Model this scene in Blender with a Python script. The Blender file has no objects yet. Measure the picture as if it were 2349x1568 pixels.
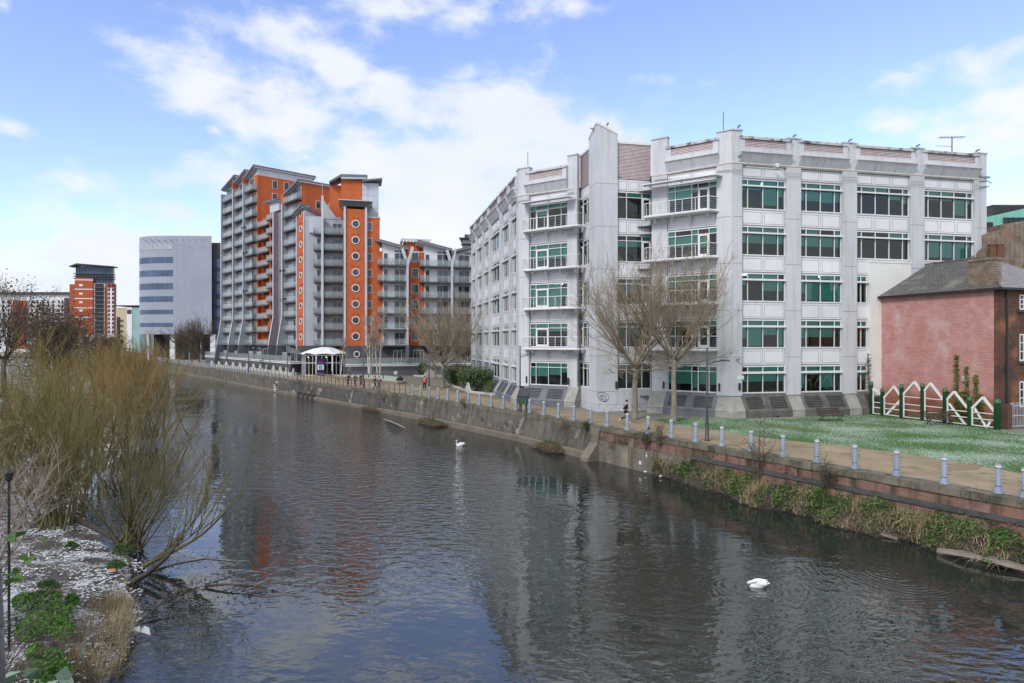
import bpy, math, random
import numpy as np
from mathutils import Vector, Matrix
R = math.radians
SC = bpy.context.scene
COL = SC.collection
rnd = random.Random(7)
# ------------------------------------------------------------------ camera
EYE = 6.2                                   # metres above the riverside path
FP = 1475.0                                 # focal length in units of a 2349 wide picture
cd = bpy.data.cameras.new("camera")
cam = bpy.data.objects.new("camera", cd)
COL.objects.link(cam)
cam.location = (0, 0, EYE)
cam.rotation_euler = (R(90), 0, 0)
cd.sensor_width = 36
cd.lens = 36 * FP / 2349
cd.clip_start = 0.1
cd.clip_end = 6000
SC.camera = cam
SC.view_settings.view_transform = 'Standard'
SC.view_settings.look = 'None'
SC.view_settings.exposure = 0.95
SC.view_settings.gamma = 1
SC.view_settings.use_curve_mapping = False
SC.render.engine = 'CYCLES'
SC.cycles.use_denoising = True
SC.cycles.max_bounces = 7
SC.cycles.transparent_max_bounces = 12
SC.cycles.caustics_reflective = False
SC.cycles.caustics_refractive = False
SC.cycles.sample_clamp_indirect = 4
# ------------------------------------------------------------------ sun and sky
SUN_EL, SUN_AZ = R(38), R(215)              # azimuth clockwise from +Y
sd = bpy.data.lights.new("sun", 'SUN')
sd.energy = 1.2
sd.angle = R(14)
sd.color = (1.0, 0.95, 0.88)
so = bpy.data.objects.new("sun", sd)
COL.objects.link(so)
so.location = (-60, -80, 90)
to_sun = Vector((math.sin(SUN_AZ) * math.cos(SUN_EL), math.cos(SUN_AZ) * math.cos(SUN_EL), math.sin(SUN_EL)))
so.rotation_euler = to_sun.to_track_quat('Z', 'Y').to_euler()

world = bpy.data.worlds.new("World")
SC.world = world
world.use_nodes = True
def build_sky():
    nt = world.node_tree
    N, L = nt.nodes, nt.links
    N.clear()
    out = N.new('ShaderNodeOutputWorld')
    sky = N.new('ShaderNodeTexSky')
    sky.sky_type = 'NISHITA'
    sky.sun_disc = False
    sky.sun_elevation = SUN_EL
    sky.sun_rotation = SUN_AZ
    sky.air_density = 1.0
    sky.dust_density = 0.6
    sky.ozone_density = 1.6
    bg = N.new('ShaderNodeBackground')
    bg.inputs[1].default_value = 0.14
    hs = N.new('ShaderNodeHueSaturation')
    hs.inputs['Hue'].default_value = 0.508
    hs.inputs['Saturation'].default_value = 0.94
    hs.inputs['Value'].default_value = 1.0
    L.new(sky.outputs[0], hs.inputs['Color'])
    tint = N.new('ShaderNodeMix'); tint.data_type = 'RGBA'; tint.blend_type = 'MULTIPLY'; tint.inputs[0].default_value = 1
    L.new(hs.outputs[0], tint.inputs[6]); tint.inputs[7].default_value = (.90, .925, 1.06, 1)
    L.new(tint.outputs[2], bg.inputs[0])
    bc = N.new('ShaderNodeBackground')
    bc.inputs[1].default_value = 0.52
    mix = N.new('ShaderNodeMixShader')
    L.new(bg.outputs[0], mix.inputs[1])
    L.new(bc.outputs[0], mix.inputs[2])
    L.new(mix.outputs[0], out.inputs[0])
    tc = N.new('ShaderNodeTexCoord')
    sp = N.new('ShaderNodeSeparateXYZ')
    L.new(tc.outputs['Generated'], sp.inputs[0])
    def M(op, a, b=None, c=None, clamp=False):
        n = N.new('ShaderNodeMath')
        n.operation = op
        n.use_clamp = clamp
        for i, v in enumerate((a, b, c)):
            if v is None: continue
            if isinstance(v, (int, float)): n.inputs[i].default_value = v
            else: L.new(v, n.inputs[i])
        return n.outputs[0]
    az = M('ARCTAN2', sp.outputs[0], sp.outputs[1])
    el = M('ARCSINE', sp.outputs[2])
    cv = N.new('ShaderNodeCombineXYZ')
    L.new(az, cv.inputs[0]); L.new(el, cv.inputs[1])
    def noise(scale, vec, detail=6, rough=0.55, dist=0.0):
        n = N.new('ShaderNodeTexNoise')
        n.inputs['Scale'].default_value = scale
        n.inputs['Detail'].default_value = detail
        n.inputs['Roughness'].default_value = rough
        n.inputs['Distortion'].default_value = dist
        L.new(vec, n.inputs['Vector'])
        return n.outputs[0]
    mp = N.new('ShaderNodeMapping')
    mp.inputs['Scale'].default_value = (1.0, 1.75, 1.0)
    mp.inputs['Location'].default_value = (0.35, 0.2, 0)
    L.new(cv.outputs[0], mp.inputs[0])
    nz = noise(6.5, mp.outputs[0], 9, 0.56, 0.15)
    nb = noise(2.2, mp.outputs[0], 3, 0.5)
    fine = noise(20.0, mp.outputs[0], 5, 0.6)
    # cloud masses, as directions: centre and half size in the units of a 2349 x 1568 picture
    blobs = [(600, 205, 270, 125, 1), (650, 110, 170, 70, .95), (470, 205, 150, 85, .9), (760, 165, 120, 80, .8), (720, 265, 120, 60, .8),
             (1130, 275, 330, 95, 1), (900, 225, 150, 60, .85), (1340, 300, 150, 70, .8), (830, 310, 150, 45, .8), (1060, 165, 90, 38, .75), (1010, 420, 480, 170, 1.05),
             (1050, 560, 620, 170, 1.0), (960, 30, 190, 62, .95), (1290, 20, 300, 45, .55), (700, 362, 62, 25, .8),
             (490, 298, 46, 28, .7), (25, 292, 90, 32, .65), (260, 590, 330, 95, .85), (80, 680, 420, 90, .9), (430, 490, 220, 55, .6), (2240, 150, 210, 110, .62),
             (2280, 310, 210, 130, .85), (2050, 285, 120, 45, .6), (2000, 440, 500, 160, .6), (10, 10, 60, 50, .5)]
    best = None
    for px, py, sx, sy, w in blobs:
        a0 = math.atan((px - 1174.5) / FP)
        e0 = math.atan((784 - py) / FP * math.cos(a0))
        sa, se = sx / FP * math.cos(a0) ** 2, sy / FP * math.cos(a0)
        v = N.new('ShaderNodeVectorMath'); v.operation = 'SUBTRACT'
        L.new(cv.outputs[0], v.inputs[0]); v.inputs[1].default_value = (a0, e0, 0)
        s = N.new('ShaderNodeVectorMath'); s.operation = 'MULTIPLY'
        L.new(v.outputs[0], s.inputs[0]); s.inputs[1].default_value = (1 / sa, 1 / se, 0)
        ln = N.new('ShaderNodeVectorMath'); ln.operation = 'LENGTH'
        L.new(s.outputs[0], ln.inputs[0])
        d = M('SUBTRACT', 1.25 * w, M('MULTIPLY', ln.outputs['Value'], 1.0))
        best = d if best is None else M('MAXIMUM', best, d)
    # elsewhere: loose clouds all around for other views, and an overhead bank added to brighten reflections
    away = M('MULTIPLY', M('SUBTRACT', M('ABSOLUTE', az), 0.75), 3.0, clamp=True)
    up = M('MULTIPLY', M('SUBTRACT', el, 0.44), 8.0, clamp=True)
    loose = M('SUBTRACT', M('MULTIPLY', M('MAXIMUM', M('MULTIPLY', away, 0.85), up), 4.0), 2.6)
    best = M('MAXIMUM', M('MAXIMUM', best, loose), -1.0)
    low = M('ADD', M('MULTIPLY', M('MAXIMUM', M('SUBTRACT', 0.24, el), 0.0), 1.2), M('MULTIPLY', M('MAXIMUM', M('SUBTRACT', 0.12, el), 0.0), 10.0))
    best = M('ADD', best, M('MAXIMUM', low, 0.0))
    val = M('ADD', M('ADD', M('MULTIPLY', best, 0.62), M('MULTIPLY', M('SUBTRACT', nz, 0.5), 2.3)), M('MULTIPLY', M('SUBTRACT', fine, 0.5), 0.35))
    mr = N.new('ShaderNodeMapRange'); mr.interpolation_type = 'SMOOTHSTEP'
    L.new(val, mr.inputs[0])
    mr.inputs[1].default_value = 0.0; mr.inputs[2].default_value = 0.62
    mr.inputs[3].default_value = 0.0; mr.inputs[4].default_value = 0.96
    L.new(mr.outputs[0], mix.inputs[0])
    ramp = N.new('ShaderNodeValToRGB')
    ramp.color_ramp.elements[0].position = 0.3; ramp.color_ramp.elements[0].color = (0.74, 0.83, 0.98, 1)
    ramp.color_ramp.elements[1].position = 0.62; ramp.color_ramp.elements[1].color = (0.97, 0.985, 1.0, 1)
    sh = M('ADD', M('MULTIPLY', nb, 0.55), M('MULTIPLY', nz, 0.45))
    L.new(sh, ramp.inputs[0])
    L.new(ramp.outputs[0], bc.inputs[0])
build_sky()

# ------------------------------------------------------------------ materials
MATS = {}
def mat(name, color=(.5, .5, .5), rough=.6, color2=None, scale=3.0, stretch=(1, 1, 1), metal=0.0, bump=0.0, bscale=None, spec=.5,
        lo=.35, hi=.65, streak=None, streak_amt=.5, detail=6, spots=None, alpha=None, vary=0.0):
    """procedural surface: two colours mixed by noise, optional vertical streaks, spots and bump"""
    m = bpy.data.materials.new(name); MATS[name] = m
    m.use_nodes = True
    nt = m.node_tree; N, L = nt.nodes, nt.links
    b = N['Principled BSDF']
    b.inputs['Base Color'].default_value = (*color, 1)
    b.inputs['Roughness'].default_value = rough
    b.inputs['Metallic'].default_value = metal
    b.inputs['Specular IOR Level'].default_value = spec
    tc = N.new('ShaderNodeTexCoord')
    def nz(sc, st=(1, 1, 1), det=detail, rg=.6):
        mp = N.new('ShaderNodeMapping'); mp.inputs['Scale'].default_value = st
        L.new(tc.outputs['Object'], mp.inputs[0])
        n = N.new('ShaderNodeTexNoise'); n.inputs['Scale'].default_value = sc
        n.inputs['Detail'].default_value = det; n.inputs['Roughness'].default_value = rg
        L.new(mp.outputs[0], n.inputs['Vector'])
        return n.outputs[0]
    def rng(v, a, bb):
        r = N.new('ShaderNodeMapRange'); r.clamp = True
        L.new(v, r.inputs[0]); r.inputs[1].default_value = a; r.inputs[2].default_value = bb
        return r.outputs[0]
    def mixc(fac, a, bcol):
        x = N.new('ShaderNodeMix'); x.data_type = 'RGBA'
        L.new(fac, x.inputs[0])
        for i, c in ((6, a), (7, bcol)):
            if isinstance(c, tuple): x.inputs[i].default_value = (*c, 1)
            else: L.new(c, x.inputs[i])
        return x.outputs[2]
    cur = color
    if color2 is not None:
        cur = mixc(rng(nz(scale, stretch), lo, hi), color, color2)
    if spots is not None:      # (colour, scale, threshold, width)
        cur = mixc(rng(nz(spots[1], det=4), spots[2], spots[2] + spots[3]), cur, spots[0])
    if streak is not None:
        f = rng(nz(1.0, (2.2, 2.2, .13), 7, .65), .5, .5 + .35 / max(streak_amt, .05))
        cur = mixc(f, cur, streak)
    if vary:
        oi = N.new('ShaderNodeObjectInfo'); r = N.new('ShaderNodeMapRange'); L.new(oi.outputs['Random'], r.inputs[0]); r.inputs[3].default_value = 1 - vary; r.inputs[4].default_value = 1 + vary * .6
        x = N.new('ShaderNodeVectorMath'); x.operation = 'SCALE'; L.new(cur, x.inputs[0]); L.new(r.outputs[0], x.inputs['Scale']); cur = x.outputs[0]
    if not isinstance(cur, tuple): L.new(cur, b.inputs['Base Color'])
    if bump:
        bp = N.new('ShaderNodeBump'); bp.inputs['Strength'].default_value = bump; bp.inputs['Distance'].default_value = .05
        L.new(nz(bscale or scale * 4), bp.inputs['Height'])
        L.new(bp.outputs[0], b.inputs['Normal'])
    return m
def brickmat(name, ang, c1, c2, mortar, w=.23, h=.075, gap=.012, c3=None, pale=None, rough=.85, stain=None, var=1.2):
    """bricks laid along the horizontal direction ANG (radians, world)"""
    m = bpy.data.materials.new(name); MATS[name] = m
    m.use_nodes = True
    nt = m.node_tree; N, L = nt.nodes, nt.links
    b = N['Principled BSDF']; b.inputs['Roughness'].default_value = rough
    tc = N.new('ShaderNodeTexCoord')
    d = N.new('ShaderNodeVectorMath'); d.operation = 'DOT_PRODUCT'
    L.new(tc.outputs['Object'], d.inputs[0]); d.inputs[1].default_value = (math.cos(ang), math.sin(ang), 0)
    s = N.new('ShaderNodeSeparateXYZ'); L.new(tc.outputs['Object'], s.inputs[0])
    c = N.new('ShaderNodeCombineXYZ'); L.new(d.outputs['Value'], c.inputs[0]); L.new(s.outputs[2], c.inputs[1])
    br = N.new('ShaderNodeTexBrick')
    br.inputs['Scale'].default_value = 1; br.inputs['Brick Width'].default_value = w; br.inputs['Row Height'].default_value = h
    br.inputs['Mortar Size'].default_value = gap; br.inputs['Bias'].default_value = -.1
    br.inputs['Color1'].default_value = (*c1, 1); br.inputs['Color2'].default_value = (*c2, 1); br.inputs['Mortar'].default_value = (*mortar, 1)
    L.new(c.outputs[0], br.inputs['Vector'])
    cur = br.outputs['Color']
    def over(cur, col, sc, a, bb, st=(1, 1, 1), amt=1.0):
        mp = N.new('ShaderNodeMapping'); mp.inputs['Scale'].default_value = st; L.new(tc.outputs['Object'], mp.inputs[0])
        n = N.new('ShaderNodeTexNoise'); n.inputs['Scale'].default_value = sc; n.inputs['Detail'].default_value = 7; n.inputs['Roughness'].default_value = .62
        L.new(mp.outputs[0], n.inputs['Vector'])
        r = N.new('ShaderNodeMapRange'); L.new(n.outputs[0], r.inputs[0]); r.inputs[1].default_value = a; r.inputs[2].default_value = bb; r.inputs[4].default_value = amt
        x = N.new('ShaderNodeMix'); x.data_type = 'RGBA'; L.new(r.outputs[0], x.inputs[0]); L.new(cur, x.inputs[6]); x.inputs[7].default_value = (*col, 1)
        return x.outputs[2]
    if c3: cur = over(cur, c3, var, .42, .68, amt=.85)
    if pale: cur = over(cur, pale, .55, .54, .7, amt=.8)
    if stain: cur = over(cur, stain, 1.0, .46, .62, (2.0, 2.0, .22), .92)
    L.new(cur, b.inputs['Base Color'])
    bp = N.new('ShaderNodeBump'); bp.inputs['Strength'].default_value = .5; bp.inputs['Distance'].default_value = .02
    L.new(br.outputs['Fac'], bp.inputs['Height']); bp.invert = True
    L.new(bp.outputs[0], b.inputs['Normal'])
    return m
def glassmat(name, tint, ior=1.55, rough=.01, keep=0.0, body=(.02, .03, .03)):
    """window glass: tinted see-through plus a Fresnel reflection; KEEP is how much of a dark body it shows"""
    m = bpy.data.materials.new(name); MATS[name] = m
    m.use_nodes = True
    nt = m.node_tree; N, L = nt.nodes, nt.links
    N.clear()
    o = N.new('ShaderNodeOutputMaterial')
    t = N.new('ShaderNodeBsdfTransparent'); t.inputs[0].default_value = (*tint, 1)
    df = N.new('ShaderNodeBsdfDiffuse'); df.inputs[0].default_value = (*body, 1)
    g = N.new('ShaderNodeBsdfGlossy'); g.inputs['Roughness'].default_value = rough
    f = N.new('ShaderNodeFresnel'); f.inputs[0].default_value = ior
    m1 = N.new('ShaderNodeMixShader'); m1.inputs[0].default_value = keep
    L.new(t.outputs[0], m1.inputs[1]); L.new(df.outputs[0], m1.inputs[2])
    m2 = N.new('ShaderNodeMixShader'); L.new(f.outputs[0], m2.inputs[0])
    L.new(m1.outputs[0], m2.inputs[1]); L.new(g.outputs[0], m2.inputs[2])
    L.new(m2.outputs[0], o.inputs[0])
    tc = N.new('ShaderNodeTexCoord'); n = N.new('ShaderNodeTexNoise'); n.inputs['Scale'].default_value = .9; n.inputs['Detail'].default_value = 1
    L.new(tc.outputs['Object'], n.inputs['Vector'])
    bp = N.new('ShaderNodeBump'); bp.inputs['Strength'].default_value = .12; bp.inputs['Distance'].default_value = .03
    L.new(n.outputs[0], bp.inputs['Height']); L.new(bp.outputs[0], g.inputs['Normal'])
    return m
def glow(name, col, s):
    m = bpy.data.materials.new(name); MATS[name] = m
    m.use_nodes = True
    b = m.node_tree.nodes['Principled BSDF']
    b.inputs['Base Color'].default_value = (*col, 1)
    b.inputs['Emission Color'].default_value = (*col, 1); b.inputs['Emission Strength'].default_value = s
    return m

# ------------------------------------------------------------------ mesh helpers
class Fac:
    """a vertical plane: u runs left to right as one faces it, d stands out of it, v is up"""
    def __init__(s, o, dr):
        l = math.hypot(*dr)
        s.o = Vector((o[0], o[1])); s.d = Vector((dr[0] / l, dr[1] / l)); s.n = Vector((s.d.y, -s.d.x))
        s.ang = math.atan2(s.d.y, s.d.x)
    def p(s, u, d, v):
        q = s.o + s.d * u + s.n * d
        return (q.x, q.y, v)
    def u(s, px, d=0.0):
        b = (px - 1174.5) / FP
        o = s.o + s.n * d
        return (b * o.y - o.x) / (s.d.x - b * s.d.y)
    def off(s, u, d):
        q = s.o + s.d * u + s.n * d
        return Fac((q.x, q.y), (s.d.x, s.d.y))
WORLD = Fac((0, 0), (1, 0))
def at(px, py, z=0.0):
    """the point at height z that the photograph shows at (px, py)"""
    y = FP * (EYE - z) / (py - 784)
    return Vector(((px - 1174.5) / FP * y, y, z))
class MB:
    def __init__(s): s.v = []; s.f = []; s.m = []
    def face(s, pts, mi=0):
        i = len(s.v); s.v.extend(pts); s.f.append(tuple(range(i, i + len(pts)))); s.m.append(mi); return s
    def box(s, F, u0, u1, d0, d1, v0, v1, mi=0):
        if u0 > u1: u0, u1 = u1, u0
        if d0 > d1: d0, d1 = d1, d0
        if v0 > v1: v0, v1 = v1, v0
        i = len(s.v)
        s.v.extend(F.p(u, d, v) for u, d, v in ((u0, d1, v0), (u1, d1, v0), (u1, d0, v0), (u0, d0, v0), (u0, d1, v1), (u1, d1, v1), (u1, d0, v1), (u0, d0, v1)))
        for q in ((0, 1, 5, 4), (1, 2, 6, 5), (2, 3, 7, 6), (3, 0, 4, 7), (4, 5, 6, 7), (3, 2, 1, 0)):
            s.f.append(tuple(i + k for k in q)); s.m.append(mi)
        return s
    def xbox(s, x0, x1, y0, y1, z0, z1, mi=0):
        return s.box(WORLD, x0, x1, -y1, -y0, z0, z1, mi)
    def prism(s, bot, top, mi=0, caps=True):
        """side faces between two rings of points given counter-clockwise seen from above (or from outside)"""
        i, n = len(s.v), len(bot)
        s.v.extend(bot); s.v.extend(top)
        for k in range(n):
            s.f.append((i + k, i + (k + 1) % n, i + n + (k + 1) % n, i + n + k)); s.m.append(mi)
        if caps:
            s.f.append(tuple(i + n + k for k in range(n))); s.m.append(mi)
            s.f.append(tuple(i + n - 1 - k for k in range(n))); s.m.append(mi)
        return s
    def poly(s, pts2, z0, z1, mi=0):
        return s.prism([(x, y, z0) for x, y in pts2], [(x, y, z1) for x, y in pts2], mi)
    def profile(s, F, u0, u1, prof, mi=0):
        """a (d, v) outline, counter-clockwise seen from +u, run from u0 to u1"""
        return s.prism([F.p(u1, d, v) for d, v in prof], [F.p(u0, d, v) for d, v in prof], mi)
    def plate(s, F, outl, d0, d1, mi=0):
        """a (u, v) outline, counter-clockwise as one faces it, given thickness from d0 to d1"""
        return s.prism([F.p(u, d0, v) for u, v in outl], [F.p(u, d1, v) for u, v in outl], mi)
    def tube(s, pts, r, n=6, mi=0, cap=True):
        P = np.array(pts, float)
        if not hasattr(r, '__len__'): r = [r] * len(P)
        T = np.gradient(P, axis=0)
        T /= np.maximum(np.linalg.norm(T, axis=1, keepdims=True), 1e-9)
        ref = np.array((.31, .17, .93)) if abs(T[0] @ np.array((.31, .17, .93))) < .93 else np.array((.95, .2, .1))
        U = np.cross(T, ref); U /= np.maximum(np.linalg.norm(U, axis=1, keepdims=True), 1e-9)
        V = np.cross(T, U)
        i, k = len(s.v), len(P)
        a = np.arange(n) * 2 * math.pi / n
        rr = np.array(r, float)[:, None, None]
        ring = P[:, None, :] + rr * (np.cos(a)[None, :, None] * U[:, None, :] + np.sin(a)[None, :, None] * V[:, None, :])
        s.v.extend(map(tuple, ring.reshape(-1, 3)))
        for j in range(k - 1):
            for q in range(n):
                x, y = i + j * n + q, i + j * n + (q + 1) % n
                s.f.append((x, y, y + n, x + n)); s.m.append(mi)
        if cap and n > 3:
            s.f.append(tuple(i + n - 1 - q for q in range(n))); s.m.append(mi)
            s.f.append(tuple(i + (k - 1) * n + q for q in range(n))); s.m.append(mi)
        return s
    def lathe(s, c, prof, n=16, mi=0):
        i = len(s.v)
        for r, z in prof:
            for q in range(n):
                a = 2 * math.pi * q / n
                s.v.append((c[0] + r * math.cos(a), c[1] + r * math.sin(a), c[2] + z))
        for j in range(len(prof) - 1):
            for q in range(n):
                x, y = i + j * n + q, i + j * n + (q + 1) % n
                s.f.append((x, y, y + n, x + n)); s.m.append(mi)
        s.f.append(tuple(i + n - 1 - q for q in range(n))); s.m.append(mi)
        s.f.append(tuple(i + (len(prof) - 1) * n + q for q in range(n))); s.m.append(mi)
        return s
    def blob(s, c, rx, ry, rz, seed=0, amp=.0, nu=14, nv=9, mi=0, rot=0.0):
        i = len(s.v); g = random.Random(seed)
        ph = [g.uniform(0, 6.28) for _ in range(6)]
        for j in range(nv + 1):
            t = math.pi * j / nv
            for q in range(nu):
                a = 2 * math.pi * q / nu
                k = 1 + amp * (math.sin(3 * a + ph[0] + 2 * t) * .5 + math.sin(5 * a + ph[1] - 3 * t) * .3 + math.sin(2 * a + ph[2] + 4 * t) * .4)
                x, y, z = rx * k * math.sin(t) * math.cos(a), ry * k * math.sin(t) * math.sin(a), rz * k * math.cos(t)
                s.v.append((c[0] + x * math.cos(rot) - y * math.sin(rot), c[1] + x * math.sin(rot) + y * math.cos(rot), c[2] + z))
        for j in range(nv):
            for q in range(nu):
                x, y = i + j * nu + q, i + j * nu + (q + 1) % nu
                s.f.append((x, x + nu, y + nu, y)); s.m.append(mi)
        return s
    def build(s, name, mats, parent=None, smooth=False, loc=None):
        if not isinstance(mats, (list, tuple)): mats = [mats]
        base = Vector((0, 0, 0))
        o = parent
        while o is not None:
            base = base + o.location; o = o.parent
        if loc is not None: base = Vector(loc)
        me = bpy.data.meshes.new(name)
        A = np.array(s.v, float).reshape(-1, 3) - np.array(base)
        me.from_pydata(A.tolist(), [], s.f)
        for m in mats: me.materials.append(MATS[m] if isinstance(m, str) else m)
        if len(mats) > 1: me.polygons.foreach_set('material_index', s.m)
        if smooth: me.polygons.foreach_set('use_smooth', [True] * len(s.f))
        me.update()
        ob = bpy.data.objects.new(name, me)
        COL.objects.link(ob)
        if parent is not None: ob.parent = parent
        elif loc is not None: ob.location = loc
        return ob
def tag(o, label=None, cat=None, group=None, kind=None):
    if label: o['label'] = label
    if cat: o['category'] = cat
    if group: o['group'] = group
    if kind: o['kind'] = kind
    return o
def thing(name, label, cat, loc=(0, 0, 0), group=None):
    o = bpy.data.objects.new(name, None)
    o.empty_display_size = .3
    COL.objects.link(o); o.location = loc
    return tag(o, label, cat, group)
def dup(o, parent=None, loc=None, rz=None, label=None):
    c = o.copy(); COL.objects.link(c); c.parent = parent
    if loc is not None: c.location = loc
    if rz is not None: c.rotation_euler = (0, 0, rz)
    if label: c['label'] = label
    for ch in [x for x in o.children]:
        dup(ch, c)
    return c
# ------------------------------------------------------------------ the stuff things are made of
mat('panel', (.585, .60, .645), .45, (.515, .53, .57), .6, streak=(.30, .30, .285), streak_amt=.85, lo=.3, hi=.75, vary=.06)
mat('white_panel', (.76, .775, .82), .35, (.69, .705, .74), .5, streak=(.5, .5, .48), streak_amt=.3, vary=.06)
mat('white_paint', (.78, .78, .80), .35, (.68, .68, .69), 2.0)
mat('frame_white', (.72, .73, .75), .35)
mat('coping_worn', (.52, .52, .54), .6, (.10, .10, .09), 1.6, lo=.5, hi=.62)
mat('seam', (.12, .12, .14), .7)
mat('pipe_paint', (.48, .42, .38), .5, (.62, .58, .55), 3)
mat('louvre', (.52, .42, .42), .5, (.60, .51, .53), 2.0)
mat('louvre_back', (.04, .035, .04), .8)
mat('plinth_slate', (.11, .12, .15), .55, (.16, .17, .20), 1.2, streak=(.05, .05, .055), streak_amt=.6, bump=.15)
mat('plinth_worn', (.14, .14, .13), .8, (.07, .07, .075), 1.4, streak=(.16, .17, .09), streak_amt=.8, bump=.2)
mat('plinth_concrete', (.36, .35, .33), .8, (.26, .26, .24), 1.6, streak=(.17, .19, .10), streak_amt=.5, bump=.2)
mat('vent_metal', (.035, .03, .03), .6, (.02, .018, .018), 4)
mat('blind', (.84, .88, .86), .8, (.78, .82, .81), .7)
mat('room_dark', (.10, .155, .15), .9, (.05, .08, .08), .5)
mat('room_floor', (.10, .10, .10), .9)
mat('ceiling', (.5, .52, .52), .9)
mat('desk', (.55, .55, .52), .6)
mat('monitor', (.02, .02, .025), .3)
mat('furniture', (.35, .30, .22), .7, (.12, .14, .16), .8)
mat('yellow_cloth', (.55, .60, .03), .8)
mat('door_dark', (.03, .04, .045), .3)
mat('paper', (.65, .75, .78), .7)
glassmat('office_glass', (.38, .80, .72), 1.75)
glassmat('clear_glass', (.82, .88, .88), 1.5)
glassmat('rail_glass', (.70, .80, .82), 1.6, keep=.38, body=(.42, .49, .53))
glassmat('flat_glass', (.62, .70, .76), 1.75)
glassmat('dim_glass', (.30, .34, .38), 1.6)
glassmat('blue_glass', (.30, .42, .58), 1.9)
glow('lamp_glow', (1.0, .93, .75), 4.5)
glow('strip_glow', (.95, .97, 1.0), 2.2)
glow('amber_glow', (1.0, .6, .2), 6.0)
mat('blue_glass_solid', (.05, .08, .15), .12, (.09, .14, .24), .15)
mat('green_glass_solid', (.20, .34, .32), .15, (.30, .46, .44), .12)
mat('graffiti', (.06, .02, .18), .6)
mat('black_metal', (.02, .02, .022), .45)
mat('dark_paint', (.045, .05, .06), .45, (.03, .033, .04), 4)
mat('grey_metal', (.33, .34, .36), .4, (.25, .26, .28), 4, metal=.5)
mat('steel', (.55, .56, .58), .35, metal=.8)
mat('green_box', (.035, .075, .062), .5, (.025, .055, .045), 3)
mat('orange_render', (.54, .125, .035), .8, (.44, .10, .03), .8, streak=(.26, .055, .025), streak_amt=.35, bump=.1, bscale=14)
brickmat('orange_brick', 0.75, (.50, .105, .03), (.40, .08, .026), (.36, .10, .05), h=.11, w=.33, c3=(.40, .075, .025))
mat('clad_grey', (.43, .445, .49), .4, (.37, .385, .43), .35, streak=(.27, .28, .32), streak_amt=.3, metal=.15)
mat('tower_clad', (.33, .36, .44), .4, (.28, .31, .39), .1)
mat('clad_light', (.55, .575, .63), .38, (.46, .49, .55), .4, metal=.15)
mat('clad_violet', (.30, .27, .32), .4, (.26, .235, .28), .4, metal=.15)
mat('roof_metal', (.19, .185, .20), .45, (.14, .14, .155), .7, metal=.3)
mat('balcony_deck', (.16, .16, .175), .6, (.11, .11, .12), 1.5)
mat('base_brick', (.085, .088, .105), .75, (.06, .062, .075), 1.2, stretch=(1, 1, 6), bump=.15)
mat('base_band', (.13, .14, .17), .7, (.11, .115, .14), 1)
mat('curtain', (.55, .57, .58), .9, (.42, .44, .46), 1.4, stretch=(4, 4, .3))
mat('curtain_dark', (.12, .12, .13), .9, (.25, .25, .25), 1.1, stretch=(3, 3, .3))
mat('tent_cloth', (.80, .82, .85), .6, (.72, .74, .78), 1.5)
mat('poster_blue', (.012, .016, .09), .4)
mat('poster_light', (.30, .42, .60), .5, (.65, .72, .8), 1.6)
mat('poster_red', (.35, .03, .05), .5)
mat('wall_white', (.76, .76, .74), .85, (.68, .68, .66), .45, streak=(.5, .48, .43), streak_amt=.45)
mat('cream', (.55, .47, .34), .8, (.48, .40, .29), 1)
mat('pale_stone', (.60, .56, .46), .85, (.50, .46, .37), 1)
mat('copper_green', (.16, .42, .34), .55, (.22, .50, .42), .8, streak=(.10, .30, .25), streak_amt=.5)
brickmat('slate', math.atan2(-9.93, 3.2), (.17, .16, .155), (.095, .09, .095), (.04, .038, .038), w=.36, h=.12, gap=.018, c3=(.075, .07, .07), pale=(.25, .235, .19), var=2.0, rough=.7)
brickmat('slate_pale', .31, (.33, .31, .32), (.22, .21, .22), (.09, .085, .09), w=.36, h=.12, gap=.018, c3=(.17, .16, .165), rough=.6)
brickmat('pink_brick', 0, (.56, .265, .24), (.46, .195, .175), (.30, .16, .15), w=.33, h=.11, gap=.018, c3=(.52, .30, .29), pale=(.56, .41, .41), stain=None)
def worn_foot(m, col):
    nt = m.node_tree; N, L = nt.nodes, nt.links; b = N['Principled BSDF']
    src = b.inputs['Base Color'].links[0].from_socket
    tc = N.new('ShaderNodeTexCoord'); s = N.new('ShaderNodeSeparateXYZ'); L.new(tc.outputs['Object'], s.inputs[0])
    n = N.new('ShaderNodeTexNoise'); n.inputs['Scale'].default_value = .8; n.inputs['Detail'].default_value = 6; L.new(tc.outputs['Object'], n.inputs['Vector'])
    a = N.new('ShaderNodeMath'); a.operation = 'MULTIPLY_ADD'; L.new(n.outputs[0], a.inputs[0]); a.inputs[1].default_value = 3.2; L.new(s.outputs[2], a.inputs[2])
    r = N.new('ShaderNodeMapRange'); L.new(a.outputs[0], r.inputs[0]); r.inputs[1].default_value = 4.3; r.inputs[2].default_value = 3.2; r.inputs[4].default_value = .85
    x = N.new('ShaderNodeMix'); x.data_type = 'RGBA'; L.new(r.outputs[0], x.inputs[0]); L.new(src, x.inputs[6]); x.inputs[7].default_value = (*col, 1)
    L.new(x.outputs[2], b.inputs['Base Color'])
worn_foot(MATS['pink_brick'], (.30, .11, .065))
brickmat('soot_brick', 0, (.20, .075, .04), (.10, .045, .03), (.06, .045, .04), c3=(.035, .028, .028), pale=(.36, .15, .085), var=.9)
brickmat('old_brick', 0, (.20, .125, .075), (.12, .075, .05), (.30, .265, .22), w=.26, h=.095, gap=.02, c3=(.07, .05, .04), pale=(.24, .13, .085))
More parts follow.
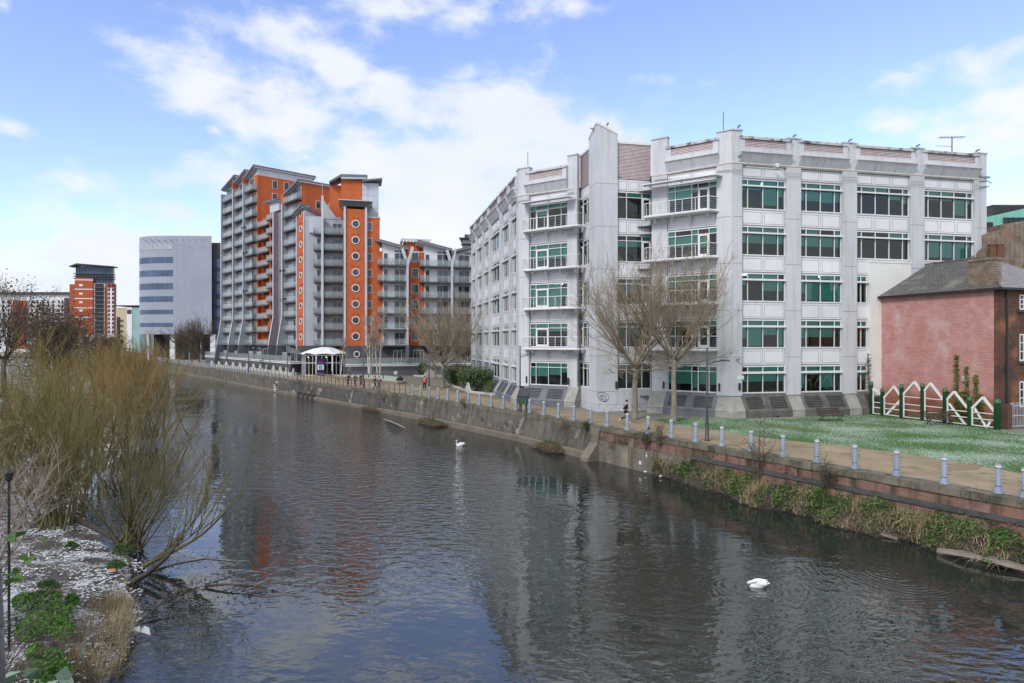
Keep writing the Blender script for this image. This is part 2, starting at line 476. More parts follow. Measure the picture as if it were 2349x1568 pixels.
# riverside
mat('path_grit', (.32, .255, .17), .9, (.225, .175, .115), .45, spots=((.15, .12, .08), .55, .56, .16), bump=.3, bscale=26)
mat('wet_path', (.22, .18, .12), .3, (.27, .22, .14), .8)
mat('damp_paving', (.15, .13, .10), .6, (.21, .175, .12), .5, spots=((.10, .095, .075), .7, .55, .15), bump=.2, bscale=20)
mat('far_ground', (.16, .16, .13), .95, (.22, .21, .18), .05)
mat('lawn_green', (.065, .135, .04), .9, (.075, .16, .045), .45, bump=.6, bscale=26)
def frosted(m, col):
    nt = m.node_tree; N, L = nt.nodes, nt.links; b = N['Principled BSDF']
    src = b.inputs['Base Color'].links[0].from_socket
    tc = N.new('ShaderNodeTexCoord')
    def nz(sc, det, rg):
        n = N.new('ShaderNodeTexNoise'); n.inputs['Scale'].default_value = sc; n.inputs['Detail'].default_value = det; n.inputs['Roughness'].default_value = rg
        L.new(tc.outputs['Object'], n.inputs['Vector']); return n.outputs[0]
    a = N.new('ShaderNodeMath'); a.operation = 'MULTIPLY_ADD'; L.new(nz(.28, 3, .5), a.inputs[0]); a.inputs[1].default_value = .9; L.new(nz(7, 6, .75), a.inputs[2])
    r = N.new('ShaderNodeMapRange'); L.new(a.outputs[0], r.inputs[0]); r.inputs[1].default_value = .95; r.inputs[1].default_value = .90; r.inputs[2].default_value = 1.10; r.inputs[4].default_value = .74
    x = N.new('ShaderNodeMix'); x.data_type = 'RGBA'; L.new(r.outputs[0], x.inputs[0]); L.new(src, x.inputs[6]); x.inputs[7].default_value = (*col, 1)
    L.new(x.outputs[2], b.inputs['Base Color'])
frosted(MATS['lawn_green'], (.42, .48, .44))
mat('grass_blade', (.075, .165, .045), .7, (.04, .11, .02), 2.0)
mat('frost_blade', (.40, .50, .42), .7, (.26, .38, .28), 3)
mat('nettle', (.10, .23, .035), .6, (.05, .13, .02), 2.6)
mat('frost_bed', (.40, .44, .39), .9, (.24, .29, .22), 3.0, bump=.3)
mat('soil', (.060, .048, .038), .95, (.032, .026, .022), 2.2, bump=.7, bscale=9)
def bankmat():
    m = mat('bank_mud', (.085, .078, .070), .75, (.05, .045, .040), 1.4, bump=.8, bscale=7)
    nt = m.node_tree; N, L = nt.nodes, nt.links
    b = N['Principled BSDF']
    src = b.inputs['Base Color'].links[0].from_socket
    tc = N.new('ShaderNodeTexCoord')
    def nz(sc, det, st):
        mp = N.new('ShaderNodeMapping'); mp.inputs['Scale'].default_value = st; L.new(tc.outputs['Object'], mp.inputs[0])
        n = N.new('ShaderNodeTexNoise'); n.inputs['Scale'].default_value = sc; n.inputs['Detail'].default_value = det; n.inputs['Roughness'].default_value = .7
        L.new(mp.outputs[0], n.inputs['Vector']); return n.outputs[0]
    a = N.new('ShaderNodeMath'); a.operation = 'MULTIPLY_ADD'; L.new(nz(.8, 3, (1, 1, 1)), a.inputs[0]); a.inputs[1].default_value = .9
    L.new(nz(9, 8, (1, 1.8, 1)), a.inputs[2])
    r = N.new('ShaderNodeMapRange'); L.new(a.outputs[0], r.inputs[0]); r.inputs[1].default_value = .96; r.inputs[2].default_value = 1.06
    x = N.new('ShaderNodeMix'); x.data_type = 'RGBA'; L.new(r.outputs[0], x.inputs[0]); L.new(src, x.inputs[6]); x.inputs[7].default_value = (.62, .64, .70, 1)
    L.new(x.outputs[2], b.inputs['Base Color'])
bankmat()
mat('quay_concrete', (.15, .13, .108), .85, (.066, .062, .058), .5, streak=(.022, .022, .023), streak_amt=1.6, spots=((.30, .265, .22), 1.0, .57, .12), bump=.45, bscale=6)
mat('quay_dark', (.105, .098, .09), .85, (.05, .048, .046), .7, streak=(.03, .03, .032), streak_amt=.8, spots=((.33, .30, .26), .9, .58, .1), bump=.35, bscale=6)
mat('quay_foot', (.20, .165, .13), .85, (.13, .11, .088), .6, spots=((.15, .13, .1), 1.2, .55, .15), bump=.25, bscale=5)
QA = math.atan2(11.9, -7.36)
brickmat('quay_brick', QA, (.31, .125, .09), (.20, .085, .065), (.22, .175, .14), w=.26, h=.085, gap=.016, c3=(.145, .105, .085), pale=(.34, .24, .21), stain=(.05, .038, .022))
brickmat('quay_stone', QA, (.27, .24, .20), (.19, .165, .14), (.09, .085, .075), w=.5, h=.12, gap=.02, c3=(.15, .13, .11), pale=(.34, .28, .22), stain=(.10, .095, .06))
mat('coping_stone', (.20, .18, .135), .85, (.085, .076, .058), 1.3, streak=(.03, .026, .02), streak_amt=1.6, bump=.35, bscale=9)
mat('dark_band', (.085, .085, .09), .8, (.05, .05, .05), 1.5, bump=.3)
mat('render_patch', (.42, .38, .31), .85, (.32, .28, .22), 1.1, streak=(.10, .08, .045), streak_amt=.6, bump=.3)
mat('wave_wall', (.50, .49, .48), .8, (.40, .39, .37), 1.1, bump=.15)
mat('bollard_blue', (.20, .245, .32), .55, (.245, .29, .365), 3, streak=(.12, .14, .17), streak_amt=.5, vary=.12)
mat('bollard_cap', (.62, .60, .58), .5, (.48, .46, .44), 6)
mat('rust', (.16, .07, .04), .8, (.10, .05, .03), 5)
mat('rail_wood', (.24, .18, .125), .7, (.18, .135, .09), 3, stretch=(1, 1, 1))
mat('bench_wood', (.034, .022, .016), .95, (.09, .07, .055), 4)
mat('post_green', (.03, .135, .05), .45, (.025, .10, .04), 2.5)
# plants
mat('bark_plane', (.17, .15, .12), .9, (.26, .235, .19), 2.5, stretch=(1, 1, .5), bump=.6, bscale=12)
mat('twig_plane', (.22, .175, .125), .9, (.29, .235, .17), .8)
mat('bark_birch', (.55, .53, .50), .8, (.40, .37, .34), 2.5, spots=((.06, .055, .05), 4, .62, .05))
mat('twig_birch', (.28, .22, .19), .9, (.38, .32, .28), .7)
mat('willow_stem', (.085, .078, .030), .85, (.125, .108, .045), 1.1)
mat('willow_twig', (.20, .18, .062), .85, (.14, .125, .045), .35)
mat('willow_fine', (.12, .105, .045), .85, (.17, .145, .06), .8)
mat('willow_olive', (.16, .145, .05), .85, (.22, .17, .06), .35)  # olive twig colour mixed with a browner one
mat('amber_twig', (.28, .16, .055), .85, (.21, .14, .05), .3)
mat('pink_twig', (.34, .27, .245), .85, (.25, .195, .17), 1.2)
mat('dark_twig', (.075, .06, .045), .9, (.11, .085, .06), 1)
mat('dead_leaf', (.095, .058, .038), .85, (.14, .082, .05), 1.3)
mat('old_leaf', (.16, .10, .06), .85, (.09, .06, .04), 2)
mat('wet_wood', (.035, .028, .022), .6, (.06, .048, .036), 3, bump=.5)
mat('driftwood', (.16, .125, .105), .8, (.23, .19, .165), 2.0, stretch=(1, 1, 1), bump=.5)
mat('weathered', (.27, .26, .275), .85, (.10, .095, .095), 5, stretch=(1, 1, .25), spots=((.07, .065, .05), 3, .55, .1), bump=1.0, bscale=14)
mat('snow', (.70, .72, .77), .8, (.60, .62, .67), 3)
mat('weed_green', (.055, .12, .025), .6, (.030, .075, .016), 2.4)
mat('weed_bright', (.085, .175, .03), .6, (.045, .11, .02), 2.6)
mat('ivy_leaf', (.06, .11, .025), .55, (.24, .24, .05), 2.2)
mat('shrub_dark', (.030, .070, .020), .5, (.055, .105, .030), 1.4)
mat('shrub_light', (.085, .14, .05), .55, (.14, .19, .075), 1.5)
mat('clip_green', (.06, .13, .025), .6, (.10, .18, .035), 1.6)
mat('buddleia', (.16, .25, .17), .6, (.22, .31, .23), 2)
mat('straw', (.42, .34, .20), .85, (.31, .24, .13), 2.2)
mat('straw_dark', (.23, .17, .095), .85, (.15, .11, .065), 2.0)
mat('litter_white', (.75, .75, .78), .6, (.6, .6, .62), 2)
mat('litter_blue', (.22, .22, .55), .6)
mat('litter_orange', (.55, .20, .03), .6)
mat('swan_white', (.80, .80, .80), .7, (.70, .70, .71), 5)
mat('beak', (.5, .18, .03), .5)
mat('skin', (.50, .29, .21), .6)
mat('hair', (.02, .015, .012), .7)
for n, c in (('navy', (.018, .022, .042)), ('black_cloth', (.012, .012, .014)), ('blue_coat', (.035, .045, .17)), ('jeans', (.07, .10, .18)), ('slate_cloth', (.05, .065, .085)), ('grey_cloth', (.10, .10, .12)),
             ('orange_bag', (.85, .13, .02)), ('white_cloth', (.72, .72, .74))):
    mat(n, c, .85, tuple(x * .7 for x in c), 9)
for n, c in (('car_white', (.75, .76, .78)), ('car_silver', (.42, .43, .45)), ('car_dark', (.03, .035, .045)), ('car_red', (.30, .03, .03))):
    mat(n, c, .25)
mat('tyre', (.015, .015, .015), .8)
mat('car_glass', (.015, .02, .025), .08)
mat('curtain_blue', (.35, .48, .66), .9)

def watermat():
    m = bpy.data.materials.new('river_water'); MATS['river_water'] = m
    m.use_nodes = True
    nt = m.node_tree; N, L = nt.nodes, nt.links
    b = N['Principled BSDF']
    b.inputs['Base Color'].default_value = (.020, .024, .022, 1)
    b.inputs['Roughness'].default_value = .025
    b.inputs['IOR'].default_value = 1.95
    tc = N.new('ShaderNodeTexCoord')
    def nz(sc, st, det=3, rg=.55, dist=0, rot=0.0):
        mp = N.new('ShaderNodeMapping'); mp.inputs['Scale'].default_value = st; mp.inputs['Rotation'].default_value = (0, 0, rot)
        L.new(tc.outputs['Object'], mp.inputs[0])
        n = N.new('ShaderNodeTexNoise'); n.inputs['Scale'].default_value = sc; n.inputs['Detail'].default_value = det
        n.inputs['Roughness'].default_value = rg; n.inputs['Distortion'].default_value = dist
        L.new(mp.outputs[0], n.inputs['Vector']); return n.outputs[0]
    def M(op, a, bb, c=None, clamp=False):
        n = N.new('ShaderNodeMath'); n.operation = op; n.use_clamp = clamp
        for i, v in enumerate((a, bb, c)):
            if v is None: continue
            if isinstance(v, (int, float)): n.inputs[i].default_value = v
            else: L.new(v, n.inputs[i])
        return n.outputs[0]
    mask = N.new('ShaderNodeMapRange'); mask.interpolation_type = 'SMOOTHSTEP'
    L.new(nz(.085, (1, 1, 1), 4, .55, .6, .4), mask.inputs[0]); mask.inputs[1].default_value = .44; mask.inputs[2].default_value = .60
    mask.inputs[3].default_value = .09; mask.inputs[4].default_value = .42
    msk = mask.outputs[0]
    for c, rx, ry, ang, w in (((-11.5, 48), 8, 26, .42, 1.9), ((-25, 80), 10, 26, .6, 1.3), ((-5.5, 27), 4.5, 8, .3, .3), ((13.0, 16.0), 4.5, 3.0, .3, .9), ((3.0, 16.5), 2.6, 3.0, .5, .5), ((8, 13.2), 3.5, 1.8, 0, .7)):
        mp = N.new('ShaderNodeMapping'); mp.vector_type = 'TEXTURE'; mp.inputs['Location'].default_value = (*c, 0); mp.inputs['Rotation'].default_value = (0, 0, ang); mp.inputs['Scale'].default_value = (rx, ry, 1000)
        L.new(tc.outputs['Object'], mp.inputs[0])
        ln = N.new('ShaderNodeVectorMath'); ln.operation = 'LENGTH'; L.new(mp.outputs[0], ln.inputs[0])
        q = N.new('ShaderNodeMapRange'); q.interpolation_type = 'SMOOTHSTEP'; L.new(ln.outputs['Value'], q.inputs[0]); q.inputs[1].default_value = 1.15; q.inputs[2].default_value = .55; q.inputs[3].default_value = 0; q.inputs[4].default_value = w
        msk = M('ADD', msk, q.outputs[0])
    chop = nz(2.0, (.75, 1.2, 1), 2, .5, .3, .3)
    fine = nz(5.5, (.8, 1.2, 1), 2, .5, .2, .2)
    swell = nz(.55, (.7, 1.2, 1), 2, .5)
    h = M('ADD', M('MULTIPLY', chop, .080), M('MULTIPLY', fine, .008))
    h = M('MULTIPLY', h, msk)
    h = M('ADD', h, M('MULTIPLY', swell, .009))
    # rings spreading from the swans
    for c, amp, reach, wl in (((8.5, 22.5), .0022, 4.4, .24), ((14.0, 24.0), .0040, 4.6, .26), ((-4.3, 53.4), .003, 4, .3)):
        v = N.new('ShaderNodeVectorMath'); v.operation = 'SUBTRACT'; L.new(tc.outputs['Object'], v.inputs[0]); v.inputs[1].default_value = (c[0], c[1], 0)
        s = N.new('ShaderNodeVectorMath'); s.operation = 'MULTIPLY'; L.new(v.outputs[0], s.inputs[0]); s.inputs[1].default_value = (1, 1, 0)
        ln = N.new('ShaderNodeVectorMath'); ln.operation = 'LENGTH'; L.new(s.outputs[0], ln.inputs[0])
        d = M('ADD', ln.outputs['Value'], M('MULTIPLY', swell, 1.3))
        fall = M('SUBTRACT', 1.0, M('DIVIDE', ln.outputs['Value'], reach), clamp=True)
        h = M('ADD', h, M('MULTIPLY', M('MULTIPLY', M('SINE', M('MULTIPLY', d, 2 * math.pi / wl), 0), amp), fall))
    bp = N.new('ShaderNodeBump'); bp.inputs['Strength'].default_value = 1.0; bp.inputs['Distance'].default_value = 1.0
    L.new(h, bp.inputs['Height']); L.new(bp.outputs[0], b.inputs['Normal'])
watermat()

# ------------------------------------------------------------------ the setting
WZ = -2.45                                                  # water level
QUAY = [(33.0, 5.0), (28.4, 12.3), (19.35, 26.0), (7.7, 44.5), (1.2, 55.5), (-11.9, 74.0), (-35.2, 103.6), (-49.0, 121.0), (-65.5, 143.0), (-83.0, 165.0), (-111.5, 203.0), (-135, 240.0)]
BANK = [(-6.6, 2.0), (-7.2, 10.5), (-8.9, 14.9), (-10.6, 19.0), (-12.9, 23.2), (-16.5, 26.0), (-20.5, 31.0), (-26, 42), (-36, 62), (-62, 100), (-92, 140), (-128, 185), (-160, 230)]
BANK = [(x * 1.061, y * 1.061) for x, y in BANK]
def structure(o): return tag(o, kind='structure')
def sheet(name, m, pts, z, holes=None):
    b = MB(); b.face([(x, y, z) for x, y in pts]); o = b.build(name, m)
    return structure(o)
structure(MB().face([(-420, -60, WZ), (90, -60, WZ), (90, 330, WZ), (-420, 330, WZ)]).build('water', 'river_water'))
# one ground sheet on the town side, reaching the horizon, and the far end of the river
gp = QUAY + [(-142, 250), (-170, 262), (-420, 300), (-2500, 900), (-2500, 4500), (3500, 4500), (3500, -60), (60, -60)]
structure(MB().face([(x, y, 0.0) for x, y in gp]).build('ground', 'far_ground'))
bm_ = MB()                                                  # earth slope where the river bends out of sight
far = [(-111.5, 203.0), (-135, 240), (-142, 250), (-170, 262), (-420, 300)]
for (x0, y0), (x1, y1) in zip(far[1:], far[2:]):
    bm_.face([(x0 - 3, y0 - 5, WZ - .5), (x1 - 3, y1 - 5, WZ - .5), (x1, y1, .02), (x0, y0, .02)])
structure(bm_.build('river_bank', 'soil'))
# left bank: a low muddy spit under thin snow, rising to the left
def left_bank():
    b = MB(); rows = []
    g = random.Random(3)
    prof = [(-3.0, -3.9), (0.0, -2.55), (.6, -2.38), (1.8, -2.22), (3.5, -2.05), (5.5, -1.75), (8.0, -1.1), (12, .0), (25, .5), (120, 1.2), (1500, 1.5)]
    P = []
    for i in range(len(BANK) - 1):
        (x0, y0), (x1, y1) = BANK[i], BANK[i + 1]
        k = max(1, int(math.hypot(x1 - x0, y1 - y0) / 1.6)) if i < 6 else 4
        P += [(x0 + (x1 - x0) * j / k, y0 + (y1 - y0) * j / k) for j in range(k)]
    P.append(BANK[-1])
    for i, (x, y) in enumerate(P):
        a, c = P[max(0, i - 1)], P[min(len(P) - 1, i + 1)]
        tx, ty = c[0] - a[0], c[1] - a[1]; l = math.hypot(tx, ty); nx, ny = -ty / l, tx / l
        nx, ny = (nx * .5 - .5, ny * .5); l = math.hypot(nx, ny); nx, ny = nx / l, ny / l
        row = []
        w = .45 * math.sin(i * 1.7) + .3 * math.sin(i * .61 + 1)
        for j, (d, z) in enumerate(prof):
            dd = d + (w if 0 < j < 6 else 0)
            row.append((x + nx * dd, y + ny * dd, z + (g.uniform(-.05, .07) if 1 < j < 8 else 0)))
        rows.append(row)
    n = len(prof)
    for r in rows: b.v.extend(r)
    for i in range(len(rows) - 1):
        for j in range(n - 1):
            b.f.append((i * n + j, (i + 1) * n + j, (i + 1) * n + j + 1, i * n + j + 1)); b.m.append(0)
    o = b.build('muddy_bank', 'bank_mud', smooth=True)
    sub = o.modifiers.new('subdivide', 'SUBSURF'); sub.levels = sub.render_levels = 2
    return structure(o)
left_bank()
def quay_pt(s):
    """point and direction s metres along the quay edge, counted from its right-hand end"""
    for (x0, y0), (x1, y1) in zip(QUAY, QUAY[1:]):
        l = math.hypot(x1 - x0, y1 - y0)
        if s <= l: return (x0 + (x1 - x0) * s / l, y0 + (y1 - y0) * s / l, math.atan2(y1 - y0, x1 - x0))
        s -= l
    return (*QUAY[-1], 2.2)
def inland(i, d):
    """QUAY vertex i moved d metres inland"""
    a, c = QUAY[max(0, i - 1)], QUAY[min(len(QUAY) - 1, i + 1)]
    l = math.hypot(c[0] - a[0], c[1] - a[1])
    return (QUAY[i][0] + (c[1] - a[1]) / l * d, QUAY[i][1] - (c[0] - a[0]) / l * d)
# riverside path, damp paving by the flats, lawn
EDGE = [(12.0, 47.6), (16.6, 40.9), (21.5, 35.9), (24.2, 29.6), (29.5, 20), (36, 8), (38, 5)]
pth = [inland(i, .55) for i in range(12)] + [(-118, 222)] + [inland(i, w) for i, w in ((10, 8), (9, 8), (8, 9), (7, 9), (6, 8), (5, 7), (4, 4.4))] + [(5.5, 56.8), (11.2, 50.6)] + EDGE
sheet('path', 'path_grit', pth, .012)
sheet('paving', 'damp_paving', [inland(4, 4.35), inland(5, 6.9), inland(6, 7.9), inland(7, 8.9), (-38, 122), (-30, 116), (-6, 122), (2, 100), (3, 70)], .008)
sheet('puddle', 'wet_path', [at(p, q, .016)[:2] for p, q in ((2130, 1068), (2200, 1062), (2260, 1068), (2240, 1078), (2170, 1080))], .016)
lawn_pts = EDGE[::-1] + [(11.2, 50.6), (14.0, 52.6), (18.4, 51.4), (30.6, 54.2), (33.9, 45.0), (35.5, 36), (45, 20), (50, 5)]
sheet('lawn', 'lawn_green', lawn_pts, .014)
# ------------------------------------------------------------------ white office building
LC, RC = (.945, 64.63), (18.0, 52.77)
FA = Fac((.945 - .2163 * 31, 64.63 + .9763 * 31), (.2163, -.9763))       # left wing, u 0 (far) to 31 (near corner)
FC = Fac(LC, (RC[0] - LC[0], RC[1] - LC[1]))                             # the cut corner
FB = Fac(RC, (.9757, .2189))                                             # right wing
PC = (7.45, 56.8)                                                        # tip of the prow
FPR = Fac(PC, (.9757, .2189))
FPL = Fac((PC[0] - .2163 * 5.4, PC[1] + .9763 * 5.4), (.2163, -.9763))   # u 5.4 is the tip
SILL = [1.98, 5.71, 9.55, 13.37, 17.2]
HEAD = [4.14, 7.97, 11.83, 15.7, 19.58]
office = thing('office_building', 'white panelled five storey office block with green tinted windows and a pointed corner', 'building', (9, 60, 0))
walls, pipes = MB(), MB()
rooms, roomfl, ceil, desks = MB(), MB(), MB(), MB()
wr = random.Random(12)
def window(F, u0, u1, v0, v1, cols, d=0.0, bar=True, door=None, blinds=None, tr=.46, parent=None):
    """one office window: frame, glass sheet, blinds. COLS are light widths; DOOR is the index of the column that is a door"""
    parent = parent or office
    f = MB(); t = .055
    f.box(F, u0, u1, d - .10, d + .05, v0 - .07, v0 + .03)
    f.box(F, u0, u1, d - .10, d + .045, v1 - .05, v1 + .05)
    f.box(F, u0, u0 + .06, d - .10, d + .04, v0 + .03, v1 - .05); f.box(F, u1 - .06, u1, d - .10, d + .04, v0 + .03, v1 - .05)
    vt = v1 - tr
    f.box(F, u0 + .06, u1 - .06, d - .08, d + .035, vt - .03, vt + .03)
    if bar: f.box(F, u0 - .05, u1 + .05, d + .06, d + .24, vt - .14, vt - .02)
    tot = sum(cols); x = u0; edges = [u0]
    for c in cols[:-1]:
        x += (u1 - u0) * c / tot; edges.append(x)
        f.box(F, x - t / 2, x + t / 2, d - .08, d + .037, v0 + .03, v1 - .05)
    edges.append(u1)
    if door is not None:
        a, b = edges[door] + .03, edges[door + 1] - .03
        f.box(F, a, a + .13, d - .05, d + .06, v0 + .03, vt - .03); f.box(F, b - .13, b, d - .05, d + .06, v0 + .03, vt - .03)
        f.box(F, a + .13, b - .13, d - .05, d + .06, vt - .15, vt - .03); f.box(F, a + .13, b - .13, d - .05, d + .06, v0 + .03, v0 + .2)
    w = f.build('window', 'frame_white', parent)
    g = MB().face([F.p(u0 + .02, d - .04, v0), F.p(u1 - .02, d - .04, v0), F.p(u1 - .02, d - .04, v1), F.p(u0 + .02, d - .04, v1)])
    g.build('pane', 'office_glass', w)
    bl = MB()
    for i in range(len(cols)):
        a, b = edges[i] + .04, edges[i + 1] - .04
        k = blinds[i] if blinds else 0
        if wr.random() < .82: bl.box(F, a, b, d - .17, d - .15, vt + .02, v1 - .05)
        if k > .02: bl.box(F, a, b, d - .17, d - .15, vt - .04 - (vt - v0) * k, vt - .04)
    if bl.v: bl.build('blind', 'blind', w)
    return w
def rblinds(n):
    base = wr.choice((0, .15, .3, .45, .5, .62, .9))
    return [max(0, min(1, base if wr.random() < .55 else wr.choice((0, .1, .25, .4, .55, .8)))) for _ in range(n)]
def spandrel(F, u0, u1, v0, v1, n, d=0.0):
    b = MB()
    b.box(F, u0, u1, d - .35, d - .02, v0, v1)
    w = (u1 - u0) / n
    for i in range(n):
        a, c = u0 + i * w + .05, u0 + (i + 1) * w - .05
        b.box(F, a, c, d - .02, d + .03, v0 + .09, v1 - .09, 1)
        for q in (v0 + .2, v1 - .24): b.box(F, a + .09, c - .09, d + .03, d + .036, q, q + .025, 2)
        for q in (a + .11, c - .135): b.box(F, q, q + .022, d + .03, d + .036, v0 + .2, v1 - .2, 2)
    b.box(F, u0, u1, d - .02, d - .012, v0 + .02, v0 + .06, 2)
    b.build('spandrel_panel', ['panel', 'white_panel', 'seam'], office)
def bay(F, u0, u1, cols, n, d=0.0, floors=range(5), doors=None, bar=True):
    for k in range(5):
        lo = 1.75 if k == 0 else HEAD[k - 1] + .05
        if k > 0: spandrel(F, u0, u1, lo, SILL[k] - .07, n, d)
        else: MB().box(F, u0, u1, d - .35, d - .02, 1.7, SILL[0] - .07).build('wall', 'panel', office)
        if k in floors:
            window(F, u0, u1, SILL[k], HEAD[k], cols, d, bar=bar, door=doors if k > 0 else None, blinds=rblinds(len(cols)))
    spandrel(F, u0, u1, HEAD[4] + .05, 20.75, n, d)
def pillar(F, u0, u1, d0=-.35, d1=.28, top=23.12, bot=1.75):
    b = MB()
    b.box(F, u0, u1, d0, d1, bot, top)
    for v in (4.9, 8.75, 12.6, 16.4, 20.2): b.box(F, u0 - .002, u1 + .002, d1 - .1, d1 + .004, v, v + .03, 1)
    if top > 23: b.box(F, u0 - .06, u1 + .06, d0, d1 + .08, top, top + .10)
    b.build('pillar', ['panel', 'seam'], office)
def slats(F, u0, u1, v0, v1, d, parent=None):
    b = MB()
    b.box(F, u0, u1, d - .22, d - .12, v0, v1, 1)
    v = v0 + .03
    while v < v1 - .05:
        b.profile(F, u0, u1, [(d - .05, v + .115), (d - .05, v + .095), (d, v), (d, v + .022)]); v += .125
    b.build('louvre', ['louvre', 'louvre_back'], parent or office)
def parapet(F, u0, u1, n=2):
    """the sloping panels, ledge, louvred strip and coping that crown a bay"""
    b = MB()
    b.profile(F, u0 + .05, u1 - .05, [(-.3, 20.78), (.2, 20.70), (.72, 21.62), (-.3, 21.62)])
    b.box(F, u0 + .02, u1 - .02, -.3, .80, 21.62, 21.70)
    b.box(F, u0 + .05, u1 - .05, -.3, .48, 21.70, 22.1)
    b.box(F, u0 + .05, u0 + .5, -.3, .46, 22.1, 22.78); b.box(F, u1 - .5, u1 - .05, -.3, .46, 22.1, 22.78)
    b.box(F, u0 + .03, u1 - .03, -.3, .56, 22.78, 22.98, 1)
    for i in range(1, n):
        x = u0 + (u1 - u0) * i / n
        b.profile(F, x - .012, x + .012, [(.1, 20.70), (.206, 20.70), (.728, 21.62), (.6, 21.62)], 2)
        b.box(F, x - .012, x + .012, .4, .484, 21.71, 22.1, 2)
    o = b.build('parapet', ['panel', 'coping_worn', 'seam'], office)
    slats(F, u0 + .5, u1 - .5, 22.1, 22.78, .42, o)
def plinth(F, u0, u1, which, nv=0, out=.95):
    b = MB()
    b.profile(F, u0, u1, [(-.3, .0), (out, 0), (out, .52), (.12, 1.86), (-.3, 1.86)])
    b.box(F, u0, u1, out - .02, out + .006, .5, .53, 1)
    o = b.build('plinth', [which, 'seam'], office)
    for i in range(nv):
        c = u0 + (u1 - u0) * (i + .5) / nv; h = min(.95, (u1 - u0) / nv * .34)
        w = MB()
        for k in range(7):
            t0 = .16 + k * .1
            a0 = (out + (.12 - out) * t0, .52 + 1.34 * t0); a1 = (out + (.12 - out) * (t0 + .05), .52 + 1.34 * (t0 + .05))
            w.profile(F, c - h, c + h, [(a0[0] - .02, a0[1]), (a0[0] + .035, a0[1] + .012), (a1[0] + .035, a1[1] + .012), (a1[0] - .02, a1[1])])
        w.build('vent', 'vent_metal', o)
plin, plinw, plinc = 'plinth_slate', 'plinth_worn', 'plinth_concrete'
# right wing: bays between pillars, edges read from the photograph
ub = [FB.u(x) for x in (1698, 1800, 1833, 1929, 1961, 2084, 2115, 2230, 2257)]
bay(FB, ub[0], ub[1], (1, 2.1, 2.1, 1), 2)
bay(FB, ub[2], ub[3], (1, 2.1, 2.1, 1), 2)
bay(FB, ub[4], ub[5], (1, 2.2, 2.2, 2.2, 1), 3, floors=(3, 4))
bay(FB, ub[6], ub[7], (1, 2.2, 2.2, 2.2, 1), 3, floors=(3, 4))
for k in range(3):                                          # the narrow window left free by the rendered annex
    window(FB, ub[4], FB.u(1988), SILL[k], HEAD[k], (1, 1.05), blinds=[0, 0] if k else [.3, .45])
for i in (1, 3, 5, 7): pillar(FB, ub[i] + .01, ub[i + 1] - .01)
pillar(FB, .0, ub[0] - .01, d1=.30, top=23.45)
for i in (0, 2, 4, 6): parapet(FB, ub[i] - .35, ub[i + 1] + .35, 2 if i < 4 else 3)
for i in (0, 2): plinth(FB, ub[i] - .1, ub[i + 1] + .1, plinw, 2)
plinth(FB, ub[4] - .1, ub[6], plinw, 2)
for a, b in ((0, ub[0] - .1), (ub[1] + .1, ub[2] - .1), (ub[3] + .1, ub[4] - .1)): plinth(FB, a, b, plinc)
# left wing
ua = [31 - t for t in (30.6, 27.2, 26.0, 21.7, 20.7, 16.8, 15.6, 10.0, 8.7, 4.9, 3.8, .9)]
for i in range(0, 12, 2):
    bay(FA, ua[i], ua[i + 1], (1, 1.6, 1.6, 1), 2)
    parapet(FA, ua[i] - .3, ua[i + 1] + .3)
    plinth(FA, ua[i] - .1, ua[i + 1] + .1, plin, 2)
for i in range(1, 11, 2): pillar(FA, ua[i] + .01, ua[i + 1] - .01); plinth(FA, ua[i] + .1, ua[i + 1] - .1, plinc)
pillar(FA, ua[11] + .01, 31.0, d1=.30, top=23.45); pillar(FA, 0, ua[0] - .01)
plinth(FA, ua[11] + .1, 31.0, plinc)
# cut corner: two balcony bays either side of the prow
LC_ = FC.u(1205); cl = [FC.u(1217), FC.u(1303), FC.u(1325)]; cr = [FC.u(1496), FC.u(1532), FC.u(1646)]
LEN = math.hypot(RC[0] - LC[0], RC[1] - LC[1])
bay(FC, cl[0], cl[1], (1, 2.1, 2.1, 1.1), 2, doors=1, bar=False)
bay(FC, cr[1], cr[2], (1, 2.1, .8, 1.35, 1), 2, doors=3, bar=False)
pillar(FC, 0, cl[0] - .01, d1=.30, top=23.45); pillar(FC, cl[1] + .01, cl[2], d1=.12, top=23.9)
pillar(FC, cr[0], cr[1] - .01, d1=.12, top=23.9); pillar(FC, cr[2] + .01, LEN, d1=.30, top=23.45)
parapet(FC, cl[0] - .35, cl[1] + .1); parapet(FC, cr[1] - .05, cr[2] + .25)
plinth(FC, cl[0] - .6, cl[1] + .1, plin, 2); plinth(FC, cl[1] + .1, cl[2] + .2, plinc)
plinth(FC, cr[0] - .1, cr[1] - .1, plinc); plinth(FC, cr[1] - .1, cr[2] + .1, plin, 2); plinth(FC, cr[2] + .1, LEN + .0, plinc)
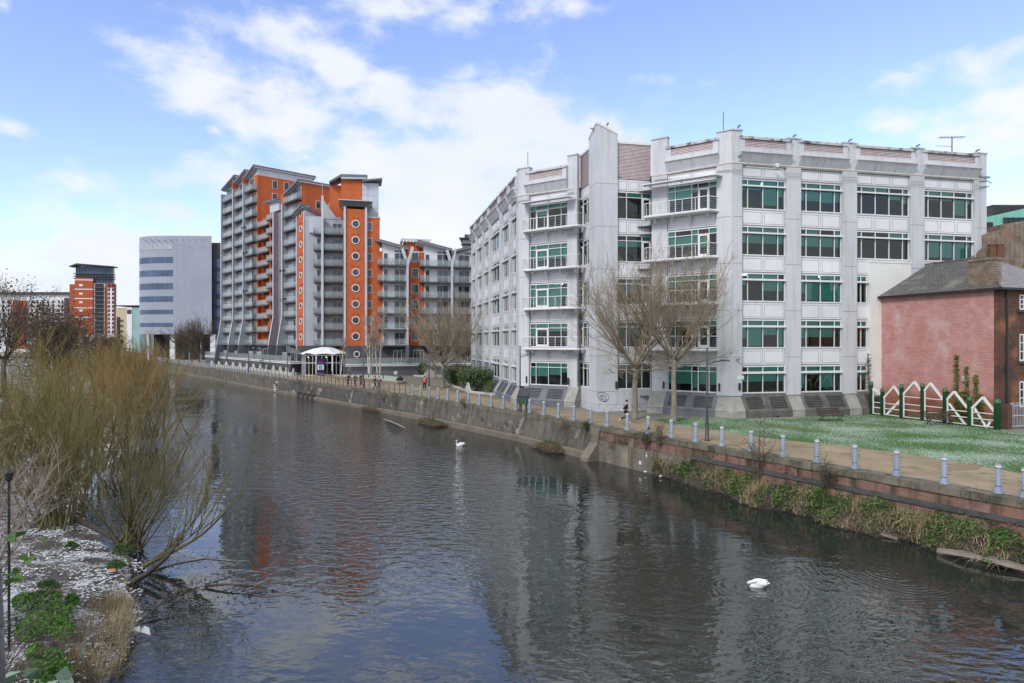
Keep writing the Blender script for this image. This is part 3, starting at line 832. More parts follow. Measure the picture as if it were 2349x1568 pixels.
# little wedges that close the corners
for F1, F2, P in ((FC, FB, RC), (FA, FC, LC)):
    e1, e2 = (LEN if F1 is FC else 31.0), 0.0
    q1, q2 = F1.p(e1, .30, 0), F2.p(e2, .30, 0)
    r1, r2 = F1.p(e1, .95, 0), F2.p(e2, .95, 0)
    m0 = Vector(((q1[0] + q2[0]) / 2, (q1[1] + q2[1]) / 2)); nn = (F1.n + F2.n).normalized()
    c0 = Vector(P) + nn * (.30 / nn.dot(F1.n)); c1 = Vector(P) + nn * (.95 / nn.dot(F1.n))
    cm = MB()
    cm.poly([P, q1[:2], tuple(c0), q2[:2]], 1.75, 23.44)
    cm.poly([P, F1.p(e1, .38, 0)[:2], tuple(Vector(P) + nn * (.38 / nn.dot(F1.n))), F2.p(e2, .38, 0)[:2]], 23.452, 23.56)
    cm.build('corner_pillar', 'panel', office)
    ci = Vector(P) + nn * (.12 / nn.dot(F1.n)); i1, i2 = F1.p(e1, .12, 0), F2.p(e2, .12, 0)
    cm = MB()
    cm.prism([(*P, .0), (*r1[:2], .0), (*c1, .0), (*r2[:2], .0)], [(*P, .52), (*r1[:2], .52), (*c1, .52), (*r2[:2], .52)])
    cm.prism([(*P, .52), (*r1[:2], .52), (*c1, .52), (*r2[:2], .52)], [(*P, 1.86), (*i1[:2], 1.86), (*ci, 1.86), (*i2[:2], 1.86)])
    cm.build('plinth', plinc, office)
# prow and louvred walls beside it
def prow_wall(F, u_tip, u_end, flip):
    lo, hi = min(u_tip, u_end), max(u_tip, u_end)
    s = 1 if u_end > u_tip else -1
    edge = u_tip + s * 2.0
    za, zb = 25.45, 24.6
    ol = [(u_tip, .62), (edge, .62), (edge, zb), (u_tip, za)]
    if s < 0: ol = [(edge, .62), (u_tip, .62), (u_tip, za), (edge, zb)]
    pw = MB()
    pw.plate(F, ol, -.4, .0)
    co = [(u_tip, za), (edge, zb), (edge, zb + .2), (u_tip, za + .2)] if s > 0 else [(edge, zb), (u_tip, za), (u_tip, za + .2), (edge, zb + .2)]
    pw.plate(F, co, -.5, .06, 1)
    for v in (1.75, 4.9, 12.6, 16.4, 20.2): pw.box(F, min(u_tip, edge), max(u_tip, edge), -.1, .004, v, v + .03, 2)
    pw.build('prow', ['panel', 'white_paint', 'seam'], office)
    a, b = sorted((edge + s * .02, u_end))
    d = -.25
    slats(F, a, b, 20.75, 23.9, d + .05)
    MB().box(F, a, b, -.6, d + .12, 23.9, 24.12).build('coping', 'white_paint', office)
    for k in range(5):
        cols = (1, 1.6, .95) if s > 0 else (.95, 1, 1)
        window(F, a, b, SILL[k], HEAD[k], cols, d, bar=False, door=(2 if s > 0 else 0) if k else None, blinds=[(0, .5, .4, .25, 0)[k]] * 2 + [0])
        if k: spandrel(F, a, b, HEAD[k - 1] + .05, SILL[k] - .07, 3, d)
    spandrel(F, a, b, HEAD[4] + .05, 20.75, 3, d)
    MB().box(F, a, b, -.6, -.02, .62, SILL[0] - .08).build('wall', 'panel', office)
    blk = MB()
    blk.box(F, lo, hi, -.6, .02, .3, .6); blk.box(F, lo, hi, -.6, .02, -.05, .29)
    for x in np.arange(lo + .3, hi, .75): blk.box(F, x, x + .02, -.1, .024, .3, .6, 1); blk.box(F, x + .35, x + .37, -.1, .024, 0, .29, 1)
    blk.build('base_course', ['panel', 'seam'], office)
prow_wall(FPR, 0.0, 5.3, False)
prow_wall(FPL, 5.4, 0.1, True)
# short return walls between louvred walls and the cut corner
for F, u in ((FPR, 5.3), (FPL, .1)):
    a = F.p(u, 0, 0); c = FC.p(cr[0] if F is FPR else cl[2], .0, 0)
    q = Fac(a[:2], (c[0] - a[0], c[1] - a[1])) if F is FPR else Fac(c[:2], (a[0] - c[0], a[1] - c[1]))
    MB().box(q, 0, math.hypot(c[0] - a[0], c[1] - a[1]), -.2, .02, .0, 24.1).build('return_wall', 'panel', office)
# the white rendered annex against the right wing
annex = MB()
annex.box(FB, FB.u(1990), FB.u(2083), .02, .34, 0, 13.0)
annex.box(FB, FB.u(1990) - .02, FB.u(2083) + .02, .0, .38, 13.0, 13.12)
walls.box(FB, FB.u(1988), ub[6], -.35, .0, 0, 13.2); walls.box(FB, ub[6], ub[7], -.35, .0, 0, 13.2)
# unseen core fill, slabs, rooms
DEEP = 3.6
for F, a, b in ((FB, .2, 24.3), (FA, 0, 30.6), (FC, .2, LEN - .2)):
    for k in range(5):
        rooms.box(F, a, b, -DEEP - .1, -DEEP, SILL[k] - 1.2, HEAD[k] + .3)
        lo = (SILL[k] - .75); up = HEAD[k] + .12
        roomfl.box(F, a, b, -DEEP, -.36, lo, lo + .1)
        ceil.box(F, a, b, -DEEP, -.36, up, up + .1)
for F, a, b in ((FB, .8, 24), (FC, 1, 7), (FC, 13, 20), (FA, 2, 30)):
    for k in range(5):
        u = a
        while u < b - 2:
            u += wr.uniform(1.6, 4.0)
            fl = SILL[k] - .65
            dd = -wr.uniform(.9, 1.8)
            if wr.random() < .65:
                desks.box(F, u, u + 1.5, dd - .7, dd, fl + .72, fl + .76); desks.box(F, u, u + .06, dd - .7, dd, fl, fl + .72); desks.box(F, u + 1.44, u + 1.5, dd - .7, dd, fl, fl + .72)
                desks.box(F, u + .5, u + 1.05, dd - .3, dd - .26, fl + .85, fl + 1.2, 1)
            elif wr.random() < .6:
                desks.box(F, u, u + wr.uniform(.5, 1.1), dd - .5, dd, fl, fl + wr.uniform(1.1, 1.9), 2)
core_fill = MB()  # solid fill added out of sight behind the rooms to block light
core_fill.poly([FA.p(0, -DEEP - .2, 0)[:2], FA.p(31 - 1.2, -DEEP - .2, 0)[:2], FC.p(3, -DEEP - .2, 0)[:2], FC.p(LEN - 2.5, -DEEP - .2, 0)[:2], FB.p(1.2, -DEEP - .2, 0)[:2], FB.p(24.6, -DEEP - .2, 0)[:2], FB.p(24.6, -30, 0)[:2], FA.p(0, -30, 0)[:2]][::1], -.1, 20.7)
roof = MB()
roof.poly([FA.p(0, -.3, 0)[:2], FA.p(31, -.3, 0)[:2], FC.p(cl[2], -.1, 0)[:2], FPL.p(.1, -.3, 0)[:2], FPL.p(5.3, -.45, 0)[:2], FPR.p(5.2, -.4, 0)[:2], FC.p(cr[0], -.1, 0)[:2], RC, FB.p(24.6, -.3, 0)[:2], FB.p(24.6, -30, 0)[:2], FA.p(0, -30, 0)[:2]], 20.76, 21.0)
MB().box(FB, 24.2, 24.6, -18, -.36, 0, 23.2).build('gable_wall', 'panel', office)              # gable end of the right wing
walls.build('wall', 'panel', office); annex.build('annex', 'wall_white', office)
roof.build('roof', 'roof_metal', office); core_fill.build('core_fill', 'room_dark', office)
inn = rooms.build('interior', 'room_dark', office); roomfl.build('floor', 'room_floor', inn); ceil.build('ceiling', 'ceiling', inn); desks.build('furniture', ['desk', 'monitor', 'furniture'], inn)
cl_ = MB()
for F, u, k, d in ((FB, ub[0] + .2, 4, -1.3), (FB, ub[0] + 2.6, 4, -1.2), (FB, ub[2] + 3.2, 2, -1.6), (FB, ub[0] + .9, 2, -1.5), (FC, 2.9, 2, -1.4), (FB, ub[4] + 1.2, 0, -1.7)):
    cl_.box(F, u, u + .75, d - .6, d, HEAD[k] + .06, HEAD[k] + .1)
cl_.build('ceiling_light', 'lamp_glow', inn)
# balconies of the cut corner
def office_balcony(F, u0, u1, v, dep, cant):
    d0 = .13
    b = MB()
    ol = [(u0, d0), (u1, d0), (u1 - cant[1], dep), (u0 + cant[0], dep)]
    bot = [F.p(u, d, v - .16) for u, d in ol][::1]; top = [F.p(u, d, v) for u, d in ol]
    b.prism([bot[0], bot[3], bot[2], bot[1]][::-1], [top[0], top[3], top[2], top[1]][::-1])
    q = [(u0, d0), (u0 + cant[0], dep), (u1 - cant[1], dep), (u1, d0)]
    for (a, c), (e, g) in zip(q, q[1:]):
        b.tube([F.p(a, c, v - .1), F.p(e, g, v - .1)], .11, 6)
    o = b.build('balcony', 'white_paint', office)
    r = MB()
    r.tube([F.p(a, c, v + 1.05) for a, c in q], .035, 6)
    for (a, c), (e, g) in zip(q, q[1:]):
        l = math.hypot(e - a, g - c); n = max(1, round(l / 1.15))
        for i in range(n + 1):
            t = i / n; p0 = F.p(a + (e - a) * t, c + (g - c) * t, v)
            r.tube([p0, (p0[0], p0[1], v + 1.05)], .028, 5)
        for w in range(5): r.tube([F.p(a, c, v + .16 + w * .17), F.p(e, g, v + .16 + w * .17)], .008, 3)
    r.build('railing', 'white_paint', o)
    k = MB()
    for t in (.14, .38, .62, .86):
        u = u0 + (u1 - u0) * t
        k.profile(F, u - .05, u + .05, [(d0, v - .62), (d0 + .12, v - .62), (dep * .6, v - .17), (d0, v - .17)])
    k.build('brackets', 'white_paint', o)
for k in range(1, 5):
    office_balcony(FC, FC.u(1207), FC.u(1331, 1.2), SILL[k] - .12, 1.25, (.5, .25))
    office_balcony(FC, FC.u(1472, 1.2), FC.u(1652), SILL[k] - .12, 1.25, (.3, .55))
for u0, u1 in ((cl[0] - .5, cl[2] - .1), (cr[0] - .6, cr[2] + .5)):
    c = MB()
    for i in range(8):
        d = .35 + i * .15; c.profile(FC, u0 + i * .03, u1 - i * .03, [(d, 19.86 - i * .012), (d + .11, 19.80 - i * .012), (d + .11, 19.84 - i * .012), (d, 19.9 - i * .012)])
    for t in (.08, .5, .92): c.box(FC, u0 + (u1 - u0) * t - .03, u0 + (u1 - u0) * t + .03, .12, 1.5, 19.74, 19.8)
    c.build('sun_shade', 'white_paint', office)
# service pipe under the parapets
pipes.tube([FB.p(24.4, .88, 20.62), FB.p(1.0, .88, 20.62), (RC[0] - .35, RC[1] - .95, 20.62), FC.p(LEN - 1.2, .88, 20.62), FC.p(cr[0] + .2, .5, 20.62)], .075, 8)
pipes.tube([FC.p(cl[1] + .7, .5, 20.62), FC.p(.6, .88, 20.62), (LC[0] - .8, LC[1] - .55, 20.62), FA.p(29.6, .9, 20.45), FA.p(26.5, .9, 20.3)], .075, 8)
pipes.tube([FB.p(ub[0] + .1, .75, 20.4), FB.p(ub[0] + 3.4, .75, 20.4), FB.p(ub[0] + 3.55, .7, 20.2)], .06, 8, 1)
pipes.box(FB, ub[0] + 2.7, ub[0] + 2.95, .6, .95, 20.5, 20.8, 1)
pipes.build('pipework', ['pipe_paint', 'white_paint'], office)
e = MB(); P0 = FB.p(24.6, .3, 20.6)
e.tube([P0, FB.p(25.5, .3, 20.7), FB.p(25.9, .3, 20.5), FB.p(25.6, .3, 20.2), FB.p(24.6, .3, 20.05)], .05, 6); e.box(FB, 24.6, 25.7, .2, .4, 20.95, 21.1)
e.build('bracket', 'grey_metal', office)
b = MB()
for F, u, d in ((FPR, .15, .02),):
    pass
for u in (cl[0] - .25, cl[1] + .22, cr[1] - .25, cr[2] + .25): b.box(FC, u - .07, u + .07, .3, .4, 2.1, 2.75)
b.box(FPR, 1.78, 1.92, .0, .1, 2.0, 2.65); b.box(FPR, 5.36, 5.5, -.2, .14, 2.1, 2.75); b.box(FB, ub[0] - .35, ub[0] - .2, .3, .42, 2.2, 2.8); b.box(FPL, .2, .32, .0, .1, 2.1, 2.7)
b.build('wall_light', 'black_metal', office)
for F, u, d, v in ((FPR, 1.0, .06, 25.3), (FPL, 4.9, .06, 25.0), (FB, .4, .4, 23.6), (FB, 5.6, .3, 23.22), (FB, 11.0, .3, 23.22), (FB, 17.9, .3, 23.22), (FB, 24.3, .3, 23.22), (FB, .5, .4, 21.2), (FB, .3, .45, 4.6), (FA, 29.9, .4, 20.9)):
    c = MB(); c.box(F, u - .03, u + .03, d - .1, d + .03, v, v + .1); c.box(F, u - .06, u + .06, d - .08, d + .26, v + .1, v + .19); c.box(F, u - .07, u + .07, d + .1, d + .3, v + .19, v + .205)
    c.build('camera_unit', 'grey_metal', office)
pl = MB().box(FB, .35, .95, .3, .315, 3.1, 3.4).build('sign', 'paper', office)
# antenna masts
def mast(p, h, label, yagi=False):
    t = thing('antenna', label, 'antenna', p)
    m = MB().tube([p, (p[0], p[1], p[2] + h)], .03 if not yagi else .045, 6); m.build('mast', 'dark_paint', t)
    if yagi:
        y = MB(); z = p[2] + h - .05
        y.tube([(p[0] - 1.2, p[1], z), (p[0] + 1.1, p[1], z + .05)], .03, 5)
        for i in range(9): y.tube([(p[0] - 1.1 + i * .27, p[1] - .45, z), (p[0] - 1.1 + i * .27, p[1] + .45, z)], .015, 4)
        y.tube([(p[0] - 1.5, p[1], z - .75), (p[0], p[1], z - .85)], .02, 5)
        y.build('aerial', 'dark_paint', t)
mast((17.62, 53.6, 23.5), 1.8, 'thin grey lightning rod on the right corner pillar of the white office block')
mast((1.6, 64.9, 23.5), 1.8, 'thin grey rod standing on the left corner pillar of the white office block')
mast(FB.p(23.0, -1.0, 21.0), 3.9, 'television aerial on a mast at the right end of the office roof', True)
# scrawl on the prow, drawn as a flat line of paint
g = MB()
def scrawl(F, pts, r=.022):
    w = [F.p(u, .006, v) for u, v in pts]
    g.tube(w, r, 4)
c = (.62, 1.28)
scrawl(FPR, [(c[0] + .52 * math.cos(a) + .06 * math.sin(2 * a), c[1] + .40 * math.sin(a) - .12 * math.cos(a)) for a in np.linspace(-.6, 5.4, 30)])
z = [(-.34, .18), (-.30, .02), (-.22, .20), (-.16, .02), (-.06, .22), (-.14, .20), (-.10, .02), (0, .05), (.06, .24), (.10, .02), (.16, .16), (.2, -.02), (.3, .02), (.22, -.1), (.34, -.12), (.22, -.22), (.36, -.24)]
scrawl(FPR, [(c[0] + x, c[1] + y) for x, y in z], .02)
scrawl(FPR, [(c[0] + x, c[1] + y) for x, y in ((-.28, -.05), (-.12, -.08), (-.2, -.2), (-.05, -.2), (.05, -.08), (.0, -.25), (.2, -.3), (.25, -.38), (.38, -.3), (.3, -.45), (.05, -.34))], .02)
g.build('graffiti', 'graffiti', office)
# ------------------------------------------------------------------ orange apartment building
flats = thing('apartment_building', 'tall orange and grey apartment block with tiers of glass fronted balconies and slanting roofs', 'building', (-45, 135, 0))
KX, KY = -58.65, 148.0
RF = Fac((KX, KY), (.68, -.73))              # river side
QF = Fac((KX, KY), (.73, .68))               # flank of the tall block
WF = Fac((-30.5, 118.0), (.973, .232))       # the side that faces the bridge
FH, F0 = 2.97, 5.56                          # storey height, level of the lowest balcony
def zf(k): return F0 + FH * k
def part(b, name, m, smooth=False, parent=None): return b.build(name, m, parent or flats, smooth)
def P2(F, u, d): return F.p(u, d, 0)[:2]
def roofslab(F, prof, d0, d1, t=.45, name='roof', over=.25):
    """a roof that follows (u, v) points along F, running from d0 back to d1"""
    b = MB()
    top = [(u, v + t) for u, v in prof]
    b.plate(F, prof + top[::-1], d1, d0)
    b.plate(F, [(u, v - .14) for u, v in prof] + [(u, v - .004) for u, v in prof[::-1]], d1 + .2, d0 - over, 1)
    return part(b, name, ['roof_metal', 'clad_light'])
def door_window(F, u0, u1, v0, v1, n=2, d=0.0, curt=True, name='balcony_door', fm='frame_white', g='flat_glass', dark=False):
    f = MB(); t = .07
    f.box(F, u0, u1, d, d + .07, v0, v0 + t); f.box(F, u0, u1, d, d + .07, v1 - t, v1)
    for i in range(n + 1):
        x = u0 + (u1 - u0 - t) * i / n
        f.box(F, x, x + t, d, d + .068, v0 + t, v1 - t)
    w = f.build(name, fm, flats)
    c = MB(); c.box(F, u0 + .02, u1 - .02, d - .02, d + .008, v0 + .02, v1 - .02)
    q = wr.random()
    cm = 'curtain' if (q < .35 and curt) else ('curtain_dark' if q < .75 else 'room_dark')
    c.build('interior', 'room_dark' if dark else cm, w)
    MB().face([F.p(u0 + .03, d + .04, v0 + .03), F.p(u1 - .03, d + .04, v0 + .03), F.p(u1 - .03, d + .04, v1 - .03), F.p(u0 + .03, d + .04, v1 - .03)]).build('pane', g, w)
    return w
def balcony_proto(F, u0, u1, d0, d1, v, left=True, right=True, rail='steel'):
    b = MB()
    b.box(F, u0, u1, d0, d1, v - .2, v)
    b.box(F, u0 + .1, u1 - .1, d1 - .35, d1 - .15, v - .32, v - .2)
    o = b.build('balcony', 'balcony_deck', flats)
    g = MB(); G = MB()
    runs = [((u0 + .04, d1 - .04), (u1 - .04, d1 - .04))]
    if left: runs.append(((u0 + .04, d0 + .05), (u0 + .04, d1 - .04)))
    if right: runs.append(((u1 - .04, d1 - .04), (u1 - .04, d0 + .05)))
    for (a, c), (e, h) in runs:
        g.tube([F.p(a, c, v + 1.1), F.p(e, h, v + 1.1)], .035, 5)
        l = math.hypot(e - a, h - c); n = max(1, round(l / 1.5))
        for i in range(n + 1):
            t = i / n; p = F.p(a + (e - a) * t, c + (h - c) * t, v)
            g.tube([(p[0], p[1], v - .1), (p[0], p[1], v + 1.1)], .028, 4)
        p, q = F.p(a, c, v), F.p(e, h, v)
        G.face([(p[0], p[1], v + .08), (q[0], q[1], v + .08), (q[0], q[1], v + 1.0), (p[0], p[1], v + 1.0)])
    x = g.build('railing', rail, o)
    G.build('glazing', 'rail_glass', x)
    return o
def rows(o, ks, k0):
    for k in ks:
        if k != k0:
            c = dup(o, flats); c.location = (0, 0, FH * (k - k0))
def fin(F, u, top, w=.16, d0=0.0, m='clad_grey', flare=True, dd=1.25):
    b = MB()
    pr = [(d0, 0.0), (dd + 1.75, 0.0), (dd + 1.5, 2.2), (dd + 1.05, F0 - .15), (dd, 11.6), (dd, top), (d0, top)] if flare else [(d0, 0), (dd, 0), (dd, top), (d0, top)]
    lo = [p for p in pr if p[1] <= F0 + .01]
    b.profile(F, u - w, u + w, [(d0, F0 - .15)] + [p for p in pr if p[1] >= F0 - .2 and p[0] > d0] + [(d0, top)])
    if flare: b.profile(F, u - w - .06, u + w + .06, [(d0, 0.0), (dd + 1.9, 0.0), (dd + 1.58, 2.2), (dd + 1.05, F0 - .16), (d0, F0 - .16)], 1)
    e = [p for p in pr if p[1] >= F0 - .2 and p[0] > d0]
    for p, q in zip(e, e[1:]):
        b.prism([F.p(u + .2, p[0] - .02, p[1]), F.p(u + .2, p[0] + .1, p[1]), F.p(u - .2, p[0] + .1, p[1]), F.p(u - .2, p[0] - .02, p[1])],
                [F.p(u + .2, q[0] - .02, q[1]), F.p(u + .2, q[0] + .1, q[1]), F.p(u - .2, q[0] + .1, q[1]), F.p(u - .2, q[0] - .02, q[1])], 2)
    return part(b, 'fin', [m, 'base_band', 'clad_light'])
# --- solid blocks
def block(F, u0, u1, d0, d1, z0, z1, m, name='wall'):
    return part(MB().box(F, u0, u1, d0, d1, z0, z1), name, m)
UB = [RF.u(508, 1.2), RF.u(534.6, 1.2), RF.u(558.3, 1.2), 0.0]
V1, V2, B4 = RF.u(627, 1.25), RF.u(647, 1.25), RF.u(681.5, 1.1)
block(RF, UB[0], 0, -13.7, 0, F0 - .15, 44.6, 'orange_render')
block(RF, 0, V2, -10, -1.2, F0 - .15, 34.6, 'orange_render')
block(RF, V2, B4, -7.2, 0, F0 - .15, 37.6, 'orange_render')
block(RF, B4, 28.2, -7.5, -1.5, F0 - .15, 31, 'clad_grey')
# tall block: three roofs climbing to the right
for i in range(3):
    a, b = UB[i], UB[i + 1]
    m = MB()
    m.plate(RF, [(a, 44.6), (b, 44.6), (b, 46.2), (a + .3, 44.7)], -13.6, -.02)
    part(m, 'gable_wall', 'clad_light')
    roofslab(RF, [(a - .5, 44.25), (b + (.15 if i < 2 else .45), 46.25)], 1.1, -14.2 if i == 2 else -6, .45)
    fin(RF, a, 43.2)
    if i < 2: part(MB().box(RF, b - .45, b - .17, -3, 1.2, 42.2, 45.4), 'wall', 'orange_render')
    o = balcony_proto(RF, a + .25, b - (.25 if i < 2 else .02), .0, 1.15, zf(5), left=False, right=(i == 2))
    rows(o, range(13), 5)
    w0 = door_window(RF, a + .9, b - 1.3, zf(12) + .05, zf(12) + 3.0, 4, 0.02)
    part(MB().box(RF, a + .2, a + (b - a) * .40, .001, .05, F0, 44.6), 'cladding', 'clad_grey')
    for k in range(12):
        door_window(RF, a + (b - a) * .42, b - .35, zf(k) + .03, zf(k) + 2.35, 3, 0.02)
part(MB().box(QF, .0, .35, .0, .12, F0, 44.5), 'wall', 'orange_render')
def small_window(F, u, z, w=.95, h=1.5, d=0.0, name='window'):
    return door_window(F, u - w / 2, u + w / 2, z - h / 2, z + h / 2, 1, d, name=name)
for px, py in ((630.5, 424.4), (657, 428.5), (630.2, 453.4)):
    u = QF.u(px); y = QF.p(u, 0, 0)[1]
    small_window(QF, u, EYE + (784 - py) * y / FP, 1.25, 1.9, 0.01)
# slot with two sets of balconies, then a violet clad panel between fins
part(MB().box(RF, V1 * .62, V1 * .62 + .7, -1.2, .2, F0 - .15, 34), 'pier', 'orange_render')
o = balcony_proto(RF, .6, V1 * .62 - .05, -1.2, .6, zf(5), left=True, right=True); rows(o, range(10), 5)
for k in range(10): door_window(RF, V1 * .3, V1 * .6, zf(k) + .03, zf(k) + 2.3, 2, -1.18, name='slot_door')
o = balcony_proto(RF, V1 * .66, V1 - .2, .21, 1.2, zf(5) + .6, left=True, right=False); rows(o, range(2, 10), 5)
roofslab(RF, [(V1 * .5, 37.0), (V1 + .5, 36.6)], 1.0, -3, .3); part(MB().box(RF, V1 * .62, V1 + .3, -3, .1, 34.6, 36.7), 'top_storey', 'clad_light')
fin(RF, V1, 34.0, m='clad_violet'); part(MB().box(RF, V1 + .2, V2 - .2, -1.2, .25, F0 - .15, 34.0), 'panel_wall', 'clad_violet')
part(MB().box(RF, V2 - 1.2, V2 - .2, -2, .9, F0 - .15, 37.4), 'wall', 'orange_render')
fin(RF, V2, 35.0)
# second block
o = balcony_proto(RF, V2 + .25, B4 - .1, .0, 1.15, zf(5), left=False, right=True); rows(o, range(11), 5)
part(MB().box(RF, V2 + .2, V2 + (B4 - V2) * .4, .001, .05, F0, 37.6), 'cladding', 'clad_grey')
for k in range(11): door_window(RF, V2 + (B4 - V2) * .42, B4 - .4, zf(k) + .03, zf(k) + 2.35, 3, .02)
part(MB().plate(RF, [(V2, 37.6), (B4, 37.6), (B4, 38.9), (V2 + .3, 37.7)], -7, -.02), 'gable_wall', 'clad_light')
QF2 = Fac(P2(RF, B4, 0), (.73, .68))
roofslab(RF, [(V2 + .2, 36.9), (B4 + .4, 38.7)], 1.1, -7.4, .4)
part(MB().box(QF2, 0, 7.2, -.3, .05, F0, 38.6), 'wall', 'orange_render')
for px, py in ((730, 471.3), (759.5, 476)):
    u = QF2.u(px); y = QF2.p(u, 0, 0)[1]; small_window(QF2, u, EYE + (784 - py) * y / FP, 1.15, 1.7, .06)
part(MB().box(QF2, 7.2, 10.5, -5, -.4, 20, 36.0), 'wall', 'orange_render')
# the column of oval-looking round windows
CF = Fac(P2(RF, 28.2, 3.2), (.68, -.73))
part(MB().box(CF, 0, 3.2, -5, 0, F0 - .15, 31.2), 'wall', 'orange_render')
for u in (.0, 3.2): part(MB().box(CF, u - .14, u + .14, -.05, .25, .0, 31.2), 'downpipe', 'clad_light')
CR = Fac(P2(CF, 3.2, 0), (.73, .68))
part(MB().plate(CR, [(.1, F0 - .15), (2.8, F0 - .15), (2.8, 30.4), (.1, 31.4)], -1, .04), 'panel_wall', 'clad_light')
roofslab(CF, [(-1.0, 30.6), (3.5, 32.1)], .9, -1.2, .3); roofslab(CR, [(-.6, 31.9), (4.6, 30.3)], .5, -3, .25)
def round_window(F, u, z, r, d=.0, lit=False, dark=True):
    f = MB(); n = 24
    for i in range(n):
        a, b = 2 * math.pi * i / n, 2 * math.pi * (i + 1) / n
        pr = [F.p(u + q * math.cos(t), dd, z + q * math.sin(t)) for t in (a, b) for q, dd in ((r, d), (r, d + .12), (r - .14, d + .12), (r - .14, d))]
        f.face([pr[1], pr[5], pr[6], pr[2]]); f.face([pr[0], pr[4], pr[5], pr[1]]); f.face([pr[2], pr[6], pr[7], pr[3]])
    w = f.build('round_window', 'frame_white', flats)
    ring = [(u + (r - .1) * math.cos(2 * math.pi * i / n), z + (r - .1) * math.sin(2 * math.pi * i / n)) for i in range(n)]
    MB().face([F.p(a, d + .01, b) for a, b in ring]).build('interior', 'room_dark' if dark else 'curtain', w)  # pale sheet behind some panes stands in for reflected sky
    MB().face([F.p(a, d + .06, b) for a, b in ring]).build('pane', 'flat_glass', w)
    f = MB()
    for s in (-1, 1): f.box(F, u + s * .42 - .08, u + s * .42 + .08, d, d + .12, z + r + .32, z + r + .48)
    f.build('vent', 'rust', w)
for k in range(9): round_window(CF, 1.6, zf(k) + 1.55, .62, dark=wr.random() < .35)
# frontal balconies in the re-entrant corner
BK = -4.6
u_a, u_b = WF.u(716, BK), 0.0
part(MB().box(WF, u_a - 1.2, .4, BK - 4, BK, F0 - .15, 29.8), 'wall', 'clad_grey')
part(MB().box(WF, u_a - .5, WF.u(739, BK) + .1, BK, BK + .5, 26.6, 29.4), 'wall', 'clad_light')
u1, u2, u3, u4 = WF.u(719, -2.7), WF.u(737.5, -2.7), WF.u(742, -2.4), WF.u(787.5, -2.4)
o = balcony_proto(WF, u1, u2, BK, -2.7, zf(4), True, False); rows(o, range(8), 4)
o = balcony_proto(WF, u3, u4, BK, -2.4, zf(4), False, True); rows(o, range(8), 4)
for k in range(8):
    door_window(WF, WF.u(726, BK), WF.u(736, BK), zf(k) + .03, zf(k) + 2.3, 1, BK, name='terrace_door')
    a = WF.u(762, BK); door_window(WF, a, WF.u(785, BK), zf(k) + .03, zf(k) + 2.3, 2, BK, name='terrace_door')
f5 = MB(); ux = WF.u(739.5, -2.2)
f5.box(WF, ux - .14, ux + .14, BK, -2.2, F0 - .15, 29.4); f5.box(WF, ux - .2, ux + .2, -2.25, -2.1, F0, 33.2, 1)
f5.plate(WF, [(ux, 29.4), (ux + 2.7, 29.4), (ux, 33.0)], BK, BK + .12); f5.tube([WF.p(ux, -2.15, 33), WF.p(ux, -2.15, 36)], .04, 6, 1)
part(f5, 'fin', ['clad_grey', 'clad_light'])
# round-window tower, flank with square windows, set-back top storeys
UT = 3.5
part(MB().box(WF, 0, UT, -6, 0, F0 - .15, 30.6), 'wall', 'orange_render')
part(MB().box(WF, -.02, UT + .02, -6, -.02, 0, F0 - .16), 'wall', 'base_brick')
for u in (-.18, UT + .12): part(MB().box(WF, u - .2, u + .2, -.3, .2, F0 - .4 if u < 0 else F0 - .15, 31.2), 'downpipe', 'clad_light')
t = MB()
t.prism([WF.p(u, d, 31.0) for u, d in ((-.5, .3), (UT + .5, .3), (UT + .5, -5), (-.5, -5))], [WF.p(u, d, 31.9) for u, d in ((-1.1, .9), (UT + 1.1, .9), (UT + 1.1, -5), (-1.1, -5))])
t.box(WF, -1.3, UT + 1.3, -5, 1.1, 31.9, 32.05, 1); part(t, 'roof', ['roof_metal', 'clad_light'])
for k in range(8): round_window(WF, UT / 2, EYE + (784 - (514.3, 551.7, 588.2, 625.4, 661.8, 698.3, 735.3, 772.1)[k]) * .0803, .72, dark=k not in (0, 3, 5))
round_window(WF, UT / 2 + .2, EYE - 29 * .0803, .58, dark=True)
U2 = WF.u(871, -.5)
part(MB().box(WF, UT + .02, U2, -6, -.5, F0 - .15, 29.2), 'wall', 'orange_render')
part(MB().box(WF, UT, U2 + .1, -6, -.42, 29.2, 29.35), 'coping', 'clad_light')
uw = WF.u(847.5, -.5)
for py in (519.5, 556, 590.5, 627, 663.5, 699, 736): small_window(WF, uw, EYE + (784 - py) * .0808, 1.0, 1.65 if py < 560 else 1.45, -.49)
part(MB().box(WF, WF.u(831, -4.5), WF.u(868.5, -4.5), -9, -4.5, 29.35, 36.6), 'panel_wall', 'clad_light')
part(MB().box(WF, WF.u(782, -4.6), WF.u(830.8, -4.6), -9, -4.6, 29.3, 37.0), 'wall', 'orange_render')
part(MB().box(WF, WF.u(756, -5.2), WF.u(782, -5.2), -9, -5.2, 29.3, 36.0), 'wall', 'orange_render')
j = MB()
for i in range(1, 6): j.box(WF, WF.u(831, -4.5), WF.u(868.5, -4.5), -4.5, -4.49, 29.4 + i * 1.2, 29.43 + i * 1.2)
j.box(WF, WF.u(844, -4.5), WF.u(844, -4.5) + .04, -4.5, -4.49, 29.4, 36.6); part(j, 'joints', 'seam')
t = MB()
t.plate(WF, [(WF.u(755, -3.8), 36.1), (WF.u(782, -3.8), 37.4), (WF.u(843, -3.8), 37.6), (WF.u(843, -3.8), 38.0), (WF.u(782, -3.8), 37.85), (WF.u(755, -3.8), 36.4)], -9, -3.8)
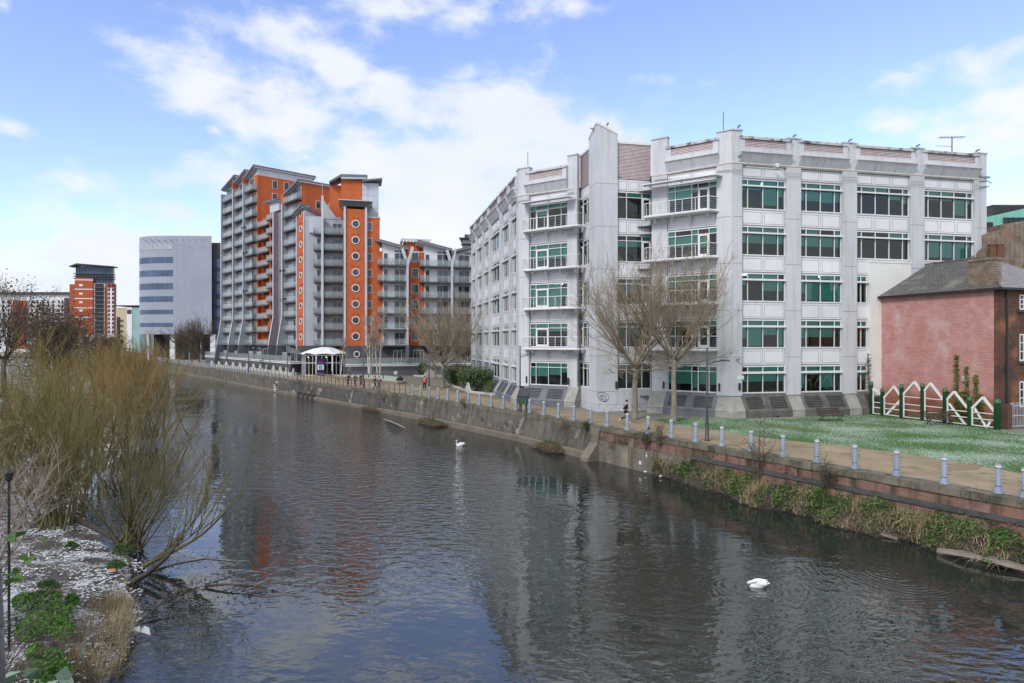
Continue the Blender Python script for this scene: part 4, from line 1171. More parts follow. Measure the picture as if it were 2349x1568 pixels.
t.plate(WF, [(WF.u(830, -3.5), 36.62), (WF.u(877, -3.5), 37.2), (WF.u(877, -3.5), 37.5), (WF.u(830, -3.5), 36.95)], -9, -3.5); part(t, 'roof', 'roof_metal')
t = MB(); t.plate(WF, [(WF.u(782, -3.7), 37.0), (WF.u(841, -3.7), 37.2), (WF.u(841, -3.7), 37.6), (WF.u(782, -3.7), 37.4)], -9, -3.9); part(t, 'fascia', 'clad_light')
# lower wing
U3 = WF.u(1096)
part(MB().box(WF, U2 + .02, U3, -8, -.3, F0 - .15, 23.0), 'wall', 'orange_render')
W = [(WF.u(878), WF.u(931)), (WF.u(974), WF.u(1031)), (WF.u(1038), WF.u(1093))]
fx = [WF.u(933.5), WF.u(1034.5)]
for i, (a, b) in enumerate(W):
    z1 = 23.2
    part(MB().box(WF, a, b, -2.5, -.24, F0 - .15, z1), 'panel_wall', 'white_panel')
    da, db = (a - 1.0, b + .1) if i < 2 else (a + .1, b)
    o = balcony_proto(WF, da, db, -.24, 1.35, zf(2), True, i == 0); rows(o, range(6), 2)
    for k in range(6):
        c = a + (b - a) * (.50 if i < 2 else .25); e = a + (b - a) * (.97 if i < 2 else .72)
        door_window(WF, c, e, zf(k) + .03, zf(k) + 2.35, 2, -.23)
        if i < 2: door_window(WF, a + .15, a + .95, zf(k) + .03, zf(k) + 2.3, 1, -.23, name='side_window')
    c = a + (b - a) * .5
    g = MB(); hi, lo = (24.6, 23.6) if i < 2 else (22.9, 24.0)
    g.plate(WF, [(a - .1, 23.2), (b, 23.2), (b, lo), (a - .1, hi)], -2.5, -.24); part(g, 'gable_wall', 'white_panel')
    door_window(WF, c, b - .2, zf(5) + 2.42, 23.35, 2, -.23, name='top_light')
    prof = [(a - 1.4, 25.0), (b + .4, 23.5)] if i < 2 else [(a - .3, 23.1), (b + .2, 24.6)]
    roofslab(WF, prof, 1.1, -7, .28, over=.1)
for x in fx:
    f = MB(); f.box(WF, x - .2, x + .2, -.3, 1.5, F0, 20.2); f.box(WF, x - .3, x + .3, -.3, 1.6, 0, F0 - .01, 1)
    f.plate(WF, [(x - .2, 20.2), (x + .2, 20.2), (x + 1.2 if x is fx[0] else x + .9, 23.7), (x + .7, 23.9), (x, 21.4), (x - .7, 23.5), (x - 1.2, 23.4)], .9, 1.3)
    part(f, 'fin', ['clad_light', 'base_band'])
uo = WF.u(952.5, -.3)
for k in range(6): small_window(WF, uo, zf(k) + 1.7, 1.3, 1.75, -.29)
part(MB().box(WF, WF.u(940), WF.u(974), -5, -.25, 23.0, 23.2), 'coping', 'clad_light')
t = MB(); a, b = WF.u(920, -5), WF.u(988, -5)
t.box(WF, a + .5, b - .5, -9, -5, 23, 25.6, 1)
for i in range(9): t.box(WF, a + (b - a) * i / 9, a + (b - a) * i / 9 + .35, -9, -4.3, 25.6, 26.1)
t.box(WF, a, b, -4.6, -4.4, 26.0, 26.2); part(t, 'roof_plant', ['clad_light', 'orange_render'])
# ground storey in charcoal brick behind the terrace, podium wall, terrace rail
part(MB().box(WF, UT + .05, U3, -6, -.45, 0, F0 - .16), 'wall', 'base_brick')
part(MB().box(RF, UB[0], 28, -9, -.4, 0, F0 - .16), 'wall', 'base_brick')
part(MB().box(CF, -.05, 3.25, -6, .02, 0, F0 - .16), 'wall', 'base_brick')
part(MB().box(WF, u_a - 2, .2, BK - 4, BK + .05, 0, F0 - .16), 'wall', 'base_brick')
for x, y in ((902, 930), (948, 972), (985, 1030), (1045, 1085)):
    a, b = WF.u(x, -.44), WF.u(y, -.44); door_window(WF, a, b, 2.15, 4.6, 3, -.44, name='terrace_window', dark=True)
for u in range(-21, 26, 4): door_window(RF, u, u + 2.2, 2.5, 4.7, 2, -.39, name='terrace_window', dark=True)
sc = MB()
for u in (-17, -9.5, -1, 4, 17.5, 24):
    for i in range(7): sc.box(RF, u, u + 2.6, 1.6, 1.66, 2.5 + i * .22, 2.5 + i * .22 + .16)
part(sc, 'slatted_screen', 'clad_grey')
LP = [(-83, 174), (-62.5, 147), (-52, 133.5), (-41.0, 119.2)]
RP = [P2(WF, UT - 3.6, 2.0), P2(WF, U3, 2.0)]
def podium(pts, back, z1, name):
    b = MB(); b.poly(pts + back, 0.0, z1 - .42)
    part(b, 'podium_wall', 'base_brick')
    b = MB(); g = MB(); r = MB()
    for (x0, y0), (x1, y1) in zip(pts, pts[1:]):
        F = Fac((x0, y0), (x1 - x0, y1 - y0)); l = math.hypot(x1 - x0, y1 - y0)
        b.box(F, 0, l, -2.5, .1, z1 - .42, z1 - .26); b.box(F, 0, l, -2.5, -.02, z1 - .26, z1 - .16, 1); b.box(F, 0, l, -2.5, .12, z1 - .16, z1)
        r.tube([F.p(0, 0, z1 + 1.05), F.p(l, 0, z1 + 1.05)], .035, 5)
        n = max(1, round(l / 1.1))
        for i in range(n + 1): r.box(F, l * i / n - .03, l * i / n + .03, -.03, .03, z1, z1 + 1.04)
        g.face([F.p(0, -.05, z1 + .1), F.p(l, -.05, z1 + .1), F.p(l, -.05, z1 + .98), F.p(0, -.05, z1 + .98)])
    part(b, 'terrace_edge', ['white_paint', 'base_brick'])
    x = part(r, 'railing', 'steel'); g.build('glazing', 'rail_glass', x)
podium(LP, [(-36, 128), (-60, 165), (-75, 185)], 2.45, 'a')
podium(RP, [P2(WF, U3, -3), P2(WF, -.6, -3)], 2.1, 'b')
t = MB(); a, b = WF.u(800, 2.02), U3
t.box(WF, a, b, 1.9, 2.02, .0, .85, 0); t.box(WF, WF.u(797, 2.03), WF.u(806, 2.03), 1.9, 2.05, .0, 1.6, 0); t.box(WF, WF.u(904, 2.05), WF.u(911, 2.05), 1.95, 2.07, .15, .75, 1); part(t, 'plinth_band', ['base_band', 'frame_white'])
# a few things on the balconies that show: chairs and tables, a box of plants
bt = MB()
for F, u0, u1, d, k in ((WF, u3, u4, -3.4, 6), (WF, u3, u4, -3.4, 4), (WF, u3, u4, -3.4, 2), (WF, W[0][0], W[0][1], .6, 5), (WF, W[0][0], W[0][1], .6, 4), (WF, W[1][0], W[1][1], .6, 3), (RF, 15, 20, 1.2, 3), (RF, -7, -1, 1.2, 4), (RF, -7, -1, 1.2, 7), (RF, -7, -1, 1.2, 9), (RF, 15, 20, 1.2, 5)):
    u = u0 + (u1 - u0) * wr.uniform(.3, .6); v = zf(k)
    T = thing('garden_table', 'small dark round table on a balcony of the orange apartment block', 'table', F.p(u, d, v), 'tables on the balconies')
    bt = MB(); bt.lathe(F.p(u, d, v), [(.02, .0), (.03, .7), (.38, .70), (.38, .74)], 10); bt.build('tabletop', 'dark_paint', T)
    for s in (-1, 1):
        C = thing('garden_chair', 'dark garden chair at a balcony table of the orange apartment block', 'chair', F.p(u + s * .75, d, v), 'chairs on the balconies')
        c = MB(); x = u + s * .75
        c.box(F, x - .22, x + .22, d - .22, d + .22, v + .42, v + .46); c.box(F, x + s * .2, x + s * .24, d - .22, d + .22, v + .46, v + .9)
        for e in (-.19, .19):
            for h in (-.19, .19): c.box(F, x + e - .02, x + e + .02, d + h - .02, d + h + .02, v, v + .42)
        c.build('frame', 'dark_paint', C)
# ------------------------------------------------------------------ entrance pavilion
def pavilion():
    c = Vector((-34.7, 119.4))
    pv = thing('entrance_pavilion', 'glazed entrance pavilion under a white tented canopy at the foot of the orange flats', 'pavilion', (c.x, c.y, 0))
    w = Vector((.973, .232)); n = Vector((.232, -.973))
    ring = [c + w * a + n * b for a, b in ((-4.15, -1.2), (-3.4, 1.4), (-1.4, 2.55), (1.4, 2.55), (3.4, 1.4), (4.15, -1.2))]
    fr, gl = MB(), MB()
    for i in range(5):
        a, b = ring[i], ring[i + 1]; F = Fac(a, b - a); l = (b - a).length
        k = 3 if i in (1, 2, 3) else 3
        for j in range(k + 1): fr.box(F, l * j / k - .03, l * j / k + .03, -.05, .05, 0, 3.75)
        fr.box(F, 0, l, -.05, .04, 2.25, 2.36); fr.box(F, 0, l, -.05, .04, .02, .12); fr.box(F, 0, l, -.06, .05, 3.62, 3.76)
        gl.face([F.p(0, -.02, .1), F.p(l, -.02, .1), F.p(l, -.02, 3.65), F.p(0, -.02, 3.65)])
        if 0 < i < 4 or True: fr.tube([(*a, 0), (*a, 3.8)], .14 if i in (2, 3) else .05, 8)
    fr.build('frame', 'white_paint', pv); gl.build('glazing', 'dim_glass', pv)
    F = Fac(ring[3], ring[4] - ring[3]); d = MB()
    for x in (.75, 1.5): d.box(F, x - .03, x + .03, .05, .12, .9, 1.5)
    d.build('door_handle', 'white_paint', pv)
    t = MB(); ap = c + n * (-.8)
    out = [c + (p - c) * 1.16 for p in ring]
    nn = len(out)
    rings = []
    for q, (s, z) in enumerate(((1.0, 3.86), (.72, 4.42), (.4, 4.95), (.1, 5.25))):
        row = []
        for i in range(nn - 1):
            for e in range(5):
                f = e / 5; p = out[i] + (out[i + 1] - out[i]) * f
                sag = -.16 * math.sin(math.pi * f) * s if q < 3 else 0
                p = ap + (p - ap) * s
                row.append((p.x, p.y, z + (-.0 if q else .16 * math.sin(math.pi * f)) + sag * (q > 0)))
        p = ap + (out[-1] - ap) * s; row.append((p.x, p.y, z)); rings.append(row)
    m = len(rings[0]); t.v = [v for r in rings for v in r]
    for q in range(3):
        for i in range(m - 1): t.f.append((q * m + i, q * m + i + 1, (q + 1) * m + i + 1, (q + 1) * m + i)); t.m.append(0)
    o = t.build('canopy', 'tent_cloth', pv)
    sol = o.modifiers.new('thickness', 'SOLIDIFY'); sol.thickness = .06
    b = MB(); b.box(WF, WF.u(700, -.5), WF.u(742, -.5) - 1, -6, 0, 3.9, 4.1); b.plate(Fac(ring[0] + w * -.4, (.68, -.73)), [(-6, 4.1), (.2, 3.9), (.2, 4.1), (-6, 5.4)], -.3, 0); b.build('side_roof', 'roof_metal', pv)
    fl = MB(); fl.poly([tuple(p) for p in ring] + [tuple(c + w * 4 - n * 5), tuple(c - w * 4 - n * 5)], -.1, .03); fl.build('floor', 'room_floor', pv)
    bk = MB(); bk.box(Fac(c - n * 4, w), -4.2, 4.2, -.2, 0, 0, 3.9); bk.build('back_wall', 'room_dark', pv)
    L = MB()
    for a, b_, z in ((-1.6, .5, 2.2), (-1.2, .2, 2.15), (.2, .8, 3.3), (-3, .2, 3.3)):
        p = c + w * a + n * b_; L.blob((p.x, p.y, z), .09, .09, .09)
    L.build('lamp', 'amber_glow', pv)
    S = c + n * 3.15 + w * -.55
    sg = thing('advert_totem', 'dark blue advertising totem standing before the glass entrance pavilion', 'sign', (S.x, S.y, 0))
    F = Fac(S - w * .8, w)
    MB().box(F, 0, 1.45, -.25, 0, 0, 3.1).build('board', 'poster_blue', sg)
    q = MB(); q.box(F, .16, 1.28, .0, .012, 1.1, 2.0, 0); q.box(F, .3, 1.1, .0, .012, 2.25, 2.5, 1); q.box(F, .5, .62, .012, .02, 1.2, 1.75, 2); q.box(F, .75, .9, .012, .02, 1.2, 1.85, 2)
    q.build('poster', ['poster_light', 'poster_red', 'poster_blue'], sg)
pavilion()
# ------------------------------------------------------------------ river walls
def quay_line(s0, s1, step=1.5):
    n = max(1, int((s1 - s0) / step)); return [quay_pt(s0 + (s1 - s0) * i / n)[:2] for i in range(n + 1)]
def sweep(b, pts, prof, mi=0):
    """run an outline of (d out over the river, z) along a line of points"""
    n, m, i0 = len(pts), len(prof), len(b.v)
    for i, (x, y) in enumerate(pts):
        a, c = pts[max(0, i - 1)], pts[min(n - 1, i + 1)]; l = math.hypot(c[0] - a[0], c[1] - a[1])
        nx, ny = -(c[1] - a[1]) / l, (c[0] - a[0]) / l
        b.v.extend((x + nx * d, y + ny * d, z) for d, z in prof)
    for i in range(n - 1):
        for j in range(m):
            p, q = i0 + i * m + j, i0 + i * m + (j + 1) % m
            b.f.append((p, q, q + m, p + m)); b.m.append(mi)
    b.f.append(tuple(i0 + m - 1 - j for j in range(m))); b.m.append(mi)
    b.f.append(tuple(i0 + (n - 1) * m + j for j in range(m))); b.m.append(mi)
    return b
def rect(d0, d1, z0, z1): return [(d0, z0), (d1, z0), (d1, z1), (d0, z1)]
S_BUT = 49.8                                              # where the buttress stands
def arc(i):
    return sum(math.hypot(QUAY[k + 1][0] - QUAY[k][0], QUAY[k + 1][1] - QUAY[k][1]) for k in range(i))
S_END = arc(len(QUAY) - 1)
def river_wall(name, label, s0, s1, parts, loc_s):
    x, y, a = quay_pt(loc_s); t = thing(name, label, 'wall', (x, y, 0))
    g = random.Random(int(s0 * 7))
    for nm, m, prof in parts:
        if nm == 'coping':
            b = MB(); s = s0
            while s < s1 - .3:
                e = min(s1, s + g.uniform(.75, 1.25)); o, h = g.uniform(-.03, .025), g.uniform(-.03, .015)
                sweep(b, [quay_pt(s + .008)[:2], quay_pt(e - .008)[:2]], [(d + (o if d > 0 else 0), z + (h if z > 0 else 0)) for d, z in prof]); s = e
            b.build(nm, m, t)
        else: sweep(MB(), quay_line(s0, s1), prof).build(nm, m, t)
    return t
bw = river_wall('river_wall', 'weathered red brick river wall with a stained stone coping, below the lawn', 0, S_BUT - 9, [('coping', 'coping_stone', rect(-.75, .08, -.30, .03)), ('wall', 'quay_brick', rect(-.6, 0, -4, -.301)), ('ledge', 'dark_band', rect(-.3, .10, -.98, -.76))], 25)
sm = MB(); sweep(sm, quay_line(3, 10.5), rect(-.1, .09, -2.1, -1.35)); sweep(sm, quay_line(16, 22), rect(-.1, .06, -1.75, -1.3)); sm.build('render_patch', 'render_patch', bw)
river_wall('river_wall', 'rough stone river wall with a strip of red brick, next to the concrete buttress', S_BUT - 9, S_BUT, [('coping', 'coping_stone', rect(-.75, .08, -.30, .03)), ('brick_strip', 'quay_brick', rect(-.6, .0, -.95, -.301)), ('wall', 'quay_stone', rect(-.6, .12, -4, -.951))], S_BUT - 4)
cw = river_wall('river_wall', 'streaked grey concrete river wall that leans out to a pale foot, left of the buttress', S_BUT, arc(5) + 2, [('coping', 'coping_stone', rect(-.75, .03, -.32, .03)), ('wall', 'quay_concrete', [(-.6, -4), (.42, -4), (.30, -1.75), (.0, -.321), (-.6, -.321)]), ('foot', 'quay_foot', [(.2, -4), (.62, -4), (.56, -2.02), (.32, -1.92)])], S_BUT + 10)
dw = river_wall('river_wall', 'dark streaked river wall under the metal railing', arc(5) + 2, arc(6) + 2, [('coping', 'coping_stone', rect(-.75, .03, -.30, .03)), ('wall', 'quay_dark', [(-.6, -4), (.3, -4), (.0, -.301), (-.6, -.301)]), ('foot', 'quay_foot', [(.1, -4), (.5, -4), (.45, -2.1), (.22, -2.0)])], arc(5) + 15)
river_wall('river_wall', 'far grey river wall with pale patches under a long row of bollards', arc(6) + 2, S_END, [('coping', 'coping_stone', rect(-.75, .03, -.30, .03)), ('wall', 'quay_concrete', [(-.6, -4), (.3, -4), (.0, -.301), (-.6, -.301)]), ('foot', 'quay_foot', [(.1, -4), (.45, -4), (.4, -2.1), (.2, -2.0)])], arc(7))
x, y, a = quay_pt(S_BUT); F = Fac((x, y), (-math.cos(a), -math.sin(a)))
t = thing('buttress', 'tapering concrete buttress in the river wall by the grass tuft', 'buttress', (x, y, WZ))
MB().profile(F, -.55, .35, [(-.2, -3), (1.25, -3), (1.1, -2.2), (.25, -1.2), (.12, -.2), (-.2, -.2)]).build('block', 'quay_foot', t)
for i in range(4):                                          # outfall openings
    x, y, a = quay_pt(arc(6) - 3.5 - i * 1.9); F = Fac((x, y), (-math.cos(a), -math.sin(a)))
    MB().box(F, -.55, .55, -.1, .52, -2.6, -1.75).build('outfall', 'louvre_back', dw)
for k, (u, v, w, h) in enumerate(((S_BUT - 5.3, -1.5, .05, .36), (S_BUT - 5.3, -1.36, .2, .055), (S_BUT - 4.7, -2.0, .2, .22))):
    x, y, a = quay_pt(u); F = Fac((x, y), (-math.cos(a), -math.sin(a)))
    t = tag(MB().box(F, -w / 2, w / 2, .12, .15, v, v + h).build('gauge_mark' if k < 2 else 'plate', 'litter_white', loc=F.p(0, .13, v)), ('upright of a white cross mark on the stone river wall', 'short white bar of the cross mark on the stone river wall', 'small pale square plate low on the stone river wall')[k], 'sign')
for u in (S_BUT + 16.5, S_BUT + 12.5):
    x, y, a = quay_pt(u); F = Fac((x, y), (-math.cos(a), -math.sin(a)))
    m = MB(); c = F.p(0, .3, -1.15); m.tube([(c[0] + .16 * math.cos(q) * F.d.x, c[1] + .16 * math.cos(q) * F.d.y, c[2] + .16 * math.sin(q)) for q in np.linspace(0, 6.28, 14)], .03, 5)
    tag(m.build('mooring_ring', 'rust', loc=c), 'rusty iron mooring ring on the concrete river wall' + (', nearer the swan' if u > S_BUT + 14 else ', nearer the buttress'), 'mooring ring')
# ------------------------------------------------------------------ bollards
def bollard_proto():
    t = thing('bollard', 'blue-grey bollard with a white cap, in the row on the river wall', 'bollard', (0, 0, 0), 'bollards along the river wall')
    MB().lathe((0, 0, 0), [(.215, 0), (.205, .05), (.125, .27), (.118, .30), (.112, .31), (.110, 1.02)], 18).build('post', 'bollard_blue', t, True)
    MB().lathe((0, 0, 0), [(.119, 1.02), (.119, 1.14)], 18).build('white_band', 'bollard_cap', t, True)
    MB().lathe((0, 0, 0), [(.112, 1.14), (.118, 1.15), (.10, 1.185), (.05, 1.205), (.0, 1.21)], 18).build('cap', 'bollard_blue', t, True)
    m = MB()
    m.lathe((0, 0, 0), [(.122, .30), (.122, .325)], 18)
    for z in (.45, .6, .75, .9):
        m.tube([(-.27, 0, z), (.27, 0, z)], .007, 4)
    m.build('wire_fixings', 'dark_paint', t)
    return t
bol = bollard_proto()
def on_line(px, d):
    """where the ray of column px meets the line d metres inland of the quay edge"""
    b = (px - 1174.5) / FP
    for i in range(len(QUAY) - 1):
        (x0, y0), (x1, y1) = inland(i, d), inland(i + 1, d)
        F = Fac((x0, y0), (x1 - x0, y1 - y0)); l = math.hypot(x1 - x0, y1 - y0)
        u = (b * y0 - x0) / (F.d.x - b * F.d.y)
        if -1e-6 <= u <= l + 1e-6: return (x0 + F.d.x * u, y0 + F.d.y * u, math.atan2(F.d.y, F.d.x))
special = {2351: 'bollard cut by the right edge of the photo, the nearest of the row', 2290: 'large near bollard beside the puddle on the path', 1439: 'bollard in front of the running person', 1656: 'bollard just right of the tall lamp post by the lawn',
           1540: 'bollard in front of the right bare tree trunk', 1596: 'bollard just left of the tall lamp post by the lawn', 985: 'bollard at the foot of the lamp post by the orange backpack walker', 946: 'bollard at the end of the metal railing', 1184: 'bollard in front of the green cabinet', 1487: 'bollard behind a small leafy sapling on the river wall'}
first = True
def put_bollard(x, y, a, label=None):
    global first
    o = bol if first else dup(bol)
    first = False
    o.location = (x, y, .03); o.rotation_euler = (0, 0, a)
    if label: o['label'] = label
    else: o['label'] = 'blue-grey bollard with a white cap, in the row on the river wall'
for px in (2351, 2290, 2166, 2057, 1961, 1874, 1796, 1723, 1656, 1596, 1540, 1487, 1439, 1393, 1355, 1317, 1281, 1248, 1215, 1184, 1155, 1127, 1100, 1075, 1050, 1027, 1005, 985, 965, 946):
    x, y, a = on_line(px, .4)
    put_bollard(x, y, a, special.get(px))
s_far = arc(6)
FARB = 'small far bollard with a white cap on the river wall before the orange flats'
while s_far < S_END - 18:
    x, y, a = quay_pt(s_far); put_bollard(x + .4 * math.sin(a), y - .4 * math.cos(a), a, FARB); s_far += 2.05
# ------------------------------------------------------------------ metal railing between the two rows
def railing():
    a, b = on_line(943, .35), on_line(683, .35)
    t = thing('metal_railing', 'dark metal railing with upright posts along the river wall between two rows of bollards', 'railing', (a[0], a[1], 0))
    i0, i1 = 5, 6
    path = [a[:2], inland(5, .35), b[:2]] if a[1] < inland(5, .35)[1] else [a[:2], b[:2]]
    tot = sum(math.dist(p, q) for p, q in zip(path, path[1:])); n = 27
    def pos(s):
        for p, q in zip(path, path[1:]):
            l = math.dist(p, q)
            if s <= l + 1e-6: return (p[0] + (q[0] - p[0]) * s / l, p[1] + (q[1] - p[1]) * s / l)
            s -= l
        return path[-1]
    for i in range(n + 1):
        p = pos(tot * i / n); MB().tube([(*p, 0), (*p, 1.08)], .045, 6).build('post', 'dark_paint', t)
    MB().tube([(*p, 1.1) for p in path], .04, 6).build('top_rail', 'rail_wood', t)
    for z in (.4, .75): MB().tube([(*p, z) for p in path], .014, 5).build('rail', 'grey_metal', t)
    pts = [at(724, 871, .0), at(800, 882, .0), at(876, 889.5, .0)]
    h = thing('handrail', 'brown wooden handrail sloping beside the five walkers behind the metal railing', 'handrail', pts[0])
    MB().tube([(p.x, p.y, 1.0) for p in pts], .06, 6).build('rail', 'rail_wood', h)
    for i in range(9):
        p = pts[0].lerp(pts[2], i / 8); MB().tube([(p.x, p.y, 0), (p.x, p.y, 1.0)], .035, 5).build('post', 'dark_paint', h)
railing()
# ------------------------------------------------------------------ wave topped planter walls and beds
def wave_wall(label, pts, hgt, th=.22):
    t = thing('planter_wall', label, 'wall', (*pts[0], 0))
    tot = sum(math.dist(p, q) for p, q in zip(pts, pts[1:])); n = max(8, int(tot / .3)); b = MB(); P = []
    for i in range(n + 1):
        s = tot * i / n; r = s
        for p, q in zip(pts, pts[1:]):
            l = math.dist(p, q)
            if r <= l + 1e-6: break
            r -= l
        P.append((p[0] + (q[0] - p[0]) * min(1, r / l), p[1] + (q[1] - p[1]) * min(1, r / l), hgt(s)))
    for i in range(n):
        (x0, y0, h0), (x1, y1, h1) = P[i], P[i + 1]
        l = math.hypot(x1 - x0, y1 - y0); nx, ny = (y1 - y0) / l * th, -(x1 - x0) / l * th
        lo = [(x0, y0, 0), (x1, y1, 0), (x1 - nx, y1 - ny, 0), (x0 - nx, y0 - ny, 0)]
        hi = [(x0, y0, h0), (x1, y1, h1), (x1 - nx, y1 - ny, h1), (x0 - nx, y0 - ny, h0)]
        b.prism(lo, hi)
    b.build('wall', 'wave_wall', t)
    return t
wp = [tuple(at(x, y)[:2]) for x, y in ((481, 841.5), (520, 844.5), (560, 848.2), (600, 852.8), (640, 858.4), (672, 863.6))]
wave_wall('long white planter wall with a scalloped top behind the far bollards', wp, lambda s: .55 + .95 * max(0, math.sin(s * 1.35)) ** 2)
q = [tuple(at(x, y)[:2]) for x, y in ((949, 864), (975, 866), (1011, 865), (1022, 880), (1038, 888.5))]
wave_wall('pale planter wall with one rounded hump beside the big bare tree by the flats', q, lambda s: .28 + 1.15 * math.exp(-((s - 4.6) / 1.0) ** 2) + .7 * math.exp(-((s - 13.3) / .9) ** 2))
q = [tuple(at(x, y)[:2]) for x, y in ((1038, 888.5), (1053, 893), (1076, 902), (1109, 905), (1154, 909.5))]
wave_wall('pale planter wall with a rounded hump in front of the large dark shrubs', q, lambda s: .25 + .95 * math.exp(-((s - 9.2) / .9) ** 2))
t = thing('raised_bed', 'low raised bed of frosted pale ground around the white birches', 'flower bed', at(880, 872))
pl = [tuple(at(x, y)[:2]) for x, y in ((770, 871), (836, 876.5), (912, 883.5), (924, 883), (928, 879), (905, 870.5), (860, 866.5), (760, 866))]
MB().poly(pl, 0, .42).build('kerb', 'rail_wood', t); MB().poly([((x - pl[0][0]) * .985 + pl[0][0] + .2, (y - pl[0][1]) * .985 + pl[0][1] + .15) for x, y in pl], .3, .47).build('bed', 'frost_bed', t)
p = at(918, 881.5); t = MB(); t.blob((p.x, p.y, .62), .5, .4, .45, 3, .2); t.tube([(p.x, p.y, .9), (p.x + .1, p.y, 1.15)], [.12, .03], 6)
tag(t.build('rubbish_bag', 'black_cloth', loc=(p.x, p.y, .4), smooth=True), 'black rubbish bag at the right end of the frosted raised bed', 'bag')
for x, y in ((743, 866), (761, 866.5), (784, 868), (804, 869.5), (846, 873.5), (879, 876.5)):
    p = at(x, y); b = MB().lathe((p.x, p.y, 0), [(.07, 0), (.07, .95), (.09, .96), (.09, 1.05), (.04, 1.08)], 8)
    tag(b.build('marker_post', 'black_metal', loc=(p.x, p.y, 0)), 'short black post by the raised bed and the glass entrance', 'post', 'black posts by the entrance')
# ------------------------------------------------------------------ street lamps
def street_lamp(p, label, arm=1, h=5.8, mirror=False):
    t = thing('street_lamp', label, 'lamp post', (p[0], p[1], 0), 'dark lamp posts along the riverside path')
    MB().lathe((p[0], p[1], 0), [(.17, 0), (.17, .08), (.12, .12), (.12, 1.15), (.09, 1.25), (.075, 1.4), (.055, h), (.0, h + .02)], 12).build('pole', 'dark_paint', t, True)
    s = -1 if mirror else 1; z = h - .85
    m = MB().tube([(p[0], p[1], z - .15), (p[0] + s * .5, p[1] - .1, z), (p[0] + s * .95, p[1] - .15, z + .08)], .035, 6); m.build('arm', 'dark_paint', t)
    m = MB(); m.prism([(p[0] + s * q, p[1] - .15 + e, z + .02) for q, e in ((.75, -.1), (1.35, -.09), (1.35, .09), (.75, .1))][::s], [(p[0] + s * q, p[1] - .15 + e, z + .13) for q, e in ((.75, -.06), (1.3, -.05), (1.3, .05), (.75, .06))][::s]); m.build('lamp_head', 'dark_paint', t)
for x, y, lab in ((1622, 1012.6, 'dark lamp post on the path in front of the lawn and white offices'), (1193, 942.7, 'dark lamp post behind the green cabinet'), (984, 909.5, 'dark lamp post right of the orange backpack walker'), (834, 891.8, 'dark lamp post between the walkers and the white birches'),
                  (659, 864, 'dark lamp post left of the glass entrance pavilion'), (570, 855, 'dark lamp post before the round clipped shrubs')):
    street_lamp(at(x, y), lab)
p = at(1201, 946); F = Fac((p.x, p.y), (.95, -.3))
t = thing('control_cabinet', 'dark green cabinet with a sloping lid on two legs beside the lamp post', 'cabinet', (p.x, p.y, 0))
b = MB(); b.profile(F, -.42, .42, [(-.3, .75), (.3, .75), (.3, 1.45), (-.3, 2.0)]); b.build('box', 'green_box', t)
b = MB(); b.profile(F, -.5, .5, [(-.36, 2.02), (.36, 1.38), (.36, 1.46), (-.36, 2.1)]); b.build('lid', 'dark_paint', t)
for s in (-.25, .25): MB().box(F, s - .07, s + .07, -.08, .08, 0, .76).build('leg', 'dark_paint', t)
# ------------------------------------------------------------------ benches
def bench(p, rz, label):
    t = thing('park_bench', label, 'bench', (0, 0, 0), 'park benches on the lawn')
    s = MB()
    for i in range(5): s.xbox(-.95, .95, -.28 + i * .11, -.19 + i * .11, .43, .465)
    s.build('seat', 'bench_wood', t)
    s = MB()
    for i in range(4):
        y = .30 + i * .035; z = .55 + i * .115; s.xbox(-.95, .95, y, y + .03, z, z + .09)
    s.build('backrest', 'bench_wood', t)
    for x in (-.75, .75):
        l = MB()
        l.tube([(x, -.28, .42), (x, -.12, .25), (x, -.34, .0)], .032, 5); l.tube([(x, .26, .42), (x, .12, .25), (x, .36, .0)], .032, 5); l.tube([(x, -.28, .42), (x, .28, .42), (x, .44, .98)], .03, 5)
        l.tube([(x, -.12, .25), (x, .12, .25)], .026, 5)
        l.build('leg', 'black_metal', t)
    t.location = p; t.rotation_euler = (0, 0, rz)
bench(tuple(at(1906, 967)), R(6), 'brown park bench at the edge of the lawn by the office plinth')
bench(tuple(at(2156, 976)), R(-8), 'dark park bench before the white zigzag fence')
